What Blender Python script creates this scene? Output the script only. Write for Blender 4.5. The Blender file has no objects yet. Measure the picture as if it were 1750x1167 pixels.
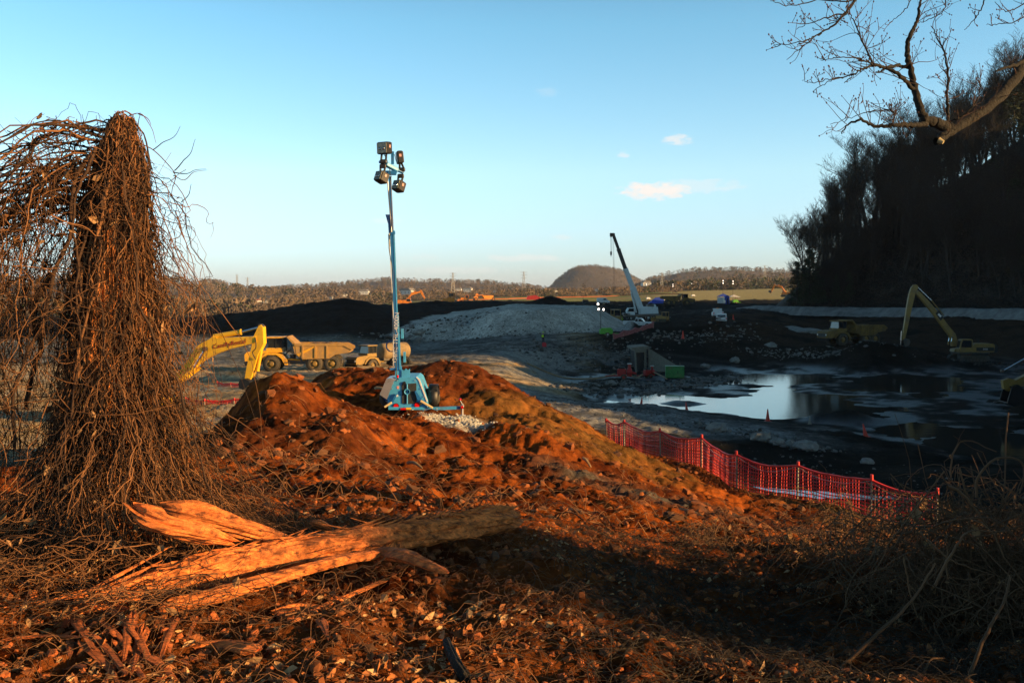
import bpy, math, random
import numpy as np
# ------------------------------------------------------------------ camera, sky, sun
F, CX, HY, CZ = 1700.0, 875.0, 500.0, 10.0          # focal length in px of the 1750 px wide photograph, horizon row, eye height
scene = bpy.context.scene
COL = scene.collection
cam = bpy.data.cameras.new('camera'); camo = bpy.data.objects.new('camera', cam); COL.objects.link(camo)
camo.location = (0, 0, CZ); camo.rotation_euler = (math.radians(90), 0, 0)
cam.sensor_width = 36; cam.lens = 36 * F / 1750; cam.shift_y = -(583.5 - HY) / 1750
cam.clip_start = 0.1; cam.clip_end = 9000
scene.camera = camo
SUN_AZ, SUN_EL = 112.0, 12.0                          # clockwise from +Y, above the horizon
sd = (math.sin(math.radians(SUN_AZ)) * math.cos(math.radians(SUN_EL)), math.cos(math.radians(SUN_AZ)) * math.cos(math.radians(SUN_EL)), math.sin(math.radians(SUN_EL)))
sun = bpy.data.lights.new('sun', 'SUN'); suno = bpy.data.objects.new('sun', sun); COL.objects.link(suno)
sun.energy = 5.0; sun.angle = math.radians(0.5); sun.color = (1.0, 0.59, 0.23)
suno.location = (40, -20, 60)
suno.rotation_euler = (math.radians(90 - SUN_EL), 0, math.radians(180 - SUN_AZ))
world = bpy.data.worlds.new("World"); scene.world = world; world.use_nodes = True
scene.view_settings.view_transform = 'Standard'; scene.view_settings.look = 'None'
scene.view_settings.gamma = 1; scene.view_settings.exposure = 1.2

def build_world():
    nt = world.node_tree; N = nt.nodes; L = nt.links
    for n in list(N): N.remove(n)
    out = N.new('ShaderNodeOutputWorld'); bg = N.new('ShaderNodeBackground'); L.new(bg.outputs[0], out.inputs[0])
    sky = N.new('ShaderNodeTexSky'); sky.sky_type = 'NISHITA'; sky.sun_disc = False
    sky.sun_elevation = math.radians(SUN_EL); sky.sun_rotation = math.radians(SUN_AZ)
    sky.air_density = 1.0; sky.dust_density = 0.6; sky.ozone_density = 1.0; sky.altitude = 200
    bg.inputs[1].default_value = SKY_STRENGTH
    tint = N.new('ShaderNodeMix'); tint.data_type = 'RGBA'; tint.blend_type = 'MULTIPLY'; tint.inputs[0].default_value = 1
    L.new(sky.outputs[0], tint.inputs[6])
    tc = N.new('ShaderNodeTexCoord'); sep = N.new('ShaderNodeSeparateXYZ'); L.new(tc.outputs['Generated'], sep.inputs[0])
    rp = N.new('ShaderNodeValToRGB'); L.new(sep.outputs[2], rp.inputs[0]); e = rp.color_ramp.elements
    while len(e) < len(SKY_TINT): e.new(.5)
    for i, (ps, cl) in enumerate(SKY_TINT): e[i].position = ps; e[i].color = tuple(q / 3 for q in cl) + (1,)
    sc3 = N.new('ShaderNodeVectorMath'); sc3.operation = 'SCALE'; sc3.inputs['Scale'].default_value = 3; L.new(rp.outputs[0], sc3.inputs[0]); L.new(sc3.outputs[0], tint.inputs[7])
    def m(op, a, b=None, c=None, clamp=False):
        n = N.new('ShaderNodeMath'); n.operation = op; n.use_clamp = clamp
        for i, v in enumerate((a, b, c)):
            if v is None: continue
            if isinstance(v, (int, float)): n.inputs[i].default_value = v
            else: L.new(v, n.inputs[i])
        return n.outputs[0]
    az = m('ARCTAN2', sep.outputs[0], sep.outputs[1]); el = m('ARCSINE', sep.outputs[2])
    cmb = N.new('ShaderNodeCombineXYZ'); L.new(m('MULTIPLY', az, 60), cmb.inputs[0]); L.new(m('MULTIPLY', el, 150), cmb.inputs[1])
    nz = N.new('ShaderNodeTexNoise'); nz.inputs['Scale'].default_value = 1.0; nz.inputs['Detail'].default_value = 6; nz.inputs['Roughness'].default_value = .6
    L.new(cmb.outputs[0], nz.inputs['Vector'])
    total = None
    for (px, py, a, b, s) in ((1112, 328, 58, 17, 1.0), (1152, 328, 36, 15, .8), (1160, 243, 30, 10, .62), (1065, 266, 13, 7, .42), (895, 441, 85, 7, .4), (960, 405, 20, 6, .35), (660, 378, 30, 5, .25), (770, 462, 110, 8, .25), (1190, 322, 90, 14, .3), (935, 158, 25, 9, .12), (720, 440, 40, 5, .2)):
        u0 = math.atan((px - CX) / F); v0 = math.atan((HY - py) / F)
        du = m('DIVIDE', m('SUBTRACT', az, u0), a / F); dv0 = m('SUBTRACT', el, v0)
        dvn = m('DIVIDE', dv0, b / F)
        r2 = m('ADD', m('MULTIPLY', du, du), m('MULTIPLY', dvn, dvn))
        q = m('ADD', m('SUBTRACT', 1.0, r2), m('MULTIPLY', m('SUBTRACT', nz.outputs[0], .52), 3.6))
        w = m('MULTIPLY', m('MULTIPLY', q, 1.4, clamp=True), s)
        w = m('MULTIPLY', w, m('SUBTRACT', 1.7, r2, clamp=True))
        total = w if total is None else m('MAXIMUM', total, w)
    mix = N.new('ShaderNodeMix'); mix.data_type = 'RGBA'; L.new(total, mix.inputs[0])
    L.new(tint.outputs[2], mix.inputs[6]); mix.inputs[7].default_value = CLOUD_COL
    L.new(mix.outputs[2], bg.inputs[0])
SKY_STRENGTH = 0.06
SKY_TINT = [(0.0, (1.1, 1.4, 2.6)), (0.03, (1.1, 1.45, 2.4)), (.118, (1.45, 1.78, 2.05)), (.26, (1.05, 1.7, 1.9)), (.42, (.6, .95, 1.1)), (.7, (.25, .36, .42))]
CLOUD_COL = (7.4, 6.9, 6.5, 1)
build_world()

# ------------------------------------------------------------------ helpers
R = np.random.default_rng(7); random.seed(7)
def rad(a): return math.radians(a)
def P(px, py, d): return ((px - CX) / F * d, d, CZ - (py - HY) / F * d)
def sst(a, b, x):
    t = np.clip((np.asarray(x, float) - a) / (b - a), 0, 1); return t * t * (3 - 2 * t)
_perm = np.random.default_rng(3).permutation(4096)
_grad = np.random.default_rng(4).uniform(0, 2 * np.pi, 4096)
def perlin(x, y):
    x = np.asarray(x, float); y = np.asarray(y, float)
    xi = np.floor(x).astype(np.int64); yi = np.floor(y).astype(np.int64); xf = x - xi; yf = y - yi
    u = xf * xf * xf * (xf * (xf * 6 - 15) + 10); v = yf * yf * yf * (yf * (yf * 6 - 15) + 10)
    def g(i, j):
        h = _grad[_perm[(_perm[(xi + i) & 4095] + yi + j) & 4095]]
        return np.cos(h) * (xf - i) + np.sin(h) * (yf - j)
    a = g(0, 0); b = g(1, 0); c = g(0, 1); d = g(1, 1)
    return (a + (b - a) * u) * (1 - v) + (c + (d - c) * u) * v
def fbm(x, y, o=4, s=1.0, rough=.5):
    t = 0; a = 1; f = s
    for i in range(o):
        t = t + a * perlin(x * f + 17.3 * i, y * f - 9.1 * i); a *= rough; f *= 2.03
    return t
def mesh_np(name, V, Q=None, T=None, smooth=False, mats=(), mi=None):
    me = bpy.data.meshes.new(name)
    V = np.asarray(V, np.float32); nq = 0 if Q is None else len(Q); nt_ = 0 if T is None else len(T)
    me.vertices.add(len(V)); me.vertices.foreach_set('co', V.ravel())
    li = []
    if nq: li.append(np.asarray(Q, np.int32).ravel())
    if nt_: li.append(np.asarray(T, np.int32).ravel())
    li = np.concatenate(li); me.loops.add(len(li)); me.loops.foreach_set('vertex_index', li)
    me.polygons.add(nq + nt_)
    st = np.concatenate([np.arange(nq) * 4, nq * 4 + np.arange(nt_) * 3]).astype(np.int32)
    me.polygons.foreach_set('loop_start', st)
    me.polygons.foreach_set('use_smooth', np.full(nq + nt_, smooth, bool))
    for m_ in mats: me.materials.append(m_)
    if mi is not None: me.polygons.foreach_set('material_index', np.asarray(mi, np.int32))
    me.update(calc_edges=True); me.validate()
    return me
def add(name, me, parent=None, **kw):
    o = bpy.data.objects.new(name, me); COL.objects.link(o)
    if parent is not None: o.parent = parent
    for k, v in kw.items(): o[k] = v
    return o
def empty(name, loc=(0, 0, 0), rz=0, label=None, category=None, group=None, scale=1):
    o = bpy.data.objects.new(name, None); COL.objects.link(o); o.location = loc; o.rotation_euler = (0, 0, rz)
    o.scale = (scale,) * 3; o.empty_display_size = .1
    tag(o, label, category, group); return o
def tag(o, label=None, category=None, group=None, kind=None):
    if label: o['label'] = label
    if category: o['category'] = category
    if group: o['group'] = group
    if kind: o['kind'] = kind
    return o
KIDS = {}
def copy_tree(o, parent=None):
    c = o.copy(); COL.objects.link(c)
    if parent is not None: c.parent = parent
    for ch in [q for q in ALLCH(o)]: copy_tree(ch, c)
    return c
def ALLCH(o): return list(o.children)
def copy_at(o, loc, rz=0, label=None, group=None, scale=None):
    c = copy_tree(o); c.location = loc; c.rotation_euler = (0, 0, rz)
    if label: c['label'] = label
    if group: c['group'] = group
    elif 'group' in c: del c['group']
    if scale: c.scale = (scale,) * 3
    return c
def tubes(Pts, Rad, sides=4):
    """Pts (n,k,3), Rad (n,k) -> verts, quads"""
    Pts = np.asarray(Pts, float); n, k, _ = Pts.shape
    T = np.gradient(Pts, axis=1); T /= np.linalg.norm(T, axis=2, keepdims=True) + 1e-9
    ref = R.normal(size=(n, 1, 3)); ref /= np.linalg.norm(ref, axis=2, keepdims=True)
    m_ = np.mean(T, axis=1, keepdims=True)
    ref = ref - m_ * np.sum(ref * m_, axis=2, keepdims=True)
    A = np.cross(T, ref + 1e-6); A /= np.linalg.norm(A, axis=2, keepdims=True) + 1e-9
    B = np.cross(T, A)
    ang = np.arange(sides) * 2 * np.pi / sides
    V = Pts[:, :, None, :] + Rad[:, :, None, None] * (np.cos(ang)[None, None, :, None] * A[:, :, None, :] + np.sin(ang)[None, None, :, None] * B[:, :, None, :])
    idx = np.arange(n * k * sides).reshape(n, k, sides)
    a = idx[:, :-1, :]; b = idx[:, 1:, :]
    Q = np.stack([a, np.roll(a, -1, 2), np.roll(b, -1, 2), b], -1).reshape(-1, 4)
    return V.reshape(-1, 3), Q
def join(parts):
    Vs, Qs, off = [], [], 0
    for V, Q in parts: Vs.append(V); Qs.append(Q + off); off += len(V)
    return np.concatenate(Vs), np.concatenate(Qs)
def resample(pts, k):
    """smooth Catmull-Rom through control points"""
    p = np.asarray(pts, float)
    if len(p) == 2: return p[0] + (p[1] - p[0]) * np.linspace(0, 1, k)[:, None]
    p = np.vstack([2 * p[0] - p[1], p, 2 * p[-1] - p[-2]]); n = len(p) - 3
    t = np.linspace(0, n - 1e-6, k); i = t.astype(int); f = (t - i)[:, None]
    a, b, c, d = p[i], p[i + 1], p[i + 2], p[i + 3]
    return .5 * ((2 * b) + (-a + c) * f + (2 * a - 5 * b + 4 * c - d) * f * f + (-a + 3 * b - 3 * c + d) * f ** 3)

class MB:
    def __init__(s): s.v = []; s.f = []; s.m = []; s.ms = []; s.sm = []
    def _m(s, m_):
        if m_ not in s.ms: s.ms.append(m_)
        return s.ms.index(m_)
    def poly(s, vs, fs, m_, smooth=False):
        o = len(s.v); s.v += [tuple(map(float, q)) for q in vs]; k = s._m(m_)
        for f in fs: s.f.append(tuple(o + i for i in f)); s.m.append(k); s.sm.append(smooth)
        return s
    def box(s, c, sz, m_, rot=None, bev=.0, taper=(1, 1)):
        """bevelled box; taper scales the top in x,y"""
        x, y, z = sz[0] / 2, sz[1] / 2, sz[2] / 2
        b = min(bev, x * .45, y * .45, z * .45)
        vs, fs = [], []
        if b <= 0:
            for k in (-1, 1):
                tx, ty = taper if k > 0 else (1, 1)
                for (i, j) in ((-1, -1), (1, -1), (1, 1), (-1, 1)): vs.append((i * x * tx, j * y * ty, k * z))
            fs = [(3, 2, 1, 0), (4, 5, 6, 7), (0, 1, 5, 4), (1, 2, 6, 5), (2, 3, 7, 6), (3, 0, 4, 7)]
        else:
            rings = [(-z, x - b, y - b), (-z + b, x, y), (z - b, x, y), (z, x - b, y - b)]
            for (zz, rx, ry) in rings:
                t = (zz + z) / (2 * z); tx = 1 + (taper[0] - 1) * t; ty = 1 + (taper[1] - 1) * t
                rx *= tx; ry *= ty; q = b
                for (i, j) in ((-1, -1), (1, -1), (1, 1), (-1, 1)):
                    if i * j > 0: pts = [(i * rx, j * (ry - q)), (i * (rx - q), j * ry)]
                    else: pts = [(i * (rx - q), j * ry), (i * rx, j * (ry - q))]
                    if (i, j) in ((-1, -1),): pts = [(i * rx, j * (ry - q)), (i * (rx - q), j * ry)]
                    if (i, j) == (1, 1): pts = [(i * rx, j * (ry - q)), (i * (rx - q), j * ry)]
                    for p_ in pts: vs.append((p_[0], p_[1], zz))
            for r_ in range(3):
                for i in range(8): fs.append((r_ * 8 + i, r_ * 8 + (i + 1) % 8, r_ * 8 + 8 + (i + 1) % 8, r_ * 8 + 8 + i))
            fs.append(tuple(range(7, -1, -1))); fs.append(tuple(range(24, 32)))
        vs = [tr(p_, rot, c) for p_ in vs]
        return s.poly(vs, fs, m_)
    def prism(s, prof, y0, y1, m_, rot=None, loc=(0, 0, 0), bev=0.0):
        """profile in xz, extruded along y"""
        n = len(prof); vs = [tr((p_[0], y0, p_[1]), rot, loc) for p_ in prof] + [tr((p_[0], y1, p_[1]), rot, loc) for p_ in prof]
        fs = [tuple(range(n)), tuple(range(2 * n - 1, n - 1, -1))] + [((i + 1) % n, i, n + i, n + (i + 1) % n) for i in range(n)]
        return s.poly(vs, fs, m_)
    def cyl(s, a, b, r, m_, n=12, r2=None, smooth=True, cap=True):
        a = np.array(a, float); b = np.array(b, float); t = b - a; L = np.linalg.norm(t); t = t / (L + 1e-9)
        u = np.cross(t, (0, 0, 1)) if abs(t[2]) < .9 else np.cross(t, (0, 1, 0)); u /= np.linalg.norm(u); w = np.cross(t, u)
        r2 = r if r2 is None else r2
        vs = [a + r * (math.cos(q) * u + math.sin(q) * w) for q in [2 * math.pi * i / n for i in range(n)]] + [b + r2 * (math.cos(q) * u + math.sin(q) * w) for q in [2 * math.pi * i / n for i in range(n)]]
        s.poly(vs, [(i, (i + 1) % n, n + (i + 1) % n, n + i) for i in range(n)], m_, smooth)
        if cap: s.poly(vs, [tuple(range(n - 1, -1, -1)), tuple(range(n, 2 * n))], m_)
        return s
    def lathe(s, prof, c, axis, m_, n=20, smooth=True):
        """prof: (r, h) along axis"""
        ax = np.array(axis, float); ax /= np.linalg.norm(ax)
        u = np.cross(ax, (0, 0, 1)) if abs(ax[2]) < .9 else np.cross(ax, (0, 1, 0)); u /= np.linalg.norm(u); w = np.cross(ax, u); c = np.array(c, float)
        vs = []
        for (r_, h) in prof:
            for i in range(n): q = 2 * math.pi * i / n; vs.append(c + ax * h + r_ * (math.cos(q) * u + math.sin(q) * w))
        fs = [(j * n + i, j * n + (i + 1) % n, (j + 1) * n + (i + 1) % n, (j + 1) * n + i) for j in range(len(prof) - 1) for i in range(n)]
        return s.poly(vs, fs, m_, smooth)
    def tube(s, pts, r, m_, k=None, sides=6):
        p = resample(pts, k or 3 * len(pts)); V, Q = tubes(p[None], np.full((1, len(p)), r), sides)
        return s.poly(V, [tuple(q) for q in Q], m_, True)
    def build(s, name, parent=None, **kw):
        me = bpy.data.meshes.new(name); me.from_pydata(s.v, [], s.f)
        for m_ in s.ms: me.materials.append(m_)
        me.polygons.foreach_set('material_index', s.m); me.polygons.foreach_set('use_smooth', s.sm)
        me.update(); return add(name, me, parent, **kw)
def tr(p, rot, loc):
    if rot is not None:
        x, y, z = p; rx, ry, rz = rot
        y, z = y * math.cos(rx) - z * math.sin(rx), y * math.sin(rx) + z * math.cos(rx)
        x, z = x * math.cos(ry) + z * math.sin(ry), -x * math.sin(ry) + z * math.cos(ry)
        x, y = x * math.cos(rz) - y * math.sin(rz), x * math.sin(rz) + y * math.cos(rz)
        p = (x, y, z)
    return (p[0] + loc[0], p[1] + loc[1], p[2] + loc[2])

# ------------------------------------------------------------------ materials
ALB = .76
def mat(name, col, rough=.6, metal=0, var=.25, scale=3.0, bump=0.0, bscale=30.0, dirt=0.0, dirtcol=(.16, .11, .06), emit=None, spec=.4, stretch=None, coat=0, cracks=0):
    col = tuple(c * ALB for c in col); dirtcol = tuple(c * ALB for c in dirtcol)
    m_ = bpy.data.materials.new(name); m_.use_nodes = True; nt = m_.node_tree; N = nt.nodes; L = nt.links
    b = N['Principled BSDF']; b.inputs['Roughness'].default_value = rough; b.inputs['Metallic'].default_value = metal
    b.inputs['Specular IOR Level'].default_value = spec; b.inputs['Coat Weight'].default_value = coat
    tc = N.new('ShaderNodeTexCoord'); vec = tc.outputs['Object']
    if stretch:
        mp = N.new('ShaderNodeMapping'); mp.inputs['Scale'].default_value = stretch; L.new(vec, mp.inputs[0]); vec = mp.outputs[0]
    nz = N.new('ShaderNodeTexNoise'); nz.inputs['Scale'].default_value = scale; nz.inputs['Detail'].default_value = 6; nz.inputs['Roughness'].default_value = .6
    L.new(vec, nz.inputs['Vector'])
    rp = N.new('ShaderNodeValToRGB'); L.new(nz.outputs[0], rp.inputs[0])
    rp.color_ramp.elements[0].position = .3; rp.color_ramp.elements[1].position = .72
    rp.color_ramp.elements[0].color = tuple(c * (1 - var) for c in col) + (1,); rp.color_ramp.elements[1].color = tuple(min(1, c * (1 + var)) for c in col) + (1,)
    last = rp.outputs[0]
    if dirt > 0:
        n2 = N.new('ShaderNodeTexNoise'); n2.inputs['Scale'].default_value = 1.3; n2.inputs['Detail'].default_value = 8; n2.inputs['Roughness'].default_value = .65; L.new(tc.outputs['Object'], n2.inputs['Vector'])
        r2 = N.new('ShaderNodeValToRGB'); r2.color_ramp.elements[0].position = .62 - dirt * .4; r2.color_ramp.elements[1].position = .75; L.new(n2.outputs[0], r2.inputs[0])
        mx = N.new('ShaderNodeMix'); mx.data_type = 'RGBA'; L.new(r2.outputs[0], mx.inputs[0]); L.new(last, mx.inputs[6]); mx.inputs[7].default_value = dirtcol + (1,); last = mx.outputs[2]
    if cracks:
        n4 = N.new('ShaderNodeTexNoise'); n4.inputs['Scale'].default_value = cracks; n4.inputs['Detail'].default_value = 5; n4.inputs['Roughness'].default_value = .7; L.new(vec, n4.inputs['Vector'])
        r4 = N.new('ShaderNodeValToRGB'); r4.color_ramp.elements[0].position = .36; r4.color_ramp.elements[0].color = (.05, .03, .02, 1); r4.color_ramp.elements[1].position = .43; L.new(n4.outputs[0], r4.inputs[0])
        mx = N.new('ShaderNodeMix'); mx.data_type = 'RGBA'; mx.blend_type = 'MULTIPLY'; mx.inputs[0].default_value = .8; L.new(last, mx.inputs[6]); L.new(r4.outputs[0], mx.inputs[7]); last = mx.outputs[2]
    L.new(last, b.inputs['Base Color'])
    if bump:
        n3 = N.new('ShaderNodeTexNoise'); n3.inputs['Scale'].default_value = bscale; n3.inputs['Detail'].default_value = 8; L.new(vec, n3.inputs['Vector'])
        bp = N.new('ShaderNodeBump'); bp.inputs['Strength'].default_value = bump; bp.inputs['Distance'].default_value = .02; L.new(n3.outputs[0], bp.inputs['Height']); L.new(bp.outputs[0], b.inputs['Normal'])
    if emit: b.inputs['Emission Color'].default_value = emit[0] + (1,); b.inputs['Emission Strength'].default_value = emit[1]
    return m_
M = {}
M['yellow'] = mat('yellow_paint', (.80, .40, .02), .45, dirt=.32, var=.12)
M['yellow_clean'] = mat('clean_yellow_paint', (.90, .50, .02), .4, dirt=.1, var=.08)
M['yellow_shaded'] = mat('shaded_yellow_paint', (.26, .155, .03), .7, dirt=.6, dirtcol=(.06, .045, .03))  # truck yellow darkened to carry the far shore's shade, plus some dirt
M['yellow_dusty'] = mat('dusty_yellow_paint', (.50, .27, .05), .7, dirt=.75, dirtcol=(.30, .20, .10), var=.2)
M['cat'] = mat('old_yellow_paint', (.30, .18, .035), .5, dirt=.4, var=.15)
M['orange'] = mat('orange_paint', (.8, .25, .02), .5, dirt=.3)
M['rubber'] = mat('rubber', (.05, .045, .035), .85, dirt=.6, dirtcol=(.12, .09, .055), bump=.4, bscale=12)
M['black'] = mat('black_paint', (.012, .012, .013), .5, var=.3)
M['steel'] = mat('worn_steel', (.10, .095, .09), .5, .6, dirt=.4)
M['chrome'] = mat('chrome', (.8, .82, .85), .15, 1, var=.05)
M['glass'] = mat('dark_glass', (.02, .025, .03), .08, 0, spec=.8)
M['white'] = mat('white_paint', (.75, .75, .73), .4, dirt=.15, var=.06)
M['bluewhite'] = mat('pale_crane_paint', (.62, .68, .68), .45, dirt=.12, var=.06)
M['blue'] = mat('blue_paint', (.035, .26, .52), .4, var=.12, dirt=.12)
M['lightblue'] = mat('light_blue_paint', (.07, .38, .68), .45, var=.12, scale=7, dirt=.2, dirtcol=(.16, .11, .07))
M['red'] = mat('red_paint', (.38, .02, .015), .45, var=.15, dirt=.15)
M['lens'] = mat('red_lens', (.75, .01, .01), .2, var=.1)
M['green'] = mat('green_paint', (.035, .22, .045), .5, dirt=.2)
M['lime'] = mat('lime_paint', (.09, .38, .03), .5)
M['alu'] = mat('aluminium', (.55, .53, .50), .35, .7, var=.1, dirt=.1)
M['gal'] = mat('galvanised', (.5, .5, .5), .4, .6, var=.15)
M['wood'] = mat('split_wood', (.72, .205, .042), .8, var=.75, scale=5, stretch=(1, 6, 6), bump=1.0, bscale=9, cracks=3.5)
M['cutwood'] = mat('lumber', (.55, .38, .17), .7, var=.2)
M['concrete'] = mat('concrete', (.17, .155, .12), .85, var=.25, bump=.2)
M['rock'] = mat('pale_rock', (.24, .235, .21), .85, var=.4, scale=1.5, bump=.5, bscale=6)
M['cone'] = mat('orange_plastic', (.72, .05, .02), .5, var=.1)
M['conewhite'] = mat('cone_collar', (.7, .68, .64), .5)
M['fadedcone'] = mat('faded_plastic', (.30, .25, .19), .6)
M['net'] = mat('orange_net_plastic', (.70, .040, .035), .5, var=.15)
M['pinknet'] = mat('faded_net_plastic', (.36, .10, .10), .6, var=.2)
M['rope'] = mat('pale_rope', (.6, .5, .48), .7)
M['post'] = mat('steel_post', (.38, .32, .25), .5, .3, var=.3)
M['hiviz'] = mat('hi_vis_cloth', (.45, .75, .02), .8)
M['pants'] = mat('navy_cloth', (.02, .025, .045), .9)
M['redcloth'] = mat('red_cloth', (.5, .04, .05), .9)
M['skin'] = mat('skin', (.42, .24, .16), .6)
M['hose'] = mat('tan_hose', (.32, .22, .12), .7)
M['lamp'] = mat('lit_lamp', (1, .95, .85), .3, emit=((1, .86, .72), 2.5))
M['lampglass'] = mat('floodlight_glass', (.22, .2, .13), .12, .0, var=.7, scale=14, spec=.8)
M['tarp'] = mat('blue_tarp', (.03, .08, .5), .6)
M['roof'] = mat('red_roof', (.3, .1, .06), .8)
M['wallw'] = mat('white_siding', (.7, .68, .62), .8)
M['steelpylon'] = mat('pylon_steel', (.35, .34, .32), .6, .3)
# ------------------------------------------------------------------ terrain height
def _warp(x, y):
    r = np.hypot(x, y) + 1e-6; g = np.log1p(r / 4.0) / r
    return x * g, y * g
CT = []                                               # control points, world
def c(*a):
    for px, py, d in a: CT.append(P(px, py, d))
def cw(*a): CT.extend(a)
# the bank the camera stands on
c((0,1167,4.3),(300,1167,4.3),(600,1167,4.25),(1000,1167,4.35),(1400,1167,4.6),(1750,1167,4.8),
  (0,930,6.8),(230,930,6.7),(0,1050,5.2),(550,960,6.4),(870,930,6.9),(300,1040,5.35),(700,1010,5.7),(1000,1040,5.4),
  (520,905,8.0),(600,880,9.0),(740,890,8.6),(870,890,9.2),(1000,930,8.6),(1200,960,8.6),(1200,1050,6.2),(1500,1050,6.4),(1750,1040,6.6),(1400,960,8.6),(1550,960,8.0),(1750,960,8.4),
  (300,850,11.5),(100,850,11),(-200,850,11),(-300,940,6.8),(-400,1167,4.3))
cw((0,0,8.3),(-4,0,8.3),(4,0,8.35),(0,-10,8.6),(-10,-8,8.6),(9,-10,9.0),(7.0,2.0,9.1),(8.5,3.5,9.3),(6.0,1.0,8.9),(12,0,9.6),(9,7,8.8),(-8,3,8.2),(-14,0,7.9),(-30,-20,8.5),(25,-25,11),(0,-60,11))
# hollow and red mounds
c((600,835,14.5),(500,790,17.5),(650,805,18),(450,745,21),(600,770,21.5),(480,637,26.5),(425,660,27),(535,655,27.5),(590,680,27),(640,716,26.5),(700,756,25.5),(790,770,24.5),(400,700,26),(350,740,25),
  (705,703,31.5),(697,699,33.5),(800,735,30.5),(870,740,31),(600,690,34),(640,690,33),(555,655,38),(620,633,40.5),(700,627,40.5),(760,619,40.5),(825,628,40.5),(885,665,39),(955,706,38.5),(1000,732,39),(1040,764,41.5),
  (790,680,35.5),(850,700,34),(900,735,31),(955,765,29),(1010,795,28),(860,800,24),(760,820,20),(800,850,16),(560,637,42.5),
  (950,830,20),(1050,850,20),(1000,880,15),(1100,900,15),(1080,830,25),(1150,830,29.5),(1200,870,22),(1250,900,17.5),(1130,880,18))
# fence bench
c((1067,762,45.4),(1129,782,42.2),(1199,800,39.7),(1259,832,35.8),(1362,850,34),(1488,882,31.1),(1600,905,28.5),(1750,920,26),
  (1230,855,29),(1330,880,27),(1350,905,21),(1450,915,22),(1450,930,14.5),(1600,930,17),(1750,940,15),(1600,910,22))
# behind the fence, down to the pond road
c((1150,760,52),(1230,805,45.5),(1300,832,41),(1400,850,38.5),(1500,860,37),(1600,850,39),(1750,850,40),(1300,790,49),(1400,770,53),(1300,750,56),(1200,733,60),(1100,712,64),(1000,700,66),(950,690,68),
  (1480,790,51),(1600,800,48),(1750,800,49),(1120,692,78),(1200,710,73),(1300,725,69),(1450,748,62),(1560,768,57.5),(1700,795,53.5),
  (1060,693,84),(1120,700,84.5),(1200,706,81.5),(1310,719,77),(1410,727,74),(1520,753,66.5),(1620,778,60.5),(1750,803,56))
PB = -0.20                                            # pond bed
cw((15,88,-.16),(22,84,PB),(14,91,-.12),(12,100,.06),(14,106,.08),(24,104,.07),(20,98,.05),(30,101,.05),(9,88,.05),(7.5,92,.10),(10.5,92,.05),(17,112,.1),(30,78,.0),(40,80,.03),(60,90,.0),(30,96,-.04),(38,100,.02),(48,105,.02),(24,114,-.12),(28,120,-.04),(45,122,.06),(60,115,.05),(44,90,.02),(36,110,.05),(34,88,.0),(48,78,.0),(28,66,-.03),(38,66,-.04),(50,68,.03),(60,70,.02),(46,74,.04),(27,74,-.02),(33,73,.01))
# far shore, embankment, crest road
c((1000,668,97),(1060,668,99),(1140,662,104),(1200,652,110),(1260,641,119),(1330,636,124),(1420,634,125),(1520,632,126),(1650,628,130),(1800,640,125),
  (1060,646,111),(1000,652,108),(950,645,112),(1130,641,118),(1095,636,124),(1040,625,128),(1000,612,130),(940,606,130),(1010,592,138),(1090,590,141),(1150,600,138),(1180,615,132),
  (929,588,136),(1040,577,148),(1100,570,152),(1167,578,150),(1250,570,155),(1250,612,137),(1340,610,138),(1350,590,150),(1430,598,142),(1480,592,138),(1560,605,137),(1640,617,138),(1750,615,140),(1400,575,165),(1500,580,165),(1700,580,165))
c((1250,556,172),(1231,543,190),(1090,560,192),(1133,553,200),(1092,547,240),(1300,533,235),(1200,524,290),(1100,522,310),(1000,521,300),(850,524,285),(905,525,295),(930,524,310),
  (1260,524,290),(1380,526,278),(1500,529,250),(1600,530,225),(1750,532,195),(1900,534,170),(1400,545,230),(1500,552,205),(1650,560,180))
# ash ridges
c((750,519,285),(690,524,262),(600,519,232),(520,523,222),(460,533,212),(400,542,200),(330,553,190),(240,562,182),(100,565,180),(400,580,160),(520,590,152),(600,592,152),(700,590,155),(300,590,150),(100,590,150),
  (820,545,235),(900,540,250),(820,524,280))
# valley floor on the left
cw((-9,33,4.2),(-13,44,2.3),(-4,50,2.5),(1,53,2.4),(6,52,2.2),(-18,60,2.2),(-40,62,2.2),(-80,60,2),(-30,40,2.6),(-15,26,5.2),(-25,22,4.2),(-40,30,2.4),(-60,20,3),(-20,12,6.5),(-30,100,2.15),(-60,100,2),(-10,100,2.3),(-25,80,2.1),(-3,80,2),(-3,66,2),(-120,90,2),(-150,150,2),(-20,125,2.2),(-60,125,2),(0,118,2.6),(0,108,2.4))
# wooded bank outside the right edge, shading the pond
cw((58,5,7.6),(58,22,11.5),(60,40,14),(60,60,14.8),(62,78,16),(48,14,5.5),(44,34,3.5),(46,52,2.5),(70,20,15),(75,45,16),(30,12,6),(35,0,8),(80,90,6),(100,110,5),(80,-20,11),(38,48,2.0))
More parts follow.
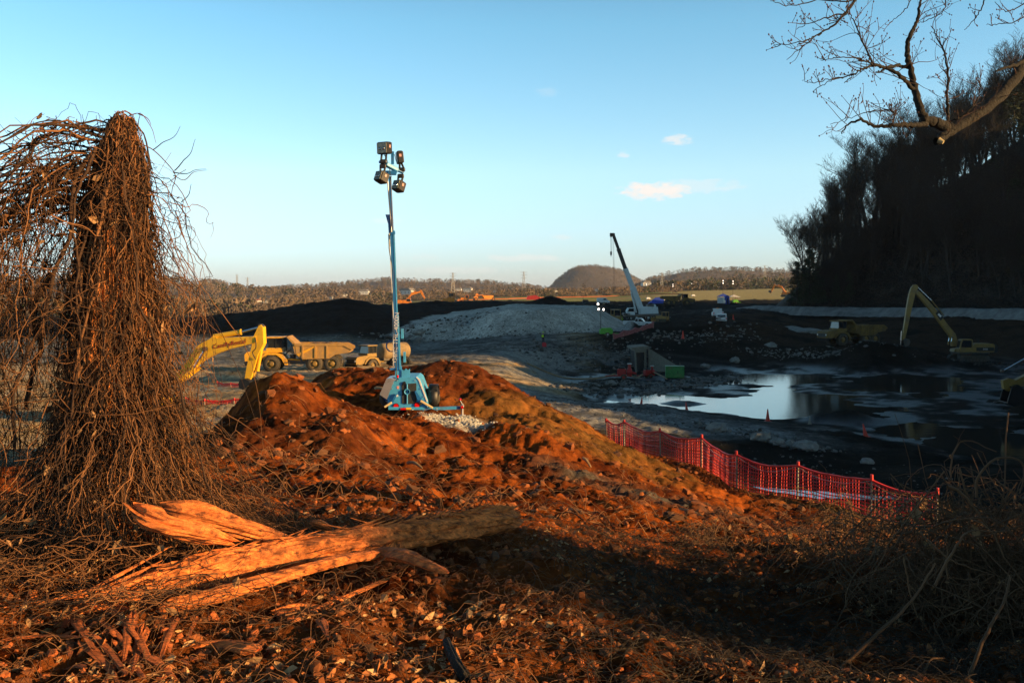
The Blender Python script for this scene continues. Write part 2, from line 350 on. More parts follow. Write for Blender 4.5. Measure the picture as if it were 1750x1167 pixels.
# far plain
cw((-150,500,-1),(-300,500,-2),(-90,350,0),(-200,300,-1),(-70,420,1),(0,500,5.6),(0,420,6.5),(60,600,5.8),(100,700,9),(150,620,9),(240,850,13.5),(140,480,8),(200,500,8),(-500,200,3),(500,300,10),(600,0,12),(0,-600,14),(-600,-300,10),(500,-400,15),(0,1000,8),(-500,1000,2),(500,1000,12),(0,4000,5),(-3000,3000,5),(3000,3000,5),(4000,0,5),(-4000,0,5),(0,-4000,5))
CT = np.array(CT)
_cu = np.stack(_warp(CT[:, 0], CT[:, 1]), 1)
def _U(r2): return .5 * r2 * np.log(r2 + 1e-12)
_n = len(CT)
_A = np.zeros((_n + 3, _n + 3)); _d = _cu[:, None, :] - _cu[None, :, :]; _A[:_n, :_n] = _U((_d ** 2).sum(2)) + np.eye(_n) * 2e-4
_A[:_n, _n] = 1; _A[:_n, _n + 1:] = _cu; _A[_n:, :_n] = _A[:_n, _n:].T
_W = np.linalg.solve(_A, np.concatenate([CT[:, 2], [0, 0, 0]]))
def Hbase(x, y):
    x = np.asarray(x, float); y = np.asarray(y, float); sh = np.broadcast(x, y).shape
    u, v = _warp(np.broadcast_to(x, sh).ravel(), np.broadcast_to(y, sh).ravel()); out = np.empty(len(u))
    for i in range(0, len(u), 20000):
        a = u[i:i + 20000, None] - _cu[None, :, 0]; b = v[i:i + 20000, None] - _cu[None, :, 1]
        out[i:i + 20000] = _U(a * a + b * b) @ _W[:_n] + _W[_n] + _W[_n + 1] * u[i:i + 20000] + _W[_n + 2] * v[i:i + 20000]
    return out.reshape(sh)
def inside_dist(x, y, poly):
    """signed distance to a convex polygon given counter-clockwise, positive inside"""
    d = np.full(np.shape(x), 1e9)
    for (x0, y0), (x1, y1) in zip(poly, poly[1:] + poly[:1]):
        L = math.hypot(x1 - x0, y1 - y0); d = np.minimum(d, ((x1 - x0) * (y - y0) - (y1 - y0) * (x - x0)) / L)
    return d
PILE = [((px - CX) / F * d, d) for px, d in ((655, 170), (800, 155), (930, 149), (1072, 160), (1088, 200), (930, 235), (740, 230))]
def pile_h(x, y):
    px = CX + F * x / np.maximum(y, 1)
    di = inside_dist(x, y, PILE) + .8 * fbm(x, y, 3, .06)
    top = 7.3 - .018 * np.clip(870 - px, 0, 400) + .25 * fbm(x, y, 3, .08)
    notch = np.exp(-(((px - 800) / 26) ** 2 + ((y - 168) / 9) ** 2)) * 1.6
    return np.minimum(top, 2.2 + di * .66) - notch
def mask_ell(x, y, px, d, rx, ry, soft=.3):
    cx_, cy_ = (px - CX) / F * d, d
    q = ((x - cx_) / rx) ** 2 + ((y - cy_) / ry) ** 2
    return 1 - sst(1 - soft, 1 + soft, q)
# raised features of the valley, as (px, distance, rx, ry, height)
LUMPS = [(850, 30.2, .8, .6, .35), (885, 29.4, .8, .55, .42), (920, 28.8, .8, .5, .40), (952, 28.2, .8, .5, .3), (690, 20.5, 1.0, .5, -.5), (650, 15.2, .9, .35, -.35), (740, 16.5, 1.1, .4, -.45), (790, 25.2, 1.6, 1.1, -.55), (1340, 27.3, 2.4, .9, -.5), (600, 31.5, 1.1, 2.6, -.8), (640, 29.8, .9, 1.6, -.5), (545, 24.5, .5, 3.2, -.35), (590, 22.5, .5, 2.2, .25), (480, 26.6, 1.0, 1.0, .08), (820, 33.8, 1.2, .6, -.3), (905, 35, .7, .5, -.5), (1130, 24, 1.6, .6, -.4), (1010, 21, 1.2, .5, -.3), (1250, 30.5, 1.6, .7, -.4), (937, 325, 6, 8, 3.0), (610, 232, 9, 9, .8), (560, 226, 8, 8, .5), (755, 285, 9, 9, .9), (1440, 77, 3.2, 1.6, .9), (1165, 89.5, 2.0, .9, .5), (1400, 142, 6, 3, .7), (1500, 134, 7, 3, 1.2), (1560, 134, 7, 3, .7), (1290, 165, 7, 5, 1.3), (1150, 158, 5, 3, .8), (1215, 160, 4, 3, 1.2), (400, 90, 2.4, 1.6, .9), (1079, 181, 1.5, 1.5, 1.3)]
RUTS = [([(960, 72), (1060, 70), (1180, 68.5), (1300, 66), (1400, 63.5), (1500, 60), (1650, 55), (1850, 50)], .10), ([(980, 76), (1120, 72.5), (1280, 70), (1400, 68)], .06),
        ([(560, 108), (760, 118), (860, 128), (950, 138), (1040, 150), (1110, 160), (1180, 178), (1230, 200)], .14), ([(300, 104), (430, 108), (600, 112), (760, 124), (900, 141)], .10), ([(200, 88), (420, 89), (560, 92), (700, 104)], .06),
        ([(1230, 160), (1232, 200), (1200, 240), (1120, 262)], .10), ([(1300, 52), (1430, 47), (1600, 44), (1800, 42)], .07)]
def rut(x, y):
    dep = np.zeros(np.shape(x)); band = np.zeros(np.shape(x))
    ii = np.where((np.asarray(y) > 38) & (np.asarray(y) < 270))
    if not len(ii[0]): return dep, band
    X, Y = np.asarray(x)[ii], np.asarray(y)[ii]; W = .5 * fbm(X, Y, 2, .12); dd = np.zeros(X.shape); bb = np.zeros(X.shape)
    for L, dp in RUTS:
        P_ = [((p - CX) / F * q, q) for p, q in L]; best = np.full(X.shape, 1e9)
        for (a0, b0), (a1, b1) in zip(P_[:-1], P_[1:]):
            dx, dy = a1 - a0, b1 - b0; t = np.clip(((X - a0) * dx + (Y - b0) * dy) / (dx * dx + dy * dy), 0, 1); best = np.minimum(best, np.hypot(X - a0 - t * dx, Y - b0 - t * dy))
        q = best + W; dd += dp * (np.exp(-((np.abs(q) - 1.25) / .38) ** 2) - .5 * np.exp(-((np.abs(q) - 2.1) / .4) ** 2)); bb = np.maximum(bb, np.exp(-((np.abs(q) - 1.25) / .45) ** 2))
    dep[ii] = dd; band[ii] = bb; return dep, band
def H(x, y, noise=True):
    x = np.asarray(x, float); y = np.asarray(y, float); r = np.hypot(x, y)
    h = Hbase(x, y)
    h = np.where(r > 420, h + 0, h)
    ph = pile_h(x, y); on = inside_dist(x, y, PILE) > -2
    h = np.where(on, np.maximum(h, ph), h)
    for px, d, rx, ry, hh in LUMPS:
        cx_, cy_ = (px - CX) / F * d, d
        h = h + hh * np.exp(-(((x - cx_) / rx) ** 2 + ((y - cy_) / ry) ** 2) * 1.2)
    if noise:
        clay = sst(2.3, 3.4, h) * (1 - sst(48, 60, r)); near = 1 - sst(9, 14, r)
        mud = 1 - sst(.12, .5, h)
        fine = 1 - sst(6.0, 16, r)
        amp = np.where(r < 75, 1, 0) * (1 - mud)
        lumps = np.abs(fbm(x, y, 4, .55, .55))
        h = h + clay * (1 - near * .75) * (.20 * lumps - .06 + .20 * fbm(x + 40, y, 3, .22) + .15 * fbm(x, y - 30, 5, .8, .62))
        h = h + clay * (.065 * fbm(x + 9, y, 4, 2.9, .75) - .05 * np.clip(fbm(x, y + 9, 2, 1.7) - .25, 0, 1) * 6) * sst(3, 7, r)
        h = h + near * .06 * fbm(x, y, 4, 1.8, .55) + fine * .020 * fbm(x, y, 3, 8, .55)
        val = sst(45, 60, r) * (1 - sst(420, 500, r)) * (1 - mud)
        h = h + val * (.25 * fbm(x, y, 5, .09, .6) + .16 * fbm(x, y, 5, .5, .7) + .10 * np.abs(fbm(x, y, 3, .6, .6)))
        ash = sst(150, 185, r) * (1 - sst(420, 480, r)) * (~on)
        h = h + ash * (.6 * np.abs(fbm(x, y, 6, .07, .68)) - .2 + .35 * fbm(x, y, 4, .3, .65))
        h = h + mud * (.10 * fbm(x * .35, y * 1.0, 5, .22, .66)) * (r > 55)
        h = h - rut(x, y)[0] * (r < 330)
        h = h + (r > 500) * 1.0 * fbm(x, y, 3, .004)
    return h
def Hs(x, y): return float(H(np.array([x]), np.array([y]))[0])
def ground(px, d, dy=0.0):
    x = (px - CX) / F * d; return (x, d, Hs(x, d) + dy)
# wooded hillside on the right
RID = [(1350, 272, 9), (1420, 283, 20), (1500, 288, 31.5), (1600, 283, 40), (1700, 272, 48), (1750, 266, 52)]
RIDW = [((px - CX) / F * d, d, z) for px, d, z in RID] + [(160, 238, 60), (185, 190, 68), (202, 120, 70), (204, 70, 64), (198, 35, 50), (190, 5, 34), (178, -30, 18), (160, -70, 13)]
RIDW = [(70, 276, 1)] + RIDW
FOOT = 52.0
def hillside(x, y):
    x = np.asarray(x, float); y = np.asarray(y, float)
    best = np.full(np.shape(x), -50.0)
    for (a0, b0, z0), (a1, b1, z1) in zip(RIDW[:-1], RIDW[1:]):
        dx, dy = a1 - a0, b1 - b0; L2 = dx * dx + dy * dy
        t = np.clip(((x - a0) * dx + (y - b0) * dy) / L2, 0, 1)
        ds = np.hypot(x - a0 - t * dx, y - b0 - t * dy); z = z0 + t * (z1 - z0)
        side = (x - a0) * dy - (y - b0) * dx                  # positive = right of the walk, the far flank
        best = np.maximum(best, z - ds * np.where(side < 0, .95, .98) * (1 - .08 * np.clip(ds / 60, 0, 1)) - 1.5 * (1 - np.exp(-(ds / 6) ** 2)) * 0)
    return best + .8 * fbm(x, y, 4, .05)
# ------------------------------------------------------------------ ground mesh (one polar sheet)
def dens(a, b, st): return np.arange(a, b, st)
TH = np.concatenate([np.linspace(-180, -50, 70)[:-1], np.linspace(-50, -31, 60)[:-1], np.linspace(-31, 31, 500), np.linspace(31, 55, 80)[1:], np.linspace(55, 180, 60)[1:]])
def rr(a, b, k): return np.exp(np.arange(math.log(a), math.log(b), k))
RA = np.concatenate([rr(.4, 3.6, .12), rr(3.6, 62, .0048), rr(62, 400, .0085), rr(400, 8000, .045)])
def lerp(a, b, t): return a + (b - a) * t[..., None]
def ground_colour(x, y, h):
    r = np.hypot(x, y); px = CX + F * x / np.maximum(y, .5)
    n1 = fbm(x, y, 4, .12); n2 = fbm(x + 50, y, 4, .5); n3 = fbm(x, y + 70, 4, 2.2, .6)
    A = lambda *c_: np.array(c_, float)
    col = np.broadcast_to(A(.012, .0115, .0095), x.shape + (3,)).copy()                    # wet ash
    wet = np.full(x.shape, .0)
    col = lerp(col, A(.028, .026, .022), sst(-.1, .6, n1 + .5 * n2))
    # valley floor, sand and gravel
    flat = (1 - sst(150, 168, y)) * sst(50, 62, r) * (1 - sst(0, 10, x - .06 * (y - 60)))
    sand = lerp(np.broadcast_to(A(.42, .30, .16), col.shape), A(.60, .48, .31), sst(-.3, .4, n2 + n1))
    col = lerp(col, sand, flat * sst(-.5, -.1, n1 + .4)); wet *= 1 - flat * .8
    grey = (sst(104, 116, y + 6 * n1)) * (1 - sst(158, 168, y + 8 * n1)) * (1 - sst(5, 12, x))
    col = lerp(col, lerp(np.broadcast_to(A(.11, .115, .11), col.shape), A(.25, .255, .24), sst(-.3, .4, n2 + n1)), grey); wet *= 1 - grey * .7
    tr_ = np.exp(-((y - 132 + .15 * x + 1.5 * n1) / 1.6) ** 2) + np.exp(-((y - 139 + .2 * x) / 1.3) ** 2) + np.exp(-((y - 125 + .1 * x) / 1.0) ** 2)
    col = lerp(col, A(.05, .05, .047), np.clip(tr_, 0, 1) * .75 * (y > 80) * (x < 30) * (x > -28))
    # gravel pile
    pile = sst(-.6, .6, inside_dist(x, y, PILE) + .8 * n1)
    col = lerp(col, lerp(np.broadcast_to(A(.38, .38, .34), col.shape), A(.56, .55, .49), sst(-.4, .5, n1 + .6 * n2)), pile); wet *= 1 - pile * .8
    # embankment gravel, pond road
    emb = sst(94, 100, y) * (1 - sst(122, 146, y + .12 * x)) * sst(-6, 0, x) * (1 - sst(16, 22, x + 3 * n1)) * sst(.3, .7, h)
    col = lerp(col, A(.30, .30, .27), emb * sst(-.25, .25, n1 + .5 * n2 + .1 * (8 - x) * .3))
    bank = sst(55, 60, y + x * .1) * (1 - sst(84, 92, y)) * sst(-14, -6, x) * (1 - sst(14, 22, x)) * sst(.4, .9, h)
    col = lerp(col, lerp(np.broadcast_to(A(.18, .185, .18), col.shape), A(.38, .385, .37), sst(-.3, .4, n2)), bank * .85)
    rd = np.exp(-((y - (78 - .62 * (x - 8))) / 2.6) ** 2) * (x > 4) * (x < 60)
    col = lerp(col, A(.045, .042, .036), np.clip(rd, 0, 1) * .8)
    # strip road at the hill foot
    sy = np.interp(px, [1230, 1260, 1380, 1500, 1600, 1750, 1900], [300, 290, 278, 250, 225, 195, 170])
    st = np.exp(-((y - sy) / 7.5) ** 4) * sst(1235, 1290, px) * (r < 330)
    col = lerp(col, A(.17, .165, .16), st)
    st2 = np.exp(-((y - 245) / 16) ** 2) * np.exp(-((px - 1225) / 45) ** 2) + .8 * np.exp(-((y - 250) / 10) ** 2) * np.exp(-((px - 1110) / 60) ** 2)
    col = lerp(col, A(.10, .105, .105), np.clip(st2, 0, 1) * .8 * sst(-.3, .2, n1 + n2))
    brown = sst(130, 150, y) * (1 - sst(215, 235, y)) * sst(1180, 1260, px)
    col = lerp(col, A(.050, .034, .022), brown * sst(-.2, .3, n1 + .3))
    # far plain: tan and green fields
    far = sst(395, 440, y)
    fieldcol = lerp(np.broadcast_to(A(.34, .29, .13), col.shape), A(.22, .26, .08), sst(-.05, .1, fbm(x, y, 3, .012)))
    fieldcol = lerp(fieldcol, A(.42, .36, .16), sst(1100, 1200, px) * (y < 800))
    fieldcol = lerp(fieldcol, A(.10, .07, .045), sst(700, 900, y) * (1 - sst(1100, 1200, px)))
    col = lerp(col, fieldcol, far); wet *= 1 - far
    col = lerp(col, A(.018, .017, .015), rut(x, y)[1] * .7)
    ashm = sst(165, 185, y) * (1 - sst(395, 430, y)) * (1 - pile) * (1 - brown) * (1 - sst(1080, 1180, px)); col = lerp(col, A(.0085, .008, .0068), ashm * (1 - np.clip(st2, 0, 1)) * sst(-.5, -.2, n1 + .3))
    # red clay
    clay = sst(2.25, 3.1, h + .25 * n2) * (1 - sst(50, 58, r))
    cc = lerp(np.broadcast_to(A(.085, .019, .005), col.shape), A(.38, .095, .016), sst(-.45, .5, n2 + .7 * n3))
    cc = lerp(cc, A(.10, .032, .012), .8 * sst(.05, .4, n1 + .5 * n3))
    olive = mask_ell(x, y, 990, 34, 4.2, 4, .5) * .5
    cc = lerp(cc, A(.22, .13, .035), olive)
    grey2 = np.clip(np.exp(-((y - 24 + 1.1 * (x - 2)) / 1.6) ** 2) * sst(0, 1.5, x) * (x < 7), 0, 1)
    cc = lerp(cc, A(.11, .095, .075), grey2 * sst(-.3, .1, n2))
    bench = sst(7, 10, x) * sst(11, 14, y); cc = lerp(cc, A(.14, .085, .035), bench * sst(-.3, .2, n2))
    col = lerp(col, cc, clay); wet *= 1 - clay * .9
    gp = mask_ell(x, y, 795, 31.2, 1.35, 1.5, .4) * sst(-.5, -.1, n2)
    col = lerp(col, A(.50, .47, .40), np.clip(gp, 0, 1))
    # leaf mould close to the camera
    lit = (1 - sst(7.6, 9.5, r + .8 * n2)) * .55
    lit = np.maximum(lit, (1 - sst(8.5, 10.5, r + n2)) * sst(.3, 1.2, x))
    col = lerp(col, A(.22, .075, .022), np.clip(lit, 0, 1) * sst(-.5, .25, n3 + n2 + .2))
    # wet mud near the waterline
    mud = (1 - sst(.15, .8, h)) * (y > 50) * (r < 260)
    col = lerp(col, A(.022, .022, .020), mud); wet = np.maximum(wet, mud * sst(-.1, .35, n1 + n2 * .5 + .15))
    return np.clip(col * .76, .004, 1), np.clip(wet, 0, 1)
def ground_material():
    m_ = bpy.data.materials.new('ground'); m_.use_nodes = True; nt = m_.node_tree; N = nt.nodes; L = nt.links; b = N['Principled BSDF']
    at = N.new('ShaderNodeAttribute'); at.attribute_name = 'col'
    g = N.new('ShaderNodeNewGeometry')
    def noise(sc, det, rgh=.6):
        n = N.new('ShaderNodeTexNoise'); n.inputs['Scale'].default_value = sc; n.inputs['Detail'].default_value = det; n.inputs['Roughness'].default_value = rgh; L.new(g.outputs['Position'], n.inputs['Vector']); return n
    n1 = noise(3.2, 10, .72); n2 = noise(.7, 8, .65); v = N.new('ShaderNodeTexVoronoi'); v.inputs['Scale'].default_value = 2.6; L.new(g.outputs['Position'], v.inputs['Vector'])
    r1 = N.new('ShaderNodeMapRange'); L.new(n1.outputs[0], r1.inputs[0]); r1.inputs[1].default_value = .3; r1.inputs[2].default_value = .7; r1.inputs[3].default_value = .35; r1.inputs[4].default_value = 1.7
    r2 = N.new('ShaderNodeMapRange'); L.new(n2.outputs[0], r2.inputs[0]); r2.inputs[1].default_value = .3; r2.inputs[2].default_value = .7; r2.inputs[3].default_value = .7; r2.inputs[4].default_value = 1.3
    mm = N.new('ShaderNodeMath'); mm.operation = 'MULTIPLY'; L.new(r1.outputs[0], mm.inputs[0]); L.new(r2.outputs[0], mm.inputs[1])
    sc = N.new('ShaderNodeVectorMath'); sc.operation = 'SCALE'; L.new(at.outputs['Color'], sc.inputs[0]); L.new(mm.outputs[0], sc.inputs['Scale'])
    L.new(sc.outputs[0], b.inputs['Base Color'])
    rg = N.new('ShaderNodeMapRange'); L.new(at.outputs['Alpha'], rg.inputs[0]); rg.inputs[3].default_value = .95; rg.inputs[4].default_value = .34; L.new(rg.outputs[0], b.inputs['Roughness'])
    sp = N.new('ShaderNodeMapRange'); L.new(at.outputs['Alpha'], sp.inputs[0]); sp.inputs[3].default_value = .02; sp.inputs[4].default_value = .5; L.new(sp.outputs[0], b.inputs['Specular IOR Level'])
    n3 = noise(9, 12, .75)
    bp = N.new('ShaderNodeBump'); bp.inputs['Strength'].default_value = .9; bp.inputs['Distance'].default_value = .07; L.new(n3.outputs[0], bp.inputs['Height'])
    L.new(bp.outputs[0], b.inputs['Normal'])
    return m_
def build_ground():
    th = np.radians(TH); T_, R_ = np.meshgrid(th, RA)
    X = np.sin(T_) * R_; Y = np.cos(T_) * R_; Z = H(X, Y)
    # closed ring: last theta column equals the first (180 = -180), so drop it and wrap
    X = X[:, :-1]; Y = Y[:, :-1]; Z = Z[:, :-1]; nr, nc = X.shape
    col, wet = ground_colour(X, Y, Z)
    V = np.stack([X, Y, Z], -1).reshape(-1, 3); idx = np.arange(nr * nc).reshape(nr, nc); nx = np.roll(idx, -1, 1)
    Q = np.stack([idx[:-1], idx[1:], nx[1:], nx[:-1]], -1).reshape(-1, 4)
    V = np.vstack([V, [[0, 0, Z[0].mean()]]]); T3 = np.stack([idx[0], nx[0], np.full(nc, len(V) - 1)], -1)
    mg = ground_material()
    me = mesh_np('ground', V, Q, T3, smooth=True, mats=[mg])
    a = me.color_attributes.new('col', 'FLOAT_COLOR', 'POINT')
    C4 = np.ones((len(V), 4), np.float32); C4[:-1, :3] = col.reshape(-1, 3); C4[:-1, 3] = wet.ravel(); C4[-1] = C4[0]
    a.data.foreach_set('color', C4.ravel())
    if me.polygons[1000].normal.z < 0: me.flip_normals()
    tag(add('ground', me), kind='structure')
build_ground()

def build_water():
    m_ = bpy.data.materials.new('pond_water'); m_.use_nodes = True; nt = m_.node_tree; b = nt.nodes['Principled BSDF']
    b.inputs['Base Color'].default_value = (.02, .022, .018, 1); b.inputs['Roughness'].default_value = .07; b.inputs['IOR'].default_value = 1.33; b.inputs['Specular IOR Level'].default_value = .9
    g = nt.nodes.new('ShaderNodeNewGeometry'); mp = nt.nodes.new('ShaderNodeMapping'); mp.inputs['Scale'].default_value = (.35, 1.4, 1); nt.links.new(g.outputs['Position'], mp.inputs[0])
    n = nt.nodes.new('ShaderNodeTexNoise'); n.inputs['Scale'].default_value = 1.2; n.inputs['Detail'].default_value = 5; nt.links.new(mp.outputs[0], n.inputs['Vector'])
    bp = nt.nodes.new('ShaderNodeBump'); bp.inputs['Strength'].default_value = .22; bp.inputs['Distance'].default_value = .03; nt.links.new(n.outputs[0], bp.inputs['Height']); nt.links.new(bp.outputs[0], b.inputs['Normal'])
    mb = MB(); a = [(4, 84), (14, 70), (28, 58), (50, 50), (85, 60), (85, 130), (40, 134), (10, 120), (2, 104)]
    mb.poly([(x, y, 0) for x, y in a], [tuple(range(len(a)))], m_); tag(mb.build('pond'), kind='structure')
    # puddle behind the fence
    vs = []; n_ = 26
    for i in range(n_):
        q = 2 * math.pi * i / n_; k = 1 + .25 * math.sin(3 * q + 1) + .12 * math.sin(7 * q); vs.append((10.9 + 3.6 * k * math.cos(q) - .0 * math.sin(q), 38.6 - .6 * k * math.cos(q) * 1.8 + .9 * k * math.sin(q)))
    zz = Hs(10.9, 38.6) + .06
    mb = MB(); mb.poly([(x, y, zz) for x, y in vs], [tuple(range(n_))], m_); tag(mb.build('puddle'), kind='structure')
build_water()

# ------------------------------------------------------------------ wooded hillside and far hills
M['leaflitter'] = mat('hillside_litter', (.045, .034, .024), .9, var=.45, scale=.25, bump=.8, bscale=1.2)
M['farhill'] = mat('far_hill_woods', (.11, .088, .075), .95, var=.35, scale=.02)
def grid_mesh(name, xs, ys, fn, m_, keep=None):
    X, Y = np.meshgrid(xs, ys); Z = fn(X, Y); nr, nc = X.shape; idx = np.arange(nr * nc).reshape(nr, nc)
    Q = np.stack([idx[:-1, :-1], idx[:-1, 1:], idx[1:, 1:], idx[1:, :-1]], -1).reshape(-1, 4)
    if keep is not None:
        k = keep(X, Y, Z).ravel(); Q = Q[k[Q].any(1)]
    return mesh_np(name, np.stack([X, Y, Z], -1).reshape(-1, 3), Q, smooth=True, mats=[m_])
hb = lambda X, Y, Z: Z > Hbase(X, Y) - 3
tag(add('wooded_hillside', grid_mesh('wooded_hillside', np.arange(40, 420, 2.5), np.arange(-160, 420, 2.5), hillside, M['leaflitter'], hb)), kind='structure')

def ridge_h(px, prof): return np.interp(px, [p[0] for p in prof], [p[1] for p in prof])
FAR = [  # (distance, half depth, silhouette [(px, py)])
    (1500, 330, [(-500, 492), (150, 484), (280, 486), (330, 489), (370, 490), (400, 496), (450, 501), (520, 505), (700, 510), (900, 512)]),
    (2300, 420, [(200, 510), (400, 502), (470, 497), (540, 494), (600, 490), (660, 486), (740, 488), (830, 489), (890, 493), (935, 499), (1000, 506), (1150, 510)]),
    (2900, 330, [(900, 512), (935, 500), (950, 486), (970, 473), (985, 467), (1010, 465), (1045, 468), (1065, 473), (1090, 484), (1115, 492), (1140, 500), (1200, 512)]),
    (2300, 380, [(1060, 508), (1100, 489), (1130, 481), (1160, 475), (1210, 472), (1280, 472), (1340, 474), (1450, 480), (1600, 500)]),
    (1500, 160, [(1100, 511), (1180, 494), (1220, 486), (1270, 483), (1340, 481), (1500, 480)]),
]
def farhill_h(x, y):
    px = CX + F * x / y; h = np.full(x.shape, -20.0)
    for d, w, prof in FAR:
        z = CZ + (HY + 3 - ridge_h(px, prof) * 1.0) / F * d; z = z + (z - 20) * .25; q = (y - d) / w
        h = np.maximum(h, 3 + (z - 3) * np.exp(-q * q * 1.5) - 5 * np.clip(np.abs(q) - 1.6, 0, 5))
    return h + 2.5 * fbm(x, y, 4, .006)
def build_far():
    pxs = np.linspace(-600, 1750, 420); ds = np.concatenate([np.arange(980, 1900, 22), np.arange(1900, 3900, 40)])
    PX, D = np.meshgrid(pxs, ds); X = (PX - CX) / F * D; Z = farhill_h(X, D); nr, nc = X.shape
    idx = np.arange(nr * nc).reshape(nr, nc); Q = np.stack([idx[:-1, :-1], idx[:-1, 1:], idx[1:, 1:], idx[1:, :-1]], -1).reshape(-1, 4)
    k = (Z > 0).ravel(); Q = Q[k[Q].any(1)]
    tag(add('far_hills', mesh_np('far_hills', np.stack([X, D, Z], -1).reshape(-1, 3), Q, smooth=True, mats=[M['farhill']])), kind='structure')
build_far()
M['fartree'] = mat('far_bare_woods', (.12, .095, .078), .95, var=.3, scale=.03)
M['farever'] = mat('far_evergreen', (.035, .05, .02), .95, var=.4, scale=.05)
M['farred'] = mat('far_brown_brush', (.17, .12, .08), .95, var=.4, scale=.05)
def tuft_forest(name, pts, hs, ws, mi, mats, faces=26, label=None):
    """each tree a loose cloud of small upright slivers"""
    n = len(pts); pts = np.asarray(pts)
    u = R.uniform(0, 1, (n, faces)); ang = R.uniform(0, 2 * np.pi, (n, faces)); rr_ = np.sqrt(R.uniform(0, 1, (n, faces)))
    prof = np.sin(np.pi * (u * .9 + .06)) ** .6
    cx_ = pts[:, 0:1] + ws[:, None] * rr_ * prof * np.cos(ang); cy_ = pts[:, 1:2] + ws[:, None] * rr_ * prof * np.sin(ang); cz_ = pts[:, 2:3] + hs[:, None] * (u * .92)
    s = ws[:, None] * R.uniform(.10, .24, (n, faces)); hh = hs[:, None] * R.uniform(.04, .09, (n, faces))
    a2 = R.uniform(0, np.pi, (n, faces)); dx = np.cos(a2) * s; dy = np.sin(a2) * s
    lean = R.normal(0, .8, (n, faces, 2)) * hh[..., None]
    c0 = np.stack([cx_, cy_, cz_], -1)
    v = np.stack([c0 + np.stack([-dx, -dy, -hh], -1), c0 + np.stack([dx, dy, -hh * .4], -1), c0 + np.stack([dx * .3 + lean[..., 0], dy * .3 + lean[..., 1], hh * 1.3], -1)], 2).reshape(-1, 3)
    T3 = np.arange(len(v)).reshape(-1, 3)
    me = mesh_np(name, v, None, T3, mats=mats, mi=np.repeat(mi, faces))
    return tag(add(name, me), label=label, category='forest', kind='stuff')
HOUSES = []
def far_hit(px, py):
    for d in np.arange(420, 3300, 12.0):
        x = (px - CX) / F * d; z = CZ - (py - HY) / F * d; g = max(float(farhill_h(np.array([x]), np.array([d]))[0]) if d > 980 else -9, float(Hbase(np.array([x]), np.array([d]))[0]))
        if z <= g: return d, g
    return 1200., 4.
HSPEC = [(441, 517, 11, 'white house with red brown roof among trees, left of the ash heap crest'), (456, 518, 12, 'second white house, right beside the red roofed one'), (565, 512, 10, 'small white house peeking over the ash heap left of the mast'), (588, 507, 11, 'white house on the far slope left of the mast, beside a longer one'), (622, 504, 17, 'long white house on the far slope nearest the mast'),
         (696, 504, 22, 'flat white building right of the mast above the orange excavator'), (784, 498, 10, 'white gabled house right of the steel tower on the far slope'), (800, 499, 15, 'long white farmhouse beside the gabled house'), (845, 500, 6, 'tiny white cottage alone among brown trees'), (950, 500, 8, 'white house on the flat before the round hill'), (1020, 499, 9, 'white house at the right foot of the round hill'), (1104, 489, 15, 'pale house on the rise right of the crane boom')]
for _px, _py, _w, _l in HSPEC: HOUSES.append((_px, _py, _w, _l) + far_hit(_px, _py))
def build_far_forest():
    pts, hs, ws, mi = [], [], [], []
    def band(n, px0, px1, d0, d1, h0, h1, pe=.12, pr=.3, fn=None, dens_=None):
        for _ in range(n):
            px = random.uniform(px0, px1); d = random.uniform(d0, d1); x = (px - CX) / F * d
            z = float((fn or Hbase)(np.array([x]), np.array([d]))[0]) - .5
            if fn is farhill_h and z < 3: z = 3
            h = random.uniform(h0, h1) * .8; topy = HY + (CZ - z - h) / d * F
            if any(abs(px - q[0]) < q[2] * .62 and d < q[4] + 5 and topy < q[1] - 2 for q in HOUSES): continue
            pts.append((x, d, z)); hs.append(h); ws.append(h * random.uniform(.36, .6)); q = random.random(); mi.append(1 if q < pe else (2 if q < pe + pr else 0))
    band(1500, -150, 700, 640, 1000, 6, 11, .10, .35); band(900, -150, 500, 400, 640, 7, 12, .12, .3)
    band(900, 450, 1130, 780, 1050, 4, 9, .10, .45)
    band(260, 900, 1160, 700, 1000, 5, 9, .12, .6)
    band(420, 1120, 1370, 880, 1150, 9, 15, .35, .15)
    band(700, 1120, 1400, 1100, 1550, 10, 16, .3, .2)
    band(1500, -200, 900, 1100, 1560, 9, 16, .08, .3, farhill_h)
    band(2300, 350, 1120, 1600, 2450, 9, 15, .08, .25, farhill_h)
    band(2200, 930, 1150, 2500, 3050, 5, 9, .03, .05, farhill_h)
    band(1300, 1060, 1450, 1400, 2450, 9, 16, .2, .2, farhill_h)
    tuft_forest('far_woods', pts, np.array(hs), np.array(ws), np.array(mi), [M['fartree'], M['farever'], M['farred']], 40, 'brown winter woods covering the far hills and plain behind the ash field')
build_far_forest()
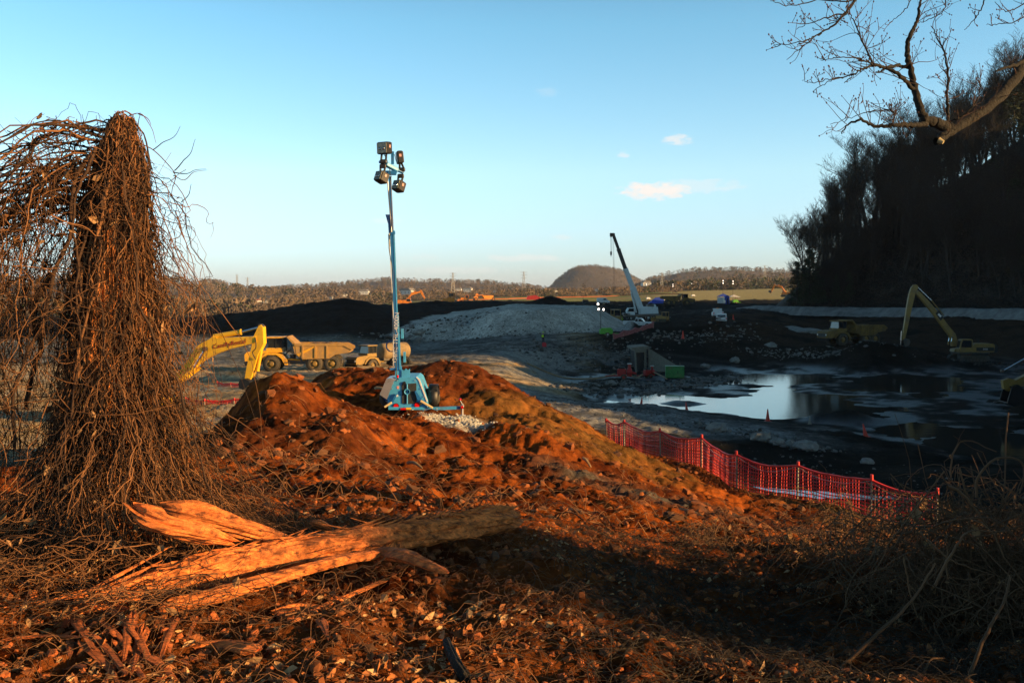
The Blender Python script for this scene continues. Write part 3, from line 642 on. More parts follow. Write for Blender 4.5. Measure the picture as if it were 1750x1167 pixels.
# ------------------------------------------------------------------ wheels, lettering, vehicles
def text_mesh(s, size, m_, depth=.01, shear=0):
    cu = bpy.data.curves.new('t', 'FONT'); cu.body = s; cu.size = size; cu.extrude = depth; cu.shear = shear; cu.align_x = 'CENTER'; cu.align_y = 'CENTER'
    o = bpy.data.objects.new('t', cu); COL.objects.link(o); bpy.context.view_layer.update()
    me = bpy.data.meshes.new_from_object(o.evaluated_get(bpy.context.evaluated_depsgraph_get())); bpy.data.objects.remove(o); bpy.data.curves.remove(cu)
    me.materials.clear(); me.materials.append(m_); return me
def lettering(name, s, size, m_, parent, loc, rot, shear=0, bold=0):
    me = text_mesh(s, size, m_, .006, shear); o = add(name, me, parent); o.location = loc; o.rotation_euler = rot; return o
def wheel(parent, c_, r, w, hub, n=24, lugs=True, side=-1, name='wheel'):
    """wheel part (tyre) with a hub sub-part; axis along y"""
    mb = MB(); x, y, z = c_
    mb.lathe([(r * .55, -w / 2), (r * .9, -w / 2), (r, -w * .32), (r, w * .32), (r * .9, w / 2), (r * .55, w / 2), (r * .5, w * .1), (r * .5, -w * .1), (r * .55, -w / 2)], c_, (0, 1, 0), M['rubber'], n)
    if lugs:
        for i in range(n):
            q = 2 * math.pi * i / n
            for s_ in (-1, 1):
                mb.box((x + (r + .015) * math.sin(q + s_ * .06), y + s_ * w * .22, z + (r + .015) * math.cos(q + s_ * .06)), (r * .12, w * .42, r * .09), M['rubber'], rot=(0, q, 0))
    o = mb.build(name, parent)
    hb_ = MB(); f = side * w * .36
    hb_.lathe([(r * .56, side * w * .42), (r * .5, f * .4), (r * .33, f * .45), (r * .30, side * w * .40), (r * .16, side * w * .44), (.001, side * w * .44)], c_, (0, 1, 0), hub, 18)
    for i in range(8):
        q = 2 * math.pi * i / 8; hb_.cyl((x + r * .23 * math.sin(q), y + side * w * .38, z + r * .23 * math.cos(q)), (x + r * .23 * math.sin(q), y + side * w * .45, z + r * .23 * math.cos(q)), r * .03, M['steel'], 6)
    hb_.build('wheel_rim', o); return o

def make_artic(name, label, group=None, dusty=False, load=True, tank=False):
    """six wheeled articulated dump truck facing -x; origin on the ground under the front axle"""
    root = empty(name, label=label, category='tank truck' if tank else 'dump truck', group=group)
    Y = M['yellow_dusty'] if dusty else M['yellow']; YB = M['yellow_dusty']
    b = MB()   # hood and front chassis
    b.prism([(-2.65, 1.05), (-2.7, 1.75), (-2.45, 2.0), (-1.2, 2.15), (-.45, 2.15), (-.45, 1.35), (-1.9, 1.0)], -1.05, 1.05, Y)
    b.prism([(-1.95, .95), (-2.6, .62), (-2.7, 1.0), (-2.5, 1.1)], -1.2, 1.2, M['black'])
    b.prism([(-2.74, 1.15), (-2.74, 1.7), (-2.68, 1.7), (-2.68, 1.15)], -.75, .75, M['black'])
    b.box((-.2, 0, 1.1), (4.0, 1.0, .55), M['steel'], bev=.04)
    b.build('hood', root)
    for s_ in (-1, 1):
        b = MB()   # fender arching over the front wheel
        b.prism([(-1.35, 1.05), (-1.05, 1.62), (-.5, 1.92), (.45, 1.92), (1.0, 1.75), (1.5, 1.2), (1.5, .7), (1.32, .7), (.95, 1.35), (.45, 1.72), (-.45, 1.72), (-.9, 1.45), (-1.2, 1.0)], s_ * .85 - .38, s_ * .85 + .38, Y)
        b.build('fender', root)
    b = MB()   # cab
    b.prism([(-.55, 1.95), (-.62, 2.35), (-.35, 2.4), (1.0, 2.4), (1.05, 1.95)], -.9, .9, Y)
    for (x, y) in ((-.45, -.85), (-.45, .85), (1.0, -.85), (1.0, .85), (.35, -.86), (.35, .86)): b.box((x + (.1 if x < 0 else 0), y, 2.85), (.09, .09, 1.0), M['black'])
    b.box((.28, 0, 3.42), (1.75, 1.95, .16), Y, bev=.05)
    b.cyl((1.15, .6, 2.0), (1.15, .6, 3.3), .08, M['steel']); cb = b.build('cab', root)
    g = MB(); g.prism([(-.42, 2.4), (-.3, 3.33), (.98, 3.33), (.98, 2.4)], -.83, .83, M['glass']); g.build('cab_windows', cb)
    b = MB()   # articulation joint
    b.box((1.9, 0, 1.05), (1.1, .8, .5), M['steel'], bev=.05); b.cyl((1.9, 0, .75), (1.9, 0, 1.7), .28, M['steel'])
    for s_ in (-1, 1): b.cyl((1.1, s_ * .6, 1.3), (2.7, s_ * .45, 1.15), .09, M['yellow'], 8); b.tube([(1.1, s_ * .3, 1.6), (1.6, s_ * .5, 2.1), (2.1, s_ * .3, 1.6)], .035, M['black'])
    b.box((4.6, 0, 1.0), (4.6, .9, .4), M['steel'], bev=.04); b.box((1.5, -1.0, .95), (.5, .5, .1), M['steel']); b.box((1.5, -1.05, .6), (.45, .4, .1), M['steel'])
    b.build('rear_frame', root)
    if not tank:
        b = MB(); t = .07
        side = [(2.45, 1.75), (2.35, 2.75), (7.15, 2.72), (7.9, 2.3), (7.7, 1.95), (6.3, 1.75), (5.7, 1.35), (3.1, 1.3)]
        for s_ in (-1, 1):
            b.prism(side, s_ * 1.42 - t, s_ * 1.42 + t, YB)
            b.prism([(2.3, 2.62), (2.3, 2.86), (7.3, 2.82), (7.95, 2.5), (7.95, 2.2), (7.15, 2.6)], s_ * 1.52 - .06, s_ * 1.52 + .06, YB)
            for x in (3.1, 4.35, 5.5): b.box((x, s_ * 1.52, 2.05), (.16, .14, 1.25), YB)
            b.prism([(2.5, 1.8), (4.2, 2.6), (4.35, 2.5), (2.7, 1.6)], s_ * 1.5 - .05, s_ * 1.5 + .05, M['yellow'])
            b.cyl((3.0, s_ * .8, 1.2), (4.6, s_ * .8, 1.7), .12, M['yellow'], 8)
        b.prism([(2.4, 1.7), (3.1, 1.28), (5.7, 1.33), (6.3, 1.73), (7.8, 2.0), (7.75, 2.1), (6.2, 1.85), (5.6, 1.45), (3.2, 1.4), (2.5, 1.85)], -1.36, 1.36, YB)
        b.prism([(2.35, 1.75), (2.05, 2.9), (1.55, 3.45), (1.6, 3.58), (2.2, 3.05), (2.52, 2.7), (2.52, 1.8)], -1.46, 1.46, YB)
        bd = b.build('dump_body', root)
        if load:
            xs = np.linspace(2.5, 7.3, 28); ys = np.linspace(-1.34, 1.34, 14); X, Yg = np.meshgrid(xs, ys)
            Z = 2.45 + .42 * np.exp(-((Yg / 1.0) ** 2)) * np.sin((X - 2.4) / 5.1 * np.pi) ** .5 + .1 * fbm(X, Yg, 3, 1.6); idx = np.arange(X.size).reshape(X.shape)
            Q = np.stack([idx[:-1, :-1], idx[:-1, 1:], idx[1:, 1:], idx[1:, :-1]], -1).reshape(-1, 4)
            add('spoil_load', mesh_np('load', np.stack([X, Yg, Z], -1).reshape(-1, 3), Q, mats=[M['loadsoil']]), root)
    else:
        b = MB(); b.lathe([(.05, -2.5), (.85, -2.45), (1.15, -2.15), (1.18, 0), (1.15, 2.15), (.85, 2.45), (.05, 2.5)], (4.9, 0, 2.45), (1, 0, 0), M['tank'], 22)
        b.box((4.8, 0, 1.5), (4.6, 1.4, .5), M['steel'], bev=.05); b.box((4.8, 0, 3.62), (1.0, .6, .1), M['steel']); b.build('water_tank', root)
    for ax in (0, 4.25, 5.98):
        for s_ in (-1, 1): wheel(root, (ax, s_ * 1.12, .83), .83, .62, M['cat'], side=s_)
    for s_ in (-1, 1):
        b = MB(); b.cyl((-2.60, s_ * .85, 1.5), (-2.76, s_ * .85, 1.5), .12, M['conewhite'], 10); b.build('headlight', root)
    return root
M['loadsoil'] = mat('hauled_soil', (.16, .10, .055), .95, var=.4)
M['tank'] = mat('dusty_tank', (.34, .24, .12), .75, var=.15, dirt=.4)

def make_excavator(name, label, boom, stick, cyl, body=True, Y=None, scale=1.0, bucket=True, stick_rod=None, textstr=None, group=None, bx=0.0, category='excavator', w=.55, decal=None, faceleft=False):
    """boom, stick: outlines (x,z) in metres, ground at z 0; the undercarriage stands round x = bx"""
    Y = Y or M['yellow']; root = empty(name, label=label, category=category, group=group)
    u = MB()
    for s_ in (-1, 1):
        tr_ = [(-2.2, .5), (-2.0, .16), (-1.6, .03), (1.6, .03), (2.0, .16), (2.2, .5), (2.0, .84), (1.6, .95), (-1.6, .95), (-2.0, .84)]
        u.prism([(bx + a, z) for a, z in tr_], s_ * 1.25 - .3, s_ * 1.25 + .3, M['rubber'])
        for k in range(22):
            x = bx - 1.7 + k * .162; u.box((x, s_ * 1.25, .97), (.06, .64, .06), M['steel']); u.box((x, s_ * 1.25, .03), (.06, .64, .05), M['steel'])
        for k in range(7): u.cyl((bx - 1.5 + k * .5, s_ * 1.58, .26), (bx - 1.5 + k * .5, s_ * 1.62, .26), .16, M['steel'], 10)
        for q in (-1.85, 1.85): u.cyl((bx + q, s_ * 1.56, .5), (bx + q, s_ * 1.63, .5), .34, M['steel'], 14)
    u.box((bx, 0, .75), (2.4, 1.9, .4), M['steel'], bev=.05); u.build('tracks', root)
    k_ = -1 if faceleft else 1                               # the boom side
    h = MB()
    def px_(pr): return [(bx + k_ * a, z) for a, z in pr][::k_]
    h.box((bx - k_ * .2, 0, 1.2), (4.2, 2.7, .3), M['steel'], bev=.05)
    h.prism(px_([(-2.9, 1.35), (-3.0, 2.3), (-2.7, 2.5), (-.2, 2.5), (.1, 2.2), (.2, 1.35)]), -1.4, 1.4, Y)
    h.prism(px_([(-3.35, 1.25), (-3.45, 2.2), (-3.1, 2.4), (-2.85, 2.4), (-2.85, 1.25)]), -1.38, 1.38, M['black'] if decal else Y)
    h.prism(px_([(.2, 1.35), (.2, 1.9), (1.9, 1.7), (2.0, 1.35)]), .1, 1.4, Y)
    h.cyl((bx - k_ * 1.8, .6, 2.45), (bx - k_ * 1.8, .6, 3.0), .08, M['black']); 
    if decal:
        h.box((bx - k_ * 1.6, -1.42, 1.75), (2.5, .03, .5), M['black'])
    hs_ = h.build('upper_house', root)
    if decal: lettering('lettering', decal, .34, M['white'], hs_, (bx - k_ * 1.6, -1.45, 1.75), (rad(90), 0, 0))
    cb = MB(); cb.prism(px_([(.15, 1.35), (.15, 3.05), (.35, 3.15), (1.55, 3.15), (1.75, 2.9), (2.0, 1.9), (1.95, 1.35)]), -1.38, -.35, Y)
    c1 = cb.build('cab', root); g = MB(); g.prism(px_([(.3, 2.0), (.3, 2.95), (1.5, 2.98), (1.63, 2.8), (1.82, 2.0)]), -1.40, -.33, M['glass'])
    g.prism(px_([(1.66, 2.95), (1.79, 2.9), (2.03, 1.92), (1.97, 1.9)]), -1.25, -.48, M['glass']); g.build('cab_windows', c1)
    b = MB(); b.prism(boom, -w / 2, w / 2, Y); bo = b.build('boom', root)
    s = MB(); s.prism(stick, -w * .38, w * .38, Y); st = s.build('stick', root)
    for (a, m_, e, r) in cyl:                                # barrel from a to m, rod from m to e
        ys = (0,) if r > 0 else (-w * .75, w * .75); r = abs(r)
        for y in ys:
            cy = MB(); cy.cyl((a[0], y, a[1]), (m_[0], y, m_[1]), r, Y, 12); cy.cyl((m_[0], y, m_[1]), (e[0], y, e[1]), r * .5, M['chrome'], 10); cy.cyl((e[0], y - .12, e[1]), (e[0], y + .12, e[1]), r * 1.2, M['steel'], 10)
            cy.cyl((m_[0] * .97 + a[0] * .03, y, m_[1] * .97 + a[1] * .03), (m_[0], y, m_[1]), r * 1.2, Y, 12); cy.build('hydraulic_cylinder', root)
    return root, bo, st
def bucket_part(root, at, r, w, m_, ang=0):
    b = MB(); prof = [(0, 0), (.5, .1), (.9, -.3), (.95, -.8), (.55, -1.25), (0, -1.35), (-.45, -1.1)]
    inn = [(-.42, -1.02), (0, -1.22), (.48, -1.12), (.83, -.75), (.78, -.35), (.42, -.02), (.05, -.1)]
    full = [(a * r, z * r) for a, z in prof + inn]
    ca, sa = math.cos(ang), math.sin(ang); full = [(at[0] + a * ca - z * sa, at[1] + a * sa + z * ca) for a, z in full]
    n = len(prof); b.prism(full[::-1], -w / 2, w / 2, m_)
    sidep = full[:n]
    for s_ in (-1, 1): b.prism(sidep[::-1], s_ * w / 2 - .03, s_ * w / 2 + .03, m_)
    for k in range(5):
        y = -w / 2 + .08 + k * (w - .16) / 4; b.box((full[6][0], y, full[6][1]), (.28 * r, .1, .08), M['steel'], rot=(0, .6 - ang, 0), taper=(.6, .6))
    b.build('bucket', root)

def make_pickup(name, label, cap=False, ladder=False, m_=None):
    """facing +x, origin on the ground under the middle"""
    W = m_ or M['white']; root = empty(name, label=label, category='pickup truck')
    b = MB()
    low = [(-2.75, .55), (-2.78, 1.05), (-.55, 1.08), (1.0, 1.1), (2.5, 1.0), (2.75, .85), (2.78, .5), (2.3, .45)]
    b.prism(low + [(2.2, .7), (1.85, .85), (1.5, .7), (1.4, .42), (-1.35, .42), (-1.45, .7), (-1.8, .85), (-2.15, .7), (-2.25, .5)], -.95, .95, W)
    if not cap:
        for s_ in (-1, 1): b.box((-1.65, s_ * .9, 1.15), (2.2, .1, .18), W)
        b.box((-2.72, 0, 1.1), (.08, 1.8, .25), W); b.box((-1.6, 0, 1.1), (2.1, 1.7, .02), M['black'])
    b.box((2.8, 0, .58), (.1, 1.8, .22), M['gal'], bev=.03); b.box((-2.82, 0, .6), (.1, 1.8, .2), M['gal'], bev=.03)
    b.box((2.785, 0, .85), (.03, 1.1, .2), M['black'])
    bd = b.build('body', root)
    c_ = MB(); c_.prism([(-.55, 1.08), (-.45, 1.6), (-.25, 1.78), (.55, 1.78), (.75, 1.68), (1.3, 1.1)], -.82, .82, W); cb = c_.build('cab', root)
    g = MB()
    g.prism([(-.42, 1.14), (-.32, 1.62), (.1, 1.64), (.1, 1.14)], -.835, .835, M['glass']); g.prism([(.2, 1.14), (.2, 1.64), (.6, 1.64), (1.05, 1.16)], -.835, .835, M['glass'])
    g.prism([(.8, 1.66), (.84, 1.66), (1.3, 1.14), (1.26, 1.12)], -.7, .7, M['glass']); g.build('cab_windows', cb)
    if cap:
        k = MB(); k.prism([(-2.72, 1.08), (-2.6, 1.72), (-.6, 1.76), (-.6, 1.08)], -.88, .88, W); cp = k.build('camper_cap', root)
        g = MB(); g.prism([(-2.74, 1.18), (-2.66, 1.6), (-2.62, 1.6), (-2.7, 1.18)], -.7, .7, M['glass']); g.prism([(-2.4, 1.25), (-2.35, 1.6), (-.8, 1.62), (-.8, 1.25)], -.89, .89, M['glass']); g.build('cap_windows', cp)
    for x in (1.85, -1.8):
        for s_ in (-1, 1): wheel(root, (x, s_ * .82, .39), .39, .26, M['gal'], 18, False, s_)
    for s_ in (-1, 1):
        q = MB(); q.box((2.785, s_ * .72, .86), (.03, .32, .18), M['conewhite'], bev=.01); q.build('headlight', root)
        q = MB(); q.box((-2.79, s_ * .82, .95), (.03, .16, .3), M['lens'], bev=.01); q.build('tail_light', root)
        q = MB(); q.box((.95, s_ * 1.0, 1.2), (.12, .2, .2), M['black'], bev=.03); q.build('wing_mirror', root)
    if ladder:
        q = MB(); q.box((-.2, 0, 1.84), (.7, .4, .1), M['orange'], bev=.03); q.build('roof_beacon', root)
    return root

def make_dozer(name, label, Y=None, group=None):
    """small tracked machine facing -x"""
    Y = Y or M['yellow_dusty']; root = empty(name, label=label, category='bulldozer', group=group)
    b = MB()
    for s_ in (-1, 1): b.prism([(-1.7, .45), (-1.3, .02), (1.3, .02), (1.7, .5), (1.3, .95), (-1.3, .85)], s_ * .95 - .25, s_ * .95 + .25, M['rubber'])
    b.build('tracks', root)
    b = MB(); b.prism([(-2.0, .9), (-2.0, 1.75), (.1, 1.9), (.1, .9)], -.55, .55, Y); b.prism([(.1, .7), (.1, 1.5), (1.5, 1.6), (1.5, .7)], -.8, .8, Y); b.cyl((-1.2, 0, 1.8), (-1.2, 0, 2.6), .07, M['steel']); b.build('engine_body', root)
    b = MB(); b.box((.75, 0, 2.8), (1.5, 1.6, .12), Y, bev=.03)
    for x in (.1, 1.4):
        for y in (-.7, .7): b.box((x, y, 2.15), (.1, .1, 1.3), Y)
    b.box((.75, 0, 2.2), (1.15, 1.3, 1.0), M['glass']); b.build('cab', root)
    b = MB(); b.prism([(-2.75, .1), (-2.95, .7), (-2.75, 1.35), (-2.62, 1.35), (-2.8, .7), (-2.6, .1)], -1.6, 1.6, Y)
    for s_ in (-1, 1): b.box((-1.6, s_ * 1.25, .5), (2.2, .12, .2), Y)
    b.build('blade', root); return root
# ------------------------------------------------------------------ the big machines, placed
def px2(pts, ox, oy, k): return [((x - ox) * k, (oy - y) * k) for x, y in pts]
# yellow excavator digging beside the stump
k = 62 / F; gy = HY + (CZ - Hs((285 - CX) / F * 62, 62)) / 62 * F
boom = px2([(296, 646), (306, 655), (322, 646), (340, 624), (356, 613), (375, 604), (400, 595.5), (440, 586), (449, 583), (449, 573), (380, 576.5), (372, 574), (366, 579), (353, 585), (343, 592), (333, 606), (318, 628)], 285, gy, k)
stick = px2([(453, 556), (457, 554), (460.5, 558), (462, 585), (452, 604), (441, 640), (436, 655), (431, 658), (427, 655), (432, 625), (441, 590), (442, 578), (446, 570)], 285, gy, k)
p2 = lambda x, y: ((x - 285) * k, (gy - y) * k)
exc, bo, st = make_excavator('excavator', 'bright yellow excavator with red boom lettering, its stick down behind the red mound', boom[::-1], stick[::-1],
    [(p2(371, 574.5), p2(420, 566.5), p2(455, 557.5), .16), (p2(309, 650), p2(340, 628), p2(361, 595), -.12), (p2(459, 577), p2(448.5, 632), p2(445.5, 645), .11)], Y=M['yellow_clean'], w=.62, bx=-1.8, category='excavator')
exc.location = ((285 - CX) / F * 62, 62, CZ - (gy - HY) / F * 62); exc.rotation_euler = (0, 0, rad(-9))
lettering('lettering', 'CamRyRental', .40, M['red'], bo, ((402 - 285) * k, -.33, (gy - 586.6) * k), (rad(90), rad(-10), 0), shear=.25)
q = MB(); q.tube([(p2(449, 575)[0], -.33, p2(449, 575)[1]), (p2(450, 592)[0], -.36, p2(450, 592)[1]), (p2(444, 600)[0], -.36, p2(444, 600)[1]), (p2(449, 612)[0], -.3, p2(449, 612)[1])], .03, M['black']); q.build('hydraulic_hose', st)
bucket_part(exc, p2(431, 662), .5, 1.3, M['black'], ang=2.6)

# articulated dump truck and water truck
t1 = make_artic('dump_truck', 'six wheeled yellow dump truck loaded with brown soil, standing on sand behind the excavator')
t1.location = (0, 0, 0); t1.location = ground(468, 100); t1.rotation_euler = (0, 0, rad(3))
_y = M['yellow'], M['yellow_dusty']; M['yellow'] = M['yellow_dusty'] = M['cat']
t2 = make_artic('water_truck', 'dusty water truck with rounded tan tank, half hidden behind the light tower mound', tank=True, dusty=True); M['yellow'], M['yellow_dusty'] = _y
t2.location = ground(626, 103, -.6); t2.rotation_euler = (0, 0, rad(50)); t2.scale = (.78,) * 3
_y = M['yellow'], M['yellow_dusty']; M['yellow'] = M['yellow_dusty'] = M['yellow_shaded']
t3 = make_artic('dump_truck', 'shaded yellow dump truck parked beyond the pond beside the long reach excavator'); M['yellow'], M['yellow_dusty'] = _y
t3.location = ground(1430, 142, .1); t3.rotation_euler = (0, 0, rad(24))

# long reach excavator
k3 = 138 / F; X3 = 1648; gy3 = HY + (CZ - Hs((X3 - CX) / F * 138, 138)) / 138 * F
p3 = lambda x, y: ((x - X3) * k3, (gy3 - y) * k3)
off = gy3 - 618
sh = lambda L: [(x, y + off) for x, y in L]
boom3 = [p3(*q) for q in sh([(1625, 592), (1634, 592), (1634.5, 583), (1631, 571), (1618, 556), (1604, 538), (1585, 516), (1566, 497), (1561, 501), (1578, 520), (1597, 543), (1611, 562), (1622, 576), (1625, 583)])]
stick3 = [p3(*q) for q in sh([(1554, 492), (1558, 487.5), (1563, 487), (1566, 491), (1560, 505), (1554, 530), (1546, 565), (1542, 582), (1538, 581), (1541, 560), (1546, 525), (1550, 504)])]
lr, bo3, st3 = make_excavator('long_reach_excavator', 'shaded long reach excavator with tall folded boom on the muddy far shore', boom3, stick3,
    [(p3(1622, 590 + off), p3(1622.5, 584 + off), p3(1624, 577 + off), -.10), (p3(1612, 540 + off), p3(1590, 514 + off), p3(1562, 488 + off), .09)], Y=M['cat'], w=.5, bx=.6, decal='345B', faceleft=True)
lr.location = ((X3 - CX) / F * 138, 138, CZ - (gy3 - HY) / F * 138); lr.rotation_euler = (0, 0, rad(4))
q = MB(); c0 = p3(1602, 542 + off); q.prism([(c0[0] - .55, c0[1] + .5), (c0[0] - .05, c0[1] + .95), (c0[0] + .6, c0[1] - .1), (c0[0] + .2, c0[1] - .55)][::-1], -.27, .27, M['black']); q.box((c0[0] + .05, -.285, c0[1] + .22), (.55, .02, .28), M['white'], rot=(0, .8, 0)); q.build('boom_marking', bo3)
bucket_part(lr, p3(1539, 581 + off), .75, .9, M['steel'], ang=.5)
q = MB(); q.cyl((p3(1541, 566 + off)[0] - .3, 0, p3(1541, 566 + off)[1]), (p3(1536, 596 + off)[0], 0, p3(1536, 596 + off)[1]), .07, M['chrome'], 8); q.build('bucket_rod', st3)

# machine at the right edge: boom, bucket and lit knuckle showing
k4 = 80 / F; p4 = lambda x, y: ((x - 1835) * k4, (690 - y) * k4)
boom4 = [p4(*q) for q in ((1848, 655), (1838, 640), (1800, 612), (1752, 640), (1722, 655), (1728, 664), (1765, 655), (1805, 640), (1835, 660))]
stick4 = [p4(*q) for q in ((1712, 650), (1722, 646), (1737, 650), (1735, 662), (1722, 668), (1714, 664))]
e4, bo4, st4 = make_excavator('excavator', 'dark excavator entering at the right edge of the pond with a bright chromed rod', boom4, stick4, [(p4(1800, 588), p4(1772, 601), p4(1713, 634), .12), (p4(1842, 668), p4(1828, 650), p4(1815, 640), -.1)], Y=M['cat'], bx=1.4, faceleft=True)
e4.location = ((1835 - CX) / F * 80, 80, CZ - (690 - HY) / F * 80); e4.rotation_euler = (0, 0, 0)
bucket_part(e4, p4(1722, 660), 1.15, 1.3, M['black'], ang=.1)

# telescopic crane
k5 = 240 / F; gz = Hs((1095 - CX) / F * 240, 240); gy5 = HY + (CZ - gz) / 240 * F; X5 = 1095
cr = empty('mobile_crane', ((X5 - CX) / F * 240, 240, gz), rad(8), 'white mobile crane with long black tipped telescopic boom raised to the left', 'crane')
p5 = lambda x, y, dy=0: ((x - X5) * k5, dy, (gy5 - y) * k5)
oy = gy5 - 549
def seg(a, b, w, m_, name):
    a = np.array(p5(a[0], a[1] + oy)); b = np.array(p5(b[0], b[1] + oy)); t = (b - a) / np.linalg.norm(b - a); n_ = np.array((t[2], 0, -t[0])) * w / 2
    q = MB(); q.prism([tuple((a - n_)[[0, 2]]), tuple((b - n_)[[0, 2]]), tuple((b + n_)[[0, 2]]), tuple((a + n_)[[0, 2]])], -w * .45, w * .45, m_)
    c_ = b - t * .25; q.prism([tuple((c_ - n_ * 1.18)[[0, 2]]), tuple((b - n_ * 1.18)[[0, 2]]), tuple((b + n_ * 1.18)[[0, 2]]), tuple((c_ + n_ * 1.18)[[0, 2]])], -w * .52, w * .52, m_); return q.build(name, cr)
seg((1097, 534), (1081, 494), 1.25, M['bluewhite'], 'boom_section'); seg((1081, 494), (1068, 461), 1.0, M['bluewhite'], 'boom_section')
seg((1068, 461), (1056, 428), .8, M['black'], 'boom_section'); seg((1056, 428), (1046.5, 402), .62, M['black'], 'boom_section')
q = MB(); q.box((p5(1045, 403)[0], 0, (gy5 - 403 - oy) * k5), (1.1, .5, .7), M['black'], bev=.08); q.cyl(p5(1043.5, 405 + oy, -.2), p5(1043.5, 405 + oy, .2), .35, M['steel'], 12); q.build('boom_head', cr)
q = MB(); q.cyl(p5(1087, 536 + oy), p5(1078, 500 + oy), .22, M['bluewhite'], 10); q.cyl(p5(1084, 540 + oy), p5(1080, 505 + oy), .10, M['chrome'], 8); q.build('lift_cylinder', cr)
q = MB()
for dx in (-.25, .2): q.cyl(p5(1043 + dx * 4, 407 + oy), p5(1043.5 + dx * 2, 434 + oy), .035, M['steel'], 5)
q.box(p5(1043, 435 + oy), (.4, .35, .9), M['black'], bev=.1); q.cyl(p5(1043, 437 + oy), p5(1043, 441 + oy), .07, M['black'], 6); q.build('hook_block', cr)
q = MB()
for dx in (0, 1.5): q.cyl(p5(1046 + dx, 405 + oy), p5(1048 + dx, 503 + oy), .03, M['steel'], 4)
q.build('hoist_line', cr)
q = MB(); q.prism([(-.2, 1.5), (-.3, 3.0), (1.0, 3.3), (3.9, 3.2), (4.1, 1.6)], -1.2, 1.2, M['bluewhite']); q.box((2.3, 0, 3.35), (1.6, 1.6, .9), M['steel'], bev=.1); q.cyl((3.2, -.6, 3.4), (3.2, .6, 3.4), .45, M['bluewhite'], 14); hs_ = q.build('upper_house', cr)
q = MB(); q.prism([(-3.6, 1.2), (-3.7, 2.3), (-3.3, 3.0), (-1.9, 3.05), (-1.7, 1.2)], -1.2, .2, M['bluewhite']); cb = q.build('cab', cr)
g = MB(); g.prism([(-3.55, 2.1), (-3.2, 2.85), (-2.05, 2.9), (-2.0, 2.1)], -1.22, .22, M['glass']); g.build('cab_windows', cb)
q = MB(); q.box((.4, 0, 1.1), (9.0, 2.5, .5), M['steel'], bev=.08); q.box((-3.6, 0, 1.5), (1.6, 2.4, .5), M['black'], bev=.08)
for s_ in (-1, 1):
    for x in (-3.0, 3.6): q.box((x, s_ * 2.2, .9), (.3, 2.2, .25), M['steel']); q.cyl((x, s_ * 3.2, 0), (x, s_ * 3.2, 1.0), .1, M['steel'], 8); q.cyl((x, s_ * 3.2, 0), (x, s_ * 3.2, .08), .35, M['steel'], 10)
q.build('carrier', cr)
for x in (-2.6, -1.3, 1.6, 3.0):
    for s_ in (-1, 1): wheel(cr, (x, s_ * 1.05, .6), .6, .4, M['bluewhite'], 18, False, s_)

# pickups and van
a = make_pickup('pickup_truck', 'white pickup truck parked side on below the crane'); a.location = ground(1090, 190); a.rotation_euler = (0, 0, rad(-14))
b_ = make_pickup('pickup_truck', 'white pickup with camper cap seen from behind on the dirt road', cap=True); b_.location = ground(1233, 178); b_.rotation_euler = (0, 0, rad(78))
b2 = make_pickup('pickup_truck', 'white pickup with roof beacon just ahead of the capped pickup', ladder=True); b2.location = ground(1226, 186.5); b2.rotation_euler = (0, 0, rad(82))
dz = make_dozer('bulldozer', 'small dusty yellow bulldozer on dark ash right of the crane'); dz.location = ground(1133, 198); dz.rotation_euler = (0, 0, rad(-40)); dz.scale = (.72,) * 3
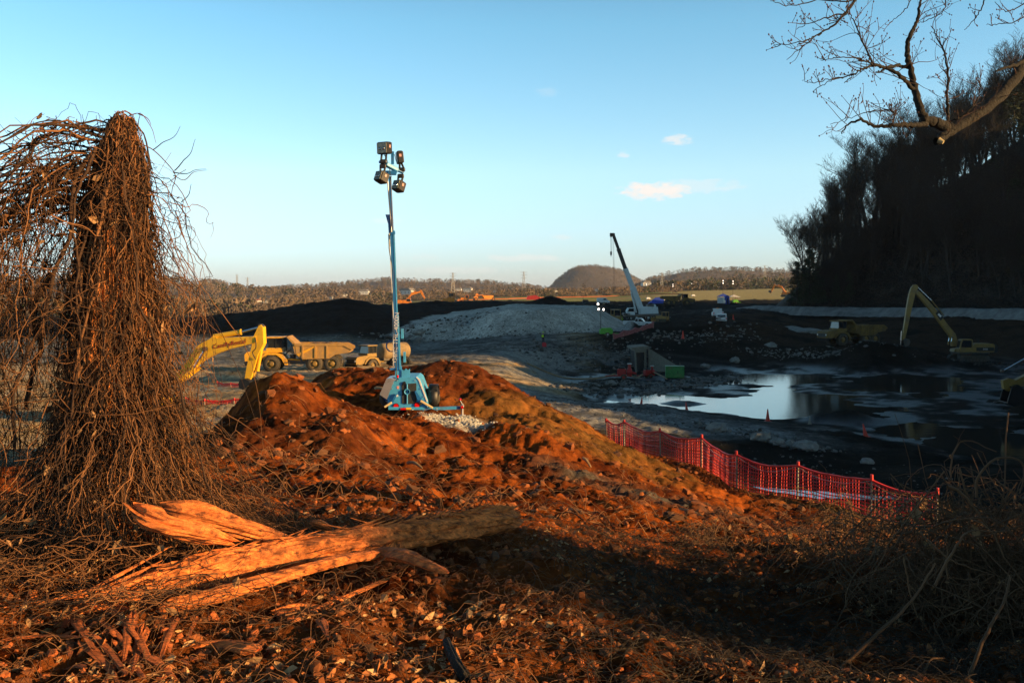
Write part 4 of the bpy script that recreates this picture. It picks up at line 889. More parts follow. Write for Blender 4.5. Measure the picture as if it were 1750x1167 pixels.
# ------------------------------------------------------------------ blue light tower
def build_tower():
    d = 33.0; k = d / F; X0 = 697
    x, y = (X0 - CX) / F * d, d; z0 = CZ - (700 - HY) * k
    root = empty('light_tower', (x, y, z0), 0, 'tall blue trailer light tower with four floodlights, standing between the red mounds', 'light tower')
    B, LB = M['blue2'], M['lightblue']
    p = lambda px, py, dy=0.0: ((px - X0) * k, dy, (700 - py) * k)
    xz = lambda L: [((a - X0) * k, (700 - b) * k) for a, b in L]
    q = MB()
    q.prism(xz([(664, 697), (730, 697), (729, 686), (715, 649), (710, 645), (678, 645), (673, 650), (662, 682)][::-1]), 0, 1.9, LB)
    q.prism(xz([(664, 700), (727, 700), (727, 695), (664, 695)][::-1]), -.05, 2.2, LB)
    q.prism(xz([(686, 633), (686, 646), (700, 646), (700, 630), (697, 633), (693, 630), (690, 634)][::-1]), .06, .12, LB)
    q.build('cabinet', root)
    q = MB(); q.prism(xz([(686.5, 656), (694.5, 655.5), (694.5, 690), (687, 689.5)][::-1]), -.02, .05, M['grille']); q.prism(xz([(697, 655.5), (711.5, 654.5), (712, 689.5), (697, 690)][::-1]), -.02, .05, M['grille'])
    q.build('radiator_grille', root)
    q = MB(); q.cyl(p(696, 656, -.04), p(696, 690, -.04), .022, LB, 8)
    q.lathe([(.095, -.04), (.095, .04), (.065, .04), (.065, -.04), (.095, -.04)], p(696, 669, -.05), (0, 1, 0), LB, 20); q.cyl(p(696, 669, -.03), p(696, 669, .03), .066, M['black'], 18)
    q.cyl(p(691, 654.5, -.05), p(691, 654.5, .03), .055, M['black'], 14); q.build('pintle_ring', root)
    q = MB(); q.prism(xz([(662, 646), (674, 651), (662.5, 681), (650.5, 673)][::-1]), -.25, -.2, M['alu'], rot=(0, 0, rad(0)));
    q.prism(xz([(662, 646), (674, 651), (678, 648), (668, 645)][::-1]), -.25, .9, M['alu']); q.build('side_door', root)
    q = MB(); q.prism(xz([(711, 645), (715, 649), (729, 686), (731, 686), (717, 648), (712, 644)][::-1]), -.02, .06, M['white']); q.build('side_panel', root)
    for px, py in ((677, 694), (713, 692)):
        q = MB(); q.cyl(p(px, py, -.03), p(px, py, .0), .10, M['black'], 18); q.cyl(p(px, py, -.045), p(px, py, -.02), .082, M['lens'], 18); q.build('tail_light', root)
    q = MB(); q.prism(xz([(685, 700), (685, 696.5), (694, 696.5), (694, 700)][::-1]), -.075, -.055, M['lens']); q.prism(xz([(694.2, 699.5), (694.2, 696), (703, 696), (703, 699.5)][::-1]), -.075, -.055, M['yellow_clean']); q.build('reflector_plate', root)
    for L in (((657.5, 695), (670, 687)), ((719, 684), (740, 696.5))):
        q = MB(); a, b = p(*L[0], -.1), p(*L[1], -.1); mid = [(a[i] + b[i]) / 2 for i in range(3)]; ln = math.dist(a, b); an = math.atan2(b[2] - a[2], b[0] - a[0])
        q.box(mid, (ln, .04, .07), M['cutwood2'], rot=(0, -an, 0), bev=.01); q.build('stabiliser_handle', root)
    q = MB(); q.prism(xz([(671, 684), (677, 672), (679, 673), (673, 687), (668, 690)][::-1]), -.09, -.03, B); q.prism(xz([(709, 668), (711, 667), (722, 683), (738, 695), (737, 697), (714, 683)][::-1]), -.09, -.03, B); q.build('stabiliser_bracket', root)
    # outriggers
    q = MB(); q.prism(xz([(722, 702), (722, 697), (736, 695.5), (740, 696), (780, 694.5), (780, 699.5)][::-1]), .0, .13, LB); q.box(p(783, 697, .065), (.14, .12, .10), M['bluedark']); q.build('outrigger_bar', root)
    gz = Hs(x + (790 - X0) * k, d) - z0
    q = MB(); q.cyl((p(790, 0)[0], .065, gz), (p(790, 0)[0], .065, p(0, 690)[2]), .035, M['gal'], 10); q.box((p(790, 0)[0], .065, p(0, 694)[2]), (.11, .11, .10), M['gal'], bev=.02)
    q.cyl((p(790, 0)[0], .065, gz), (p(790, 0)[0], .065, gz + .03), .12, M['gal'], 14); q.cyl(p(790, 691, .065), p(786, 684, .065), .014, M['gal'], 6); q.cyl(p(786, 684, .065), p(786, 681, .065), .045, M['lens'], 10); q.cyl(p(788, 696, .0), p(792, 696, .0), .05, M['lens'], 8); q.build('outrigger_jack', root)
    q = MB(); q.prism(xz([(643, 684), (643, 688), (664, 690), (664, 684)][::-1]), .9, 1.05, M['bluedark']); q.build('outrigger_bar', root)
    wheel(root, (p(731, 0)[0], 1.0, .28), .34, .22, M['gal'], 18, False, 1); wheel(root, (p(662, 0)[0] - .05, 1.0, .28), .34, .22, M['gal'], 18, False, -1)
    q = MB(); q.lathe([(.40, -.16), (.44, -.16), (.44, .16), (.40, .16)], (p(731, 0)[0] + .12, 1.0, .32), (1, 0, 0), M['black'], 18); q.prism([(.62, .28), (.66, .55), (.80, .66), (.92, .62), (.97, .4), (.9, .25)][::-1], .62, 1.4, M['black']); q.build('wheel_guard', root)
    # collar and mast
    q = MB(); q.prism(xz([(674, 650), (687, 650), (686.5, 634), (675, 634)][::-1]), .1, .5, LB); q.box(p(672, 631.5, .25), (.26, .3, .05), B); q.lathe([(.10, 0), (.10, .12), (.085, .12)], p(680, 634, .3), (0, 0, 1), B, 14); q.build('mast_collar', root)
    q = MB(); q.cyl(p(679.5, 646, .02), p(679.5, 641, .02), .03, M['lens'], 8); q.box(p(672, 647, .1), (.08, .08, .07), M['lens'], bev=.02); q.build('stop_button', root)
    def mastseg(a, b, w, name, m1, m2):
        A = np.array(p(*a, .3)); Bq = np.array(p(*b, .3)); q = MB(); n = np.array((w / 2, 0, 0))
        q.prism([tuple((A - n)[[0, 2]]), tuple((Bq - n)[[0, 2]]), tuple((Bq + n)[[0, 2]]), tuple((A + n)[[0, 2]])][::-1], .3 - w / 2, .3 + w / 2, m1)
        q.prism([tuple((A + n * .55)[[0, 2]]), tuple((Bq + n * .55)[[0, 2]]), tuple((Bq + n * 1.15)[[0, 2]]), tuple((A + n * 1.15)[[0, 2]])][::-1], .3 - w / 2 - .012, .3 - w / 2, m2)
        return q.build(name, root)
    m0 = mastseg((679, 640), (674, 538), .20, 'mast_section', B, LB); mastseg((674.5, 545), (668.5, 393), .14, 'mast_section', B, LB); mastseg((669, 400), (664.5, 300), .085, 'mast_section', B, M['gal'])
    q = MB(); q.cyl(p(668, 396, .18), p(660.5, 300, .18), .022, M['gal'], 6); q.cyl(p(671, 538, .17), p(664, 398, .17), .012, M['gal'], 6); q.cyl(p(671.5, 630, .12), p(671, 535, .12), .015, M['gal'], 6); q.build('guide_rod', root)
    q = MB(); q.prism(xz([(657.5, 366), (667, 366), (667.5, 396), (663, 396), (662, 382)][::-1]), .18, .26, M['bluedark']); q.cyl(p(663.5, 400, .2), p(664.5, 421, .2), .03, M['black'], 8); q.box(p(668, 397, .3), (.2, .2, .1), B); q.build('cable_tray', root)
    for (a, b) in (((686, 562), (686, 579)), ((690, 602), (690, 620))):
        q = MB(); q.prism(xz([(a[0] - 2, a[1]), (a[0] + 2, a[1]), (b[0] + 2.2, b[1]), (b[0] - 1.6, b[1])][::-1]), .2, .3, LB); q.cyl(p(a[0] - 8, a[1] + 8, .28), p(a[0], a[1] + 8, .28), .02, M['black'], 6); q.build('mast_bracket', root)
    q = MB(); q.lathe([(.17, -.03), (.2, -.03), (.2, .03), (.17, .03), (.17, -.03)], p(667.5, 592, .25), (.3, 1, 0), M['bluedark'], 16); q.build('winch_wheel', root)
    ang = math.atan2(102, 5); L_ = 'Genie TML-4000N'
    lettering('lettering', L_, .235, M['white'], m0, p(675.6, 577, .19), (rad(90), -rad(87.2), 0)).scale = (.93, .9, 1)
    # head frame
    q = MB(); a, b = p(648, 276, .05), p(686, 292, .55); q.cyl(a, b, .055, B, 4); q.box([(a[i] + b[i]) / 2 for i in range(3)], (.5, .2, .13), LB, rot=(0, rad(20), rad(40)), bev=.02); q.box(p(669, 268, .3), (.09, .1, .42), B); q.box(p(667, 294, .3), (.3, .16, .14), B, taper=(1.3, 1)); q.build('lamp_crossbar', root)
    q = MB(); q.tube([p(668, 300, .12), p(664, 330, .1), p(668, 380, .12), p(664, 420, .1), p(671, 470, .12), p(670, 530, .1), p(676, 600, .1), p(677, 640, .06), p(681, 648, -.03)], .014, M['black'], 40)
    q.tube([p(655, 262, .1), p(660, 272, .15), p(664, 285, .2), p(666, 300, .15)], .012, M['black'], 14); q.tube([p(684, 272, .4), p(676, 275, .35), p(672, 262, .3), p(668, 275, .3)], .012, M['black'], 14); q.build('power_cable', root)
    for px, py in ((670, 664), (672, 655), (719, 664), (724, 678), (679, 650), (709, 650)):
        q = MB(); q.cyl(p(px, py, -.03), p(px, py, .01), .018, M['gal'], 8); q.build('latch', root)
    for px, py, w_, h_, m_ in ((678, 676, .10, .07, M['white']), (719, 690, .08, .05, M['yellow_clean']), (680, 662, .07, .09, M['sticker'])):
        q = MB(); q.box(p(px, py, -.006), (w_, .008, h_), m_); q.build('label_plate', root)
    def flood(cpx, dy, yaw, tilt, w, h, dp, mount):
        q = MB(); c_ = p(*cpx, dy); rot = (rad(tilt), 0, rad(yaw))
        q.box(c_, (w, dp, h), M['black'], rot=rot, bev=.03); o = q.build('floodlight', root)
        g = MB(); fr = tr((0, -dp / 2 - .004, 0), rot, c_); g.box(fr, (w * .86, .02, h * .84), M['lampglass'], rot=rot)
        for s_ in (-.16, .16): g.lathe([(.02, .0), (.05, -.012), (.02, -.02)], tr((s_ * w, -dp / 2 - .012, -.02), rot, c_), tr((0, 1, 0), rot, (0, 0, 0)), M['chrome'], 12)
        g.build('lamp_glass', o)
        s = MB(); s.box(tr((w / 2 + .003, 0, .05), rot, c_), (.006, .07, .09), M['sticker'], rot=rot); s.box(tr((-w / 2 - .003, 0, .05), rot, c_), (.006, .07, .09), M['sticker'], rot=rot); s.build('warning_sticker', o)
        m2 = MB(); e = p(*mount); m2.cyl(tr((-w * .2, 0, 0), rot, c_), (e[0] - .08, e[1], e[2]), .035, M['black'], 6); m2.cyl(tr((w * .2, 0, 0), rot, c_), (e[0] + .08, e[1], e[2]), .035, M['black'], 6); m2.box(e, (.22, .12, .14), M['black'], bev=.03); m2.build('lamp_yoke', o)
    flood((657, 253.5), .0, -28, 4, .44, .40, .30, (655, 276, .05)); flood((680, 266), .5, 105, -6, .40, .42, .2, (684, 287, .5))
    flood((652.5, 303.5), .0, -42, -22, .36, .36, .34, (654, 284, .05)); flood((679, 316), .5, -38, -22, .34, .36, .32, (682, 298, .5))
M['blue2'] = mat('tower_blue', (.02, .17, .45), .4, var=.1, dirt=.08); M['bluedark'] = mat('tower_dark_blue', (.015, .06, .22), .5)
M['grille'] = mat('grille_grey', (.03, .035, .035), .7, scale=40, bump=.5, bscale=90); M['cutwood2'] = mat('cream_handle', (.75, .58, .28), .6, var=.1)
M['sticker'] = mat('sticker', (.75, .35, .3), .5, scale=30, var=.5)
build_tower()

# ------------------------------------------------------------------ mesh safety fences
def net_fence(name, label, posts, hts, m_, cell=.10, strip=.018, post_m=None, sag=.10, rope=True, postr=.03, group=None):
    """posts: world (x,y); one net panel mesh, each post a child"""
    root = empty(name, (posts[0][0], posts[0][1], 0), 0, label, 'fence', group); ox, oy = posts[0]
    V, Q = [], []
    P3 = [np.array((x, y)) for x, y in posts]
    cum = [0];
    for a, b in zip(P3[:-1], P3[1:]): cum.append(cum[-1] + np.linalg.norm(b - a))
    n = int(cum[-1] / cell); ss = np.linspace(0, cum[-1], n)
    xs = np.interp(ss, cum, [q[0] for q in P3]); ys = np.interp(ss, cum, [q[1] for q in P3]); hh = np.interp(ss, cum, hts)
    u = np.array([min(1, max(0, (s - cum[i]) / (cum[i + 1] - cum[i]))) for s in ss for i in [min(len(cum) - 2, max(0, int(np.searchsorted(cum, s) - 1)))]])
    g = H(xs, ys) ; g = np.convolve(np.pad(g, 6, 'edge'), np.ones(13) / 13, 'valid')
    top = g + hh - sag * 4 * u * (1 - u); bot = g + .02 + .05 * fbm(ss, ss * 0, 2, .7)
    m = int(np.mean(hts) / cell) + 1; tt = np.linspace(0, 1, m)
    nx_, ny_ = -np.gradient(ys), np.gradient(xs); ln = np.hypot(nx_, ny_); nx_ /= ln; ny_ /= ln
    G = np.zeros((m, n, 3))
    for j, t in enumerate(tt):
        w_ = .07 * fbm(ss * .9, np.full(n, t * 2.0), 3, 1.0) * 4 * u * (1 - u) * (.3 + t)
        G[j, :, 0] = xs + nx_ * w_ - ox; G[j, :, 1] = ys + ny_ * w_ - oy; G[j, :, 2] = bot + (top - bot) * t + .02 * fbm(ss, np.full(n, t * 3), 2, 2.0)
    parts = []
    parts.append(tubes(G, np.full((m, n), strip * .62), 3)); parts.append(tubes(G.transpose(1, 0, 2), np.full((n, m), strip * .42), 3))
    parts.append(tubes(G[-1:], np.full((1, n), strip * 1.3), 4))
    Vv, Qq = join(parts); add('net_panel', mesh_np('net_panel', Vv, Qq, mats=[m_]), root)
    if rope:
        rp = G[-1].copy(); rp[:, 2] -= .03 + .16 * 4 * u * (1 - u); Vv, Qq = tubes(rp[None], np.full((1, n), .010), 4); add('support_rope', mesh_np('support_rope', Vv, Qq, mats=[M['rope']]), root)
    for (x, y), h in zip(posts, hts):
        z = Hs(x, y); q = MB(); lx = random.uniform(-.05, .05)
        q.cyl((x - ox, y - oy - .03, z - .2), (x - ox - lx, y - oy - .03, z + h + .10), postr, post_m or M['post'], 6)
        o = q.build('post', root); q = MB(); q.cyl((x - ox - lx, y - oy - .03, z + h - .08), (x - ox - lx, y - oy - .03, z + h + .12), postr * 1.7, m_, 8); q.build('post_cap', o)
    return root
FP = [(1037, 46.6), (1067, 45.6), (1129, 42.4), (1199, 39.8), (1259, 36.2), (1362, 33.8), (1488, 31.0), (1600, 29.8)]
net_fence('safety_fence', 'orange plastic mesh fence on pale posts running down the bank above the pond', [((px - CX) / F * d, d) for px, d in FP], [1.12, 1.12, 1.18, 1.2, 1.25, 1.15, 1.15, 1.1], M['net'], cell=.12, strip=.034, sag=.16)
FP = [(1048, 146), (1066, 149), (1085, 153), (1100, 156), (1117, 160)]
net_fence('safety_fence', 'faded red mesh fence sagging on the road beside the gravel pile', [((px - CX) / F * d, d) for px, d in FP], [.75, .8, .75, .8, 1.0], M['pinknet'], cell=.22, strip=.11, sag=.3)
FP = [(372, 82), (395, 81.5), (432, 81)]
net_fence('safety_fence', 'low red mesh fence lying on the sand below the excavator boom', [((px - CX) / F * d, d) for px, d in FP], [.35, .3, .35], M['net'], cell=.12, strip=.06, sag=.1)
FP = [(318, 71), (350, 70), (400, 69.5), (440, 69)]
net_fence('safety_fence', 'low red mesh fence between the vines and the foot of the red mound', [((px - CX) / F * d, d) for px, d in FP], [.4, .3, .3, .4], M['net'], cell=.12, strip=.05, sag=.1)

# ------------------------------------------------------------------ cones
def make_cone(name, label, m_, h=.75):
    root = empty(name, label=label, category='traffic cone'); q = MB()
    q.box((0, 0, .02), (h * .5, h * .5, .04), m_, bev=.01); q.lathe([(h * .19, .04), (h * .13, h * .35), (h * .035, h), (.0, h)], (0, 0, 0), (0, 0, 1), m_, 14); q.build('cone_body', root)
    q = MB(); q.lathe([(h * .121, h * .42), (h * .088, h * .63)], (0, 0, 0), (0, 0, 1), m_ if True else None, 14); q.build('cone_collar', root); return root
cn = make_cone('traffic_cone', 'red orange cone upright on the bank in front of the bright pond reflection', M['cone'], .95)
cn.location = ground(1312, 76.5, -.03)
for px, d, lab, ry, sc in ((1095, 84, 'narrow red cone at the left end of the pond, near the submerged gravel', .12, 1.0), (1174, 82, 'small red cone at the dark waterline where the pond reflection begins', -.12, .85), (1480, 64.5, 'bright red cone tilting left on the muddy road above the fence', -.22, .95), (1167, 149, 'red cone on the embankment above the culvert wall', 0, 1.3), (1253, 186, 'tiny red cone beside the two white pickups', 0, 1.1)):
    o = copy_at(cn, ground(px, d, -.03), 0, lab); o.scale = (sc,) * 3; o.rotation_euler = (0, ry, 0)
fc = make_cone('traffic_cone', 'faded muddy cone on the pond bank right of the upright red cone', M['fadedcone'], .65); fc.location = ground(1384, 74.5, -.03)

# ------------------------------------------------------------------ culvert, pumps, container, far tower, people
def build_culvert():
    d = 124.; X0 = 1095; k = d / F; root = empty('culvert', ((X0 - CX) / F * d, d, -.1), 0, 'grey concrete culvert with dark square opening and sloping wing wall', 'culvert')
    q = MB(); C_ = M['concrete']; w = [(1084, 594), (1104, 592), (1104, 637), (1101.5, 637), (1101.5, 600), (1086.5, 601), (1088.5, 637), (1086, 637)]
    xz = lambda L: [((a - X0) * k, (637 - b) * k) for a, b in L]
    q.prism(xz(w)[::-1], -.3, .3, C_); q.prism(xz([(1080, 592), (1108, 590), (1108, 594.5), (1080, 596.5)])[::-1], -.36, 5, C_); q.build('headwall', root)
    q = MB(); q.prism(xz([(1087, 600), (1102, 599), (1102, 638), (1088, 638)])[::-1], 1.2, 6, M['black']); q.build('opening_shade', root)  # solid black block standing in for the shade inside the opening
    q = MB(); q.poly([((1108 - X0) * k, -.3, 3.2), ((1146 - X0) * k, -5.5, 1.35), ((1146 - X0) * k, -5.5, -.4), ((1108 - X0) * k, -.3, -.4), ((1108 - X0) * k, .1, 3.2), ((1146 - X0) * k, -5.1, 1.35), ((1146 - X0) * k, -5.1, -.4), ((1108 - X0) * k, .1, -.4)], [(3, 2, 1, 0), (4, 5, 6, 7), (0, 1, 5, 4), (1, 2, 6, 5), (2, 3, 7, 6), (3, 0, 4, 7)], C_); q.build('wing_wall', root)
build_culvert()
def build_container():
    root = empty('pump_container', ground(1153, 112, -.1), rad(-6), 'bright green ribbed steel container on skids at the pond edge', 'container')
    q = MB(); q.box((0, 0, .95), (2.05, 1.5, 1.25), M['green'], bev=.05)
    for i in range(9): q.box((-.9 + i * .225, -.77, .95), (.06, .04, 1.05), M['green'])
    q.build('container_body', root); q = MB()
    for s_ in (-.6, .6): q.box((0, s_, .14), (2.2, .14, .28), M['black'], bev=.02)
    q.build('skid', root); q = MB(); q.box((0, 0, 1.61), (2.15, 1.6, .06), M['green'], bev=.02); q.cyl((.6, .3, 1.6), (.6, .3, 1.95), .06, M['steel']); q.build('container_roof', root)
    q = MB(); q.box((.3, -.80, .95), (.7, .03, .95), M['green'], bev=.01); q.box((.3, -.825, .95), (.06, .03, .3), M['black']); q.build('service_door', root)
build_container()
def make_pump(name, label):
    root = empty(name, label=label, category='pump'); R_ = M['red']; q = MB()
    q.box((0, 0, .45), (2.0, .9, .14), R_, bev=.02); q.box((-1.4, 0, .42), (1.0, .1, .1), R_); q.build('trailer_frame', root)
    q = MB(); q.box((-.1, 0, .85), (1.0, .7, .7), R_, bev=.08); q.box((-.1, 0, 1.3), (.7, .5, .25), M['black'], bev=.05); q.cyl((-.3, .1, 1.3), (-.3, .1, 1.75), .06, M['steel']); q.build('engine', root)
    q = MB(); q.lathe([(.1, -.3), (.42, -.25), (.45, 0), (.42, .25), (.1, .3)], (.75, 0, .85), (1, 0, 0), R_, 16); q.cyl((.75, 0, 1.2), (.75, 0, 1.75), .17, R_, 12); q.box((.75, 0, 1.75), (.5, .4, .1), M['gal']); q.cyl((1.0, 0, .8), (1.5, 0, .7), .14, R_, 12); q.build('pump_casing', root)
    for s_ in (-1, 1): wheel(root, (.15, s_ * .55, .32), .32, .18, R_, 16, False, s_)
    return root
pm = make_pump('trailer_pump', 'red trailer pump standing on the stone causeway left of the culvert'); pm.location = ground(1064, 109.5, -.02); pm.rotation_euler = (0, 0, rad(-8))
copy_at(pm, ground(1107, 116, -.02), rad(25), 'smaller red pump directly in front of the culvert opening', scale=.8)
q = MB(); q.tube([ground(900, 112, .12), ground(960, 112, .13), ground(1020, 110.5, .14), ground(1052, 109.5, .5)], .10, M['hose'], 30); tag(q.build('discharge_hose'), 'tan discharge hose lying on gravel, leading left from the red trailer pump', 'hose')
q = MB(); q.tube([ground(1075, 110, .6), ground(1088, 113, .2), ground(1098, 116, .4)], .10, M['hose'], 12); tag(q.build('discharge_hose'), 'short tan hose linking the two red pumps', 'hose')
q = MB(); q.tube([ground(1118, 116, .6), ground(1128, 113, .5), ground(1140, 110, .3)], .09, M['hose'], 12); tag(q.build('discharge_hose'), 'tan hose slanting from the second pump towards the green container', 'hose')

def mini_tower(name, label, px, d, h, body=M['lime'], lamps=4, lit=True, group=None):
    ls = 1.0 if d < 200 else 1.1
    root = empty(name, ground(px, d), rad(10), label, 'light tower', group); q = MB()
    q.box((.5, 0, .75), (1.9, 1.1, .75), body, bev=.1); q.box((.5, 0, 1.2), (1.5, .9, .2), body, bev=.05); q.box((1.9, 0, .45), (1.2, .1, .1), body); q.build('generator_box', root)
    q = MB(); q.cyl((-.3, 0, .4), (-.3, 0, h), .07, M['steel'], 8, r2=.04); q.box((-.3, 0, h - .1), (1.2, .08, .08), M['steel']); q.build('mast', root)
    wheel(root, (.6, -.6, .32), .32, .2, M['gal'], 14, False, -1); wheel(root, (.6, .6, .32), .32, .2, M['gal'], 14, False, 1)
    for i, (a, b) in enumerate((((-.45, .25), (.45, .35), (-.35, -.5), (.4, -.55)) if d < 200 else ((0, .45), (.6, .0), (0, -.35)))[:lamps]):
        q = MB(); q.box((-.3 + a, 0, h + b), (.42, .22, .36), M['black'], bev=.03); o = q.build('floodlight', root); g = MB(); g.lathe([(.0, -.02), ((.16 if d < 200 else .12), -.02), ((.17 if d < 200 else .13), .02)], (-.3 + a, -.125, h + b), (0, 1, 0), M['lamp'] if lit and i != 1 else M['lampglass'], 10); g.build('lamp_glass', o)
    return root
mini_tower('light_tower', 'lime green trailer light tower with lit lamps beside the gravel pile', 1030, 149, 4.6)

def person(name, label, px, d, rz=0, vest='hiviz', trousers='pants', hat='hiviz', h=1.78, facing=1, stride=.18, arms=.25, h0=None):
    root = empty(name, ground(px, d), rz, label, 'person')
    s = h / 1.78
    J = {'pel': (0, 0, .95), 'wa': (0, .01, 1.1), 'ch': (0, 0, 1.33), 'nk': (0, 0, 1.5), 'hd': (0, -.02, 1.6), 'tp': (0, -.02, 1.76),
         'shl': (-.19, 0, 1.42), 'ell': (-.27, .02, 1.14), 'hal': (-.24, -.10, .90), 'shr': (.19, 0, 1.42), 'elr': (.27, .03, 1.15), 'har': (.22, -.12, .92),
         'hil': (-.10, 0, .9), 'knl': (-.12, -.04, .5), 'anl': (-.13, .03 + stride * .5, .09), 'tol': (-.14, -.16 + stride * .5, .04), 'hir': (.10, 0, .9), 'knr': (.12, -.05, .5), 'anr': (.13, .03 - stride * .5, .09), 'tor': (.14, -.16 - stride * .5, .04)}
    E = [('pel', 'wa'), ('wa', 'ch'), ('ch', 'nk'), ('nk', 'hd'), ('hd', 'tp'), ('ch', 'shl'), ('shl', 'ell'), ('ell', 'hal'), ('ch', 'shr'), ('shr', 'elr'), ('elr', 'har'), ('pel', 'hil'), ('hil', 'knl'), ('knl', 'anl'), ('anl', 'tol'), ('pel', 'hir'), ('hir', 'knr'), ('knr', 'anr'), ('anr', 'tor')]
    Rr = {'pel': .15, 'wa': .14, 'ch': .17, 'nk': .06, 'hd': .095, 'tp': .07, 'shl': .075, 'ell': .05, 'hal': .04, 'shr': .075, 'elr': .05, 'har': .04, 'hil': .10, 'knl': .07, 'anl': .05, 'tol': .04, 'hir': .10, 'knr': .07, 'anr': .05, 'tor': .04}
    ks = list(J); me = bpy.data.meshes.new('body'); me.from_pydata([tuple(c_ * s for c_ in J[a]) for a in ks], [(ks.index(a), ks.index(b)) for a, b in E], [])
    o = add('body_tmp', me, None); md = o.modifiers.new('skin', 'SKIN'); sv = me.skin_vertices[0].data
    for i, a in enumerate(ks): sv[i].radius = (Rr[a] * s, Rr[a] * s * (.75 if a in ('ch', 'wa', 'pel') else 1))
    sv[0].use_root = True; sb = o.modifiers.new('sub', 'SUBSURF'); sb.levels = 1; sb.render_levels = 1
    bpy.context.view_layer.update(); me2 = bpy.data.meshes.new_from_object(o.evaluated_get(bpy.context.evaluated_depsgraph_get())); bpy.data.objects.remove(o)
    me2.materials.clear()
    for m_ in (M['skin'], M[vest], M[trousers], M['black']): me2.materials.append(m_)
    for f in me2.polygons:
        z = f.center.z / s; f.use_smooth = True; x = abs(f.center.x)
        f.material_index = 3 if z < .13 else (2 if z < .93 and x < .24 * s or z < .88 and False else (0 if (z > 1.49 or (z < .97 and x > .17 * s)) else 1))
    add('body', me2, root)
    q = MB(); q.lathe([(.15, 0), (.125, .01), (.12, .06), (.08, .12), (.0, .14)], (0, -.03 * s, 1.69 * s), (0, 0, 1), M[hat], 14); q.build('hard_hat', root)
    q = MB(); q.cyl((0, -.145, 1.63 * s), (0, -.125, 1.62 * s), .016, M['skin'], 6)
    for sx in (-.035, .035): q.cyl((sx, -.122, 1.655 * s), (sx, -.112, 1.655 * s), .012, M['black'], 6)
    q.build('face', root)
    q = MB()
    for sx in (-.09, .09): q.box((sx, -.135, 1.28 * s), (.04, .015, .38), M['conewhite']); q.box((sx, .135, 1.28 * s), (.04, .015, .38), M['conewhite'])
    q.build('vest_stripes', root); return root
person('person', 'person in dark jacket, lime vest and hard hat standing in front of the gravel pile', 928, 134.5, rad(160), vest='black', trousers='pants')
q = MB(); c_ = ground(930, 134); q.prism([(c_[0] - .28, c_[2] + .02), (c_[0] - .3, c_[2] + .5), (c_[0] - .12, c_[2] + .62), (c_[0] + .18, c_[2] + .6), (c_[0] + .3, c_[2] + .45), (c_[0] + .3, c_[2] + .02)][::-1], c_[1] - .2, c_[1] + .15, M['redcloth']); q.tube([(c_[0] - .1, c_[1], c_[2] + .6), (c_[0], c_[1], c_[2] + .75), (c_[0] + .1, c_[1], c_[2] + .6)], .02, M['black']); tag(q.build('bag'), 'red bag at the feet of the worker by the gravel pile', 'bag')
q = MB(); q.box((0, -.16, 1.25), (.10, .03, .45), M['hiviz'], bev=.01); q.box((0, .16, 1.25), (.3, .03, .3), M['hiviz'], bev=.01)
for o in list(bpy.data.objects):
    if o.name == 'person': v_ = q.build('vest', o)
person('person', 'person in full lime vest standing between the loader and the crane', 1063, 215, rad(-60)); person('person', 'person in lime jacket and lime hard hat beside the dark loader', 1055, 216, rad(40), h=1.7)
ld = make_dozer('bulldozer', 'dark orange brown bulldozer behind the right end of the gravel pile', M['cat']); ld.location = ground(1046, 214, .2); ld.rotation_euler = (0, 0, rad(20)); ld.scale = (1.15,) * 3
# ------------------------------------------------------------------ trees
M['bark'] = mat('grey_bark', (.034, .028, .022), .9, var=.4, scale=2, stretch=(3, 3, .5))
M['twig'] = mat('dark_twigs', (.024, .019, .015), .9, var=.3)
M['needle'] = mat('dark_needles', (.022, .038, .014), .9, var=.5, scale=1.5)
def grow_tree(h, seed, spread=.5, lv=4):
    """returns trunk/limb segments and twig segments: lists of (a, b, ra, rb)"""
    rg = random.Random(seed); wood, twig = [], []
    def br(p, d, L, r, lev):
        n = 4 if lev == 0 else 3; pts = [p]
        for i in range(n):
            d = [d[0] + rg.gauss(0, .10 + .07 * lev), d[1] + rg.gauss(0, .10 + .07 * lev), d[2] + .05 + .05 * (lev > 0)]
            l = math.sqrt(sum(q * q for q in d)); d = [q / l for q in d]
            q = [p[j] + d[j] * L / n for j in range(3)]; r1 = r * (1 - .55 * (i + 1) / n) if lev else r * (1 - .5 * (i + 1) / n); r0 = r * (1 - .55 * i / n)
            (wood if lev < 2 else twig).append((p, q, r0, r1)); p = q
            if lev < lv and (lev > 0 or i >= (1 if seed % 2 else 2)):
                k = {0: 4, 1: 2, 2: 2, 3: 2}[lev] if lev < 4 else 0
                for _ in range(k):
                    a = rg.uniform(0, 6.28); s = rg.uniform(.5, 1.0) * spread * (1.3 if lev == 0 else 1.6)
                    dd = [d[0] + s * math.cos(a), d[1] + s * math.sin(a), d[2] * .8 + rg.uniform(0, .25)]; l = math.sqrt(sum(q * q for q in dd))
                    br(p, [q / l for q in dd], L * ({0: .52, 1: .55, 2: .6, 3: .6}[lev]) * rg.uniform(.7, 1.15) * (1 - .12 * i * (lev == 0)), max(r1 * .55, .02), lev + 1)
    br([0, 0, -.5], [0, 0, 1], h * .72, h * .013 + .05, 0)
    return wood, twig
def segs_mesh(name, segs, sides, m_, rmin=0):
    A = np.array([[s[0], s[1]] for s in segs]); Rr = np.maximum(np.array([[s[2], s[3]] for s in segs]), rmin); V, Q = tubes(A, Rr, sides); return mesh_np(name, V, Q, mats=[m_], smooth=False)
def bare_proto(h, seed, spread=.5, rmin=.018):
    w, t = grow_tree(h, seed, spread); return segs_mesh('trunk', w, 6, M['bark']), segs_mesh('crown', t, 3, M['twig'], rmin)
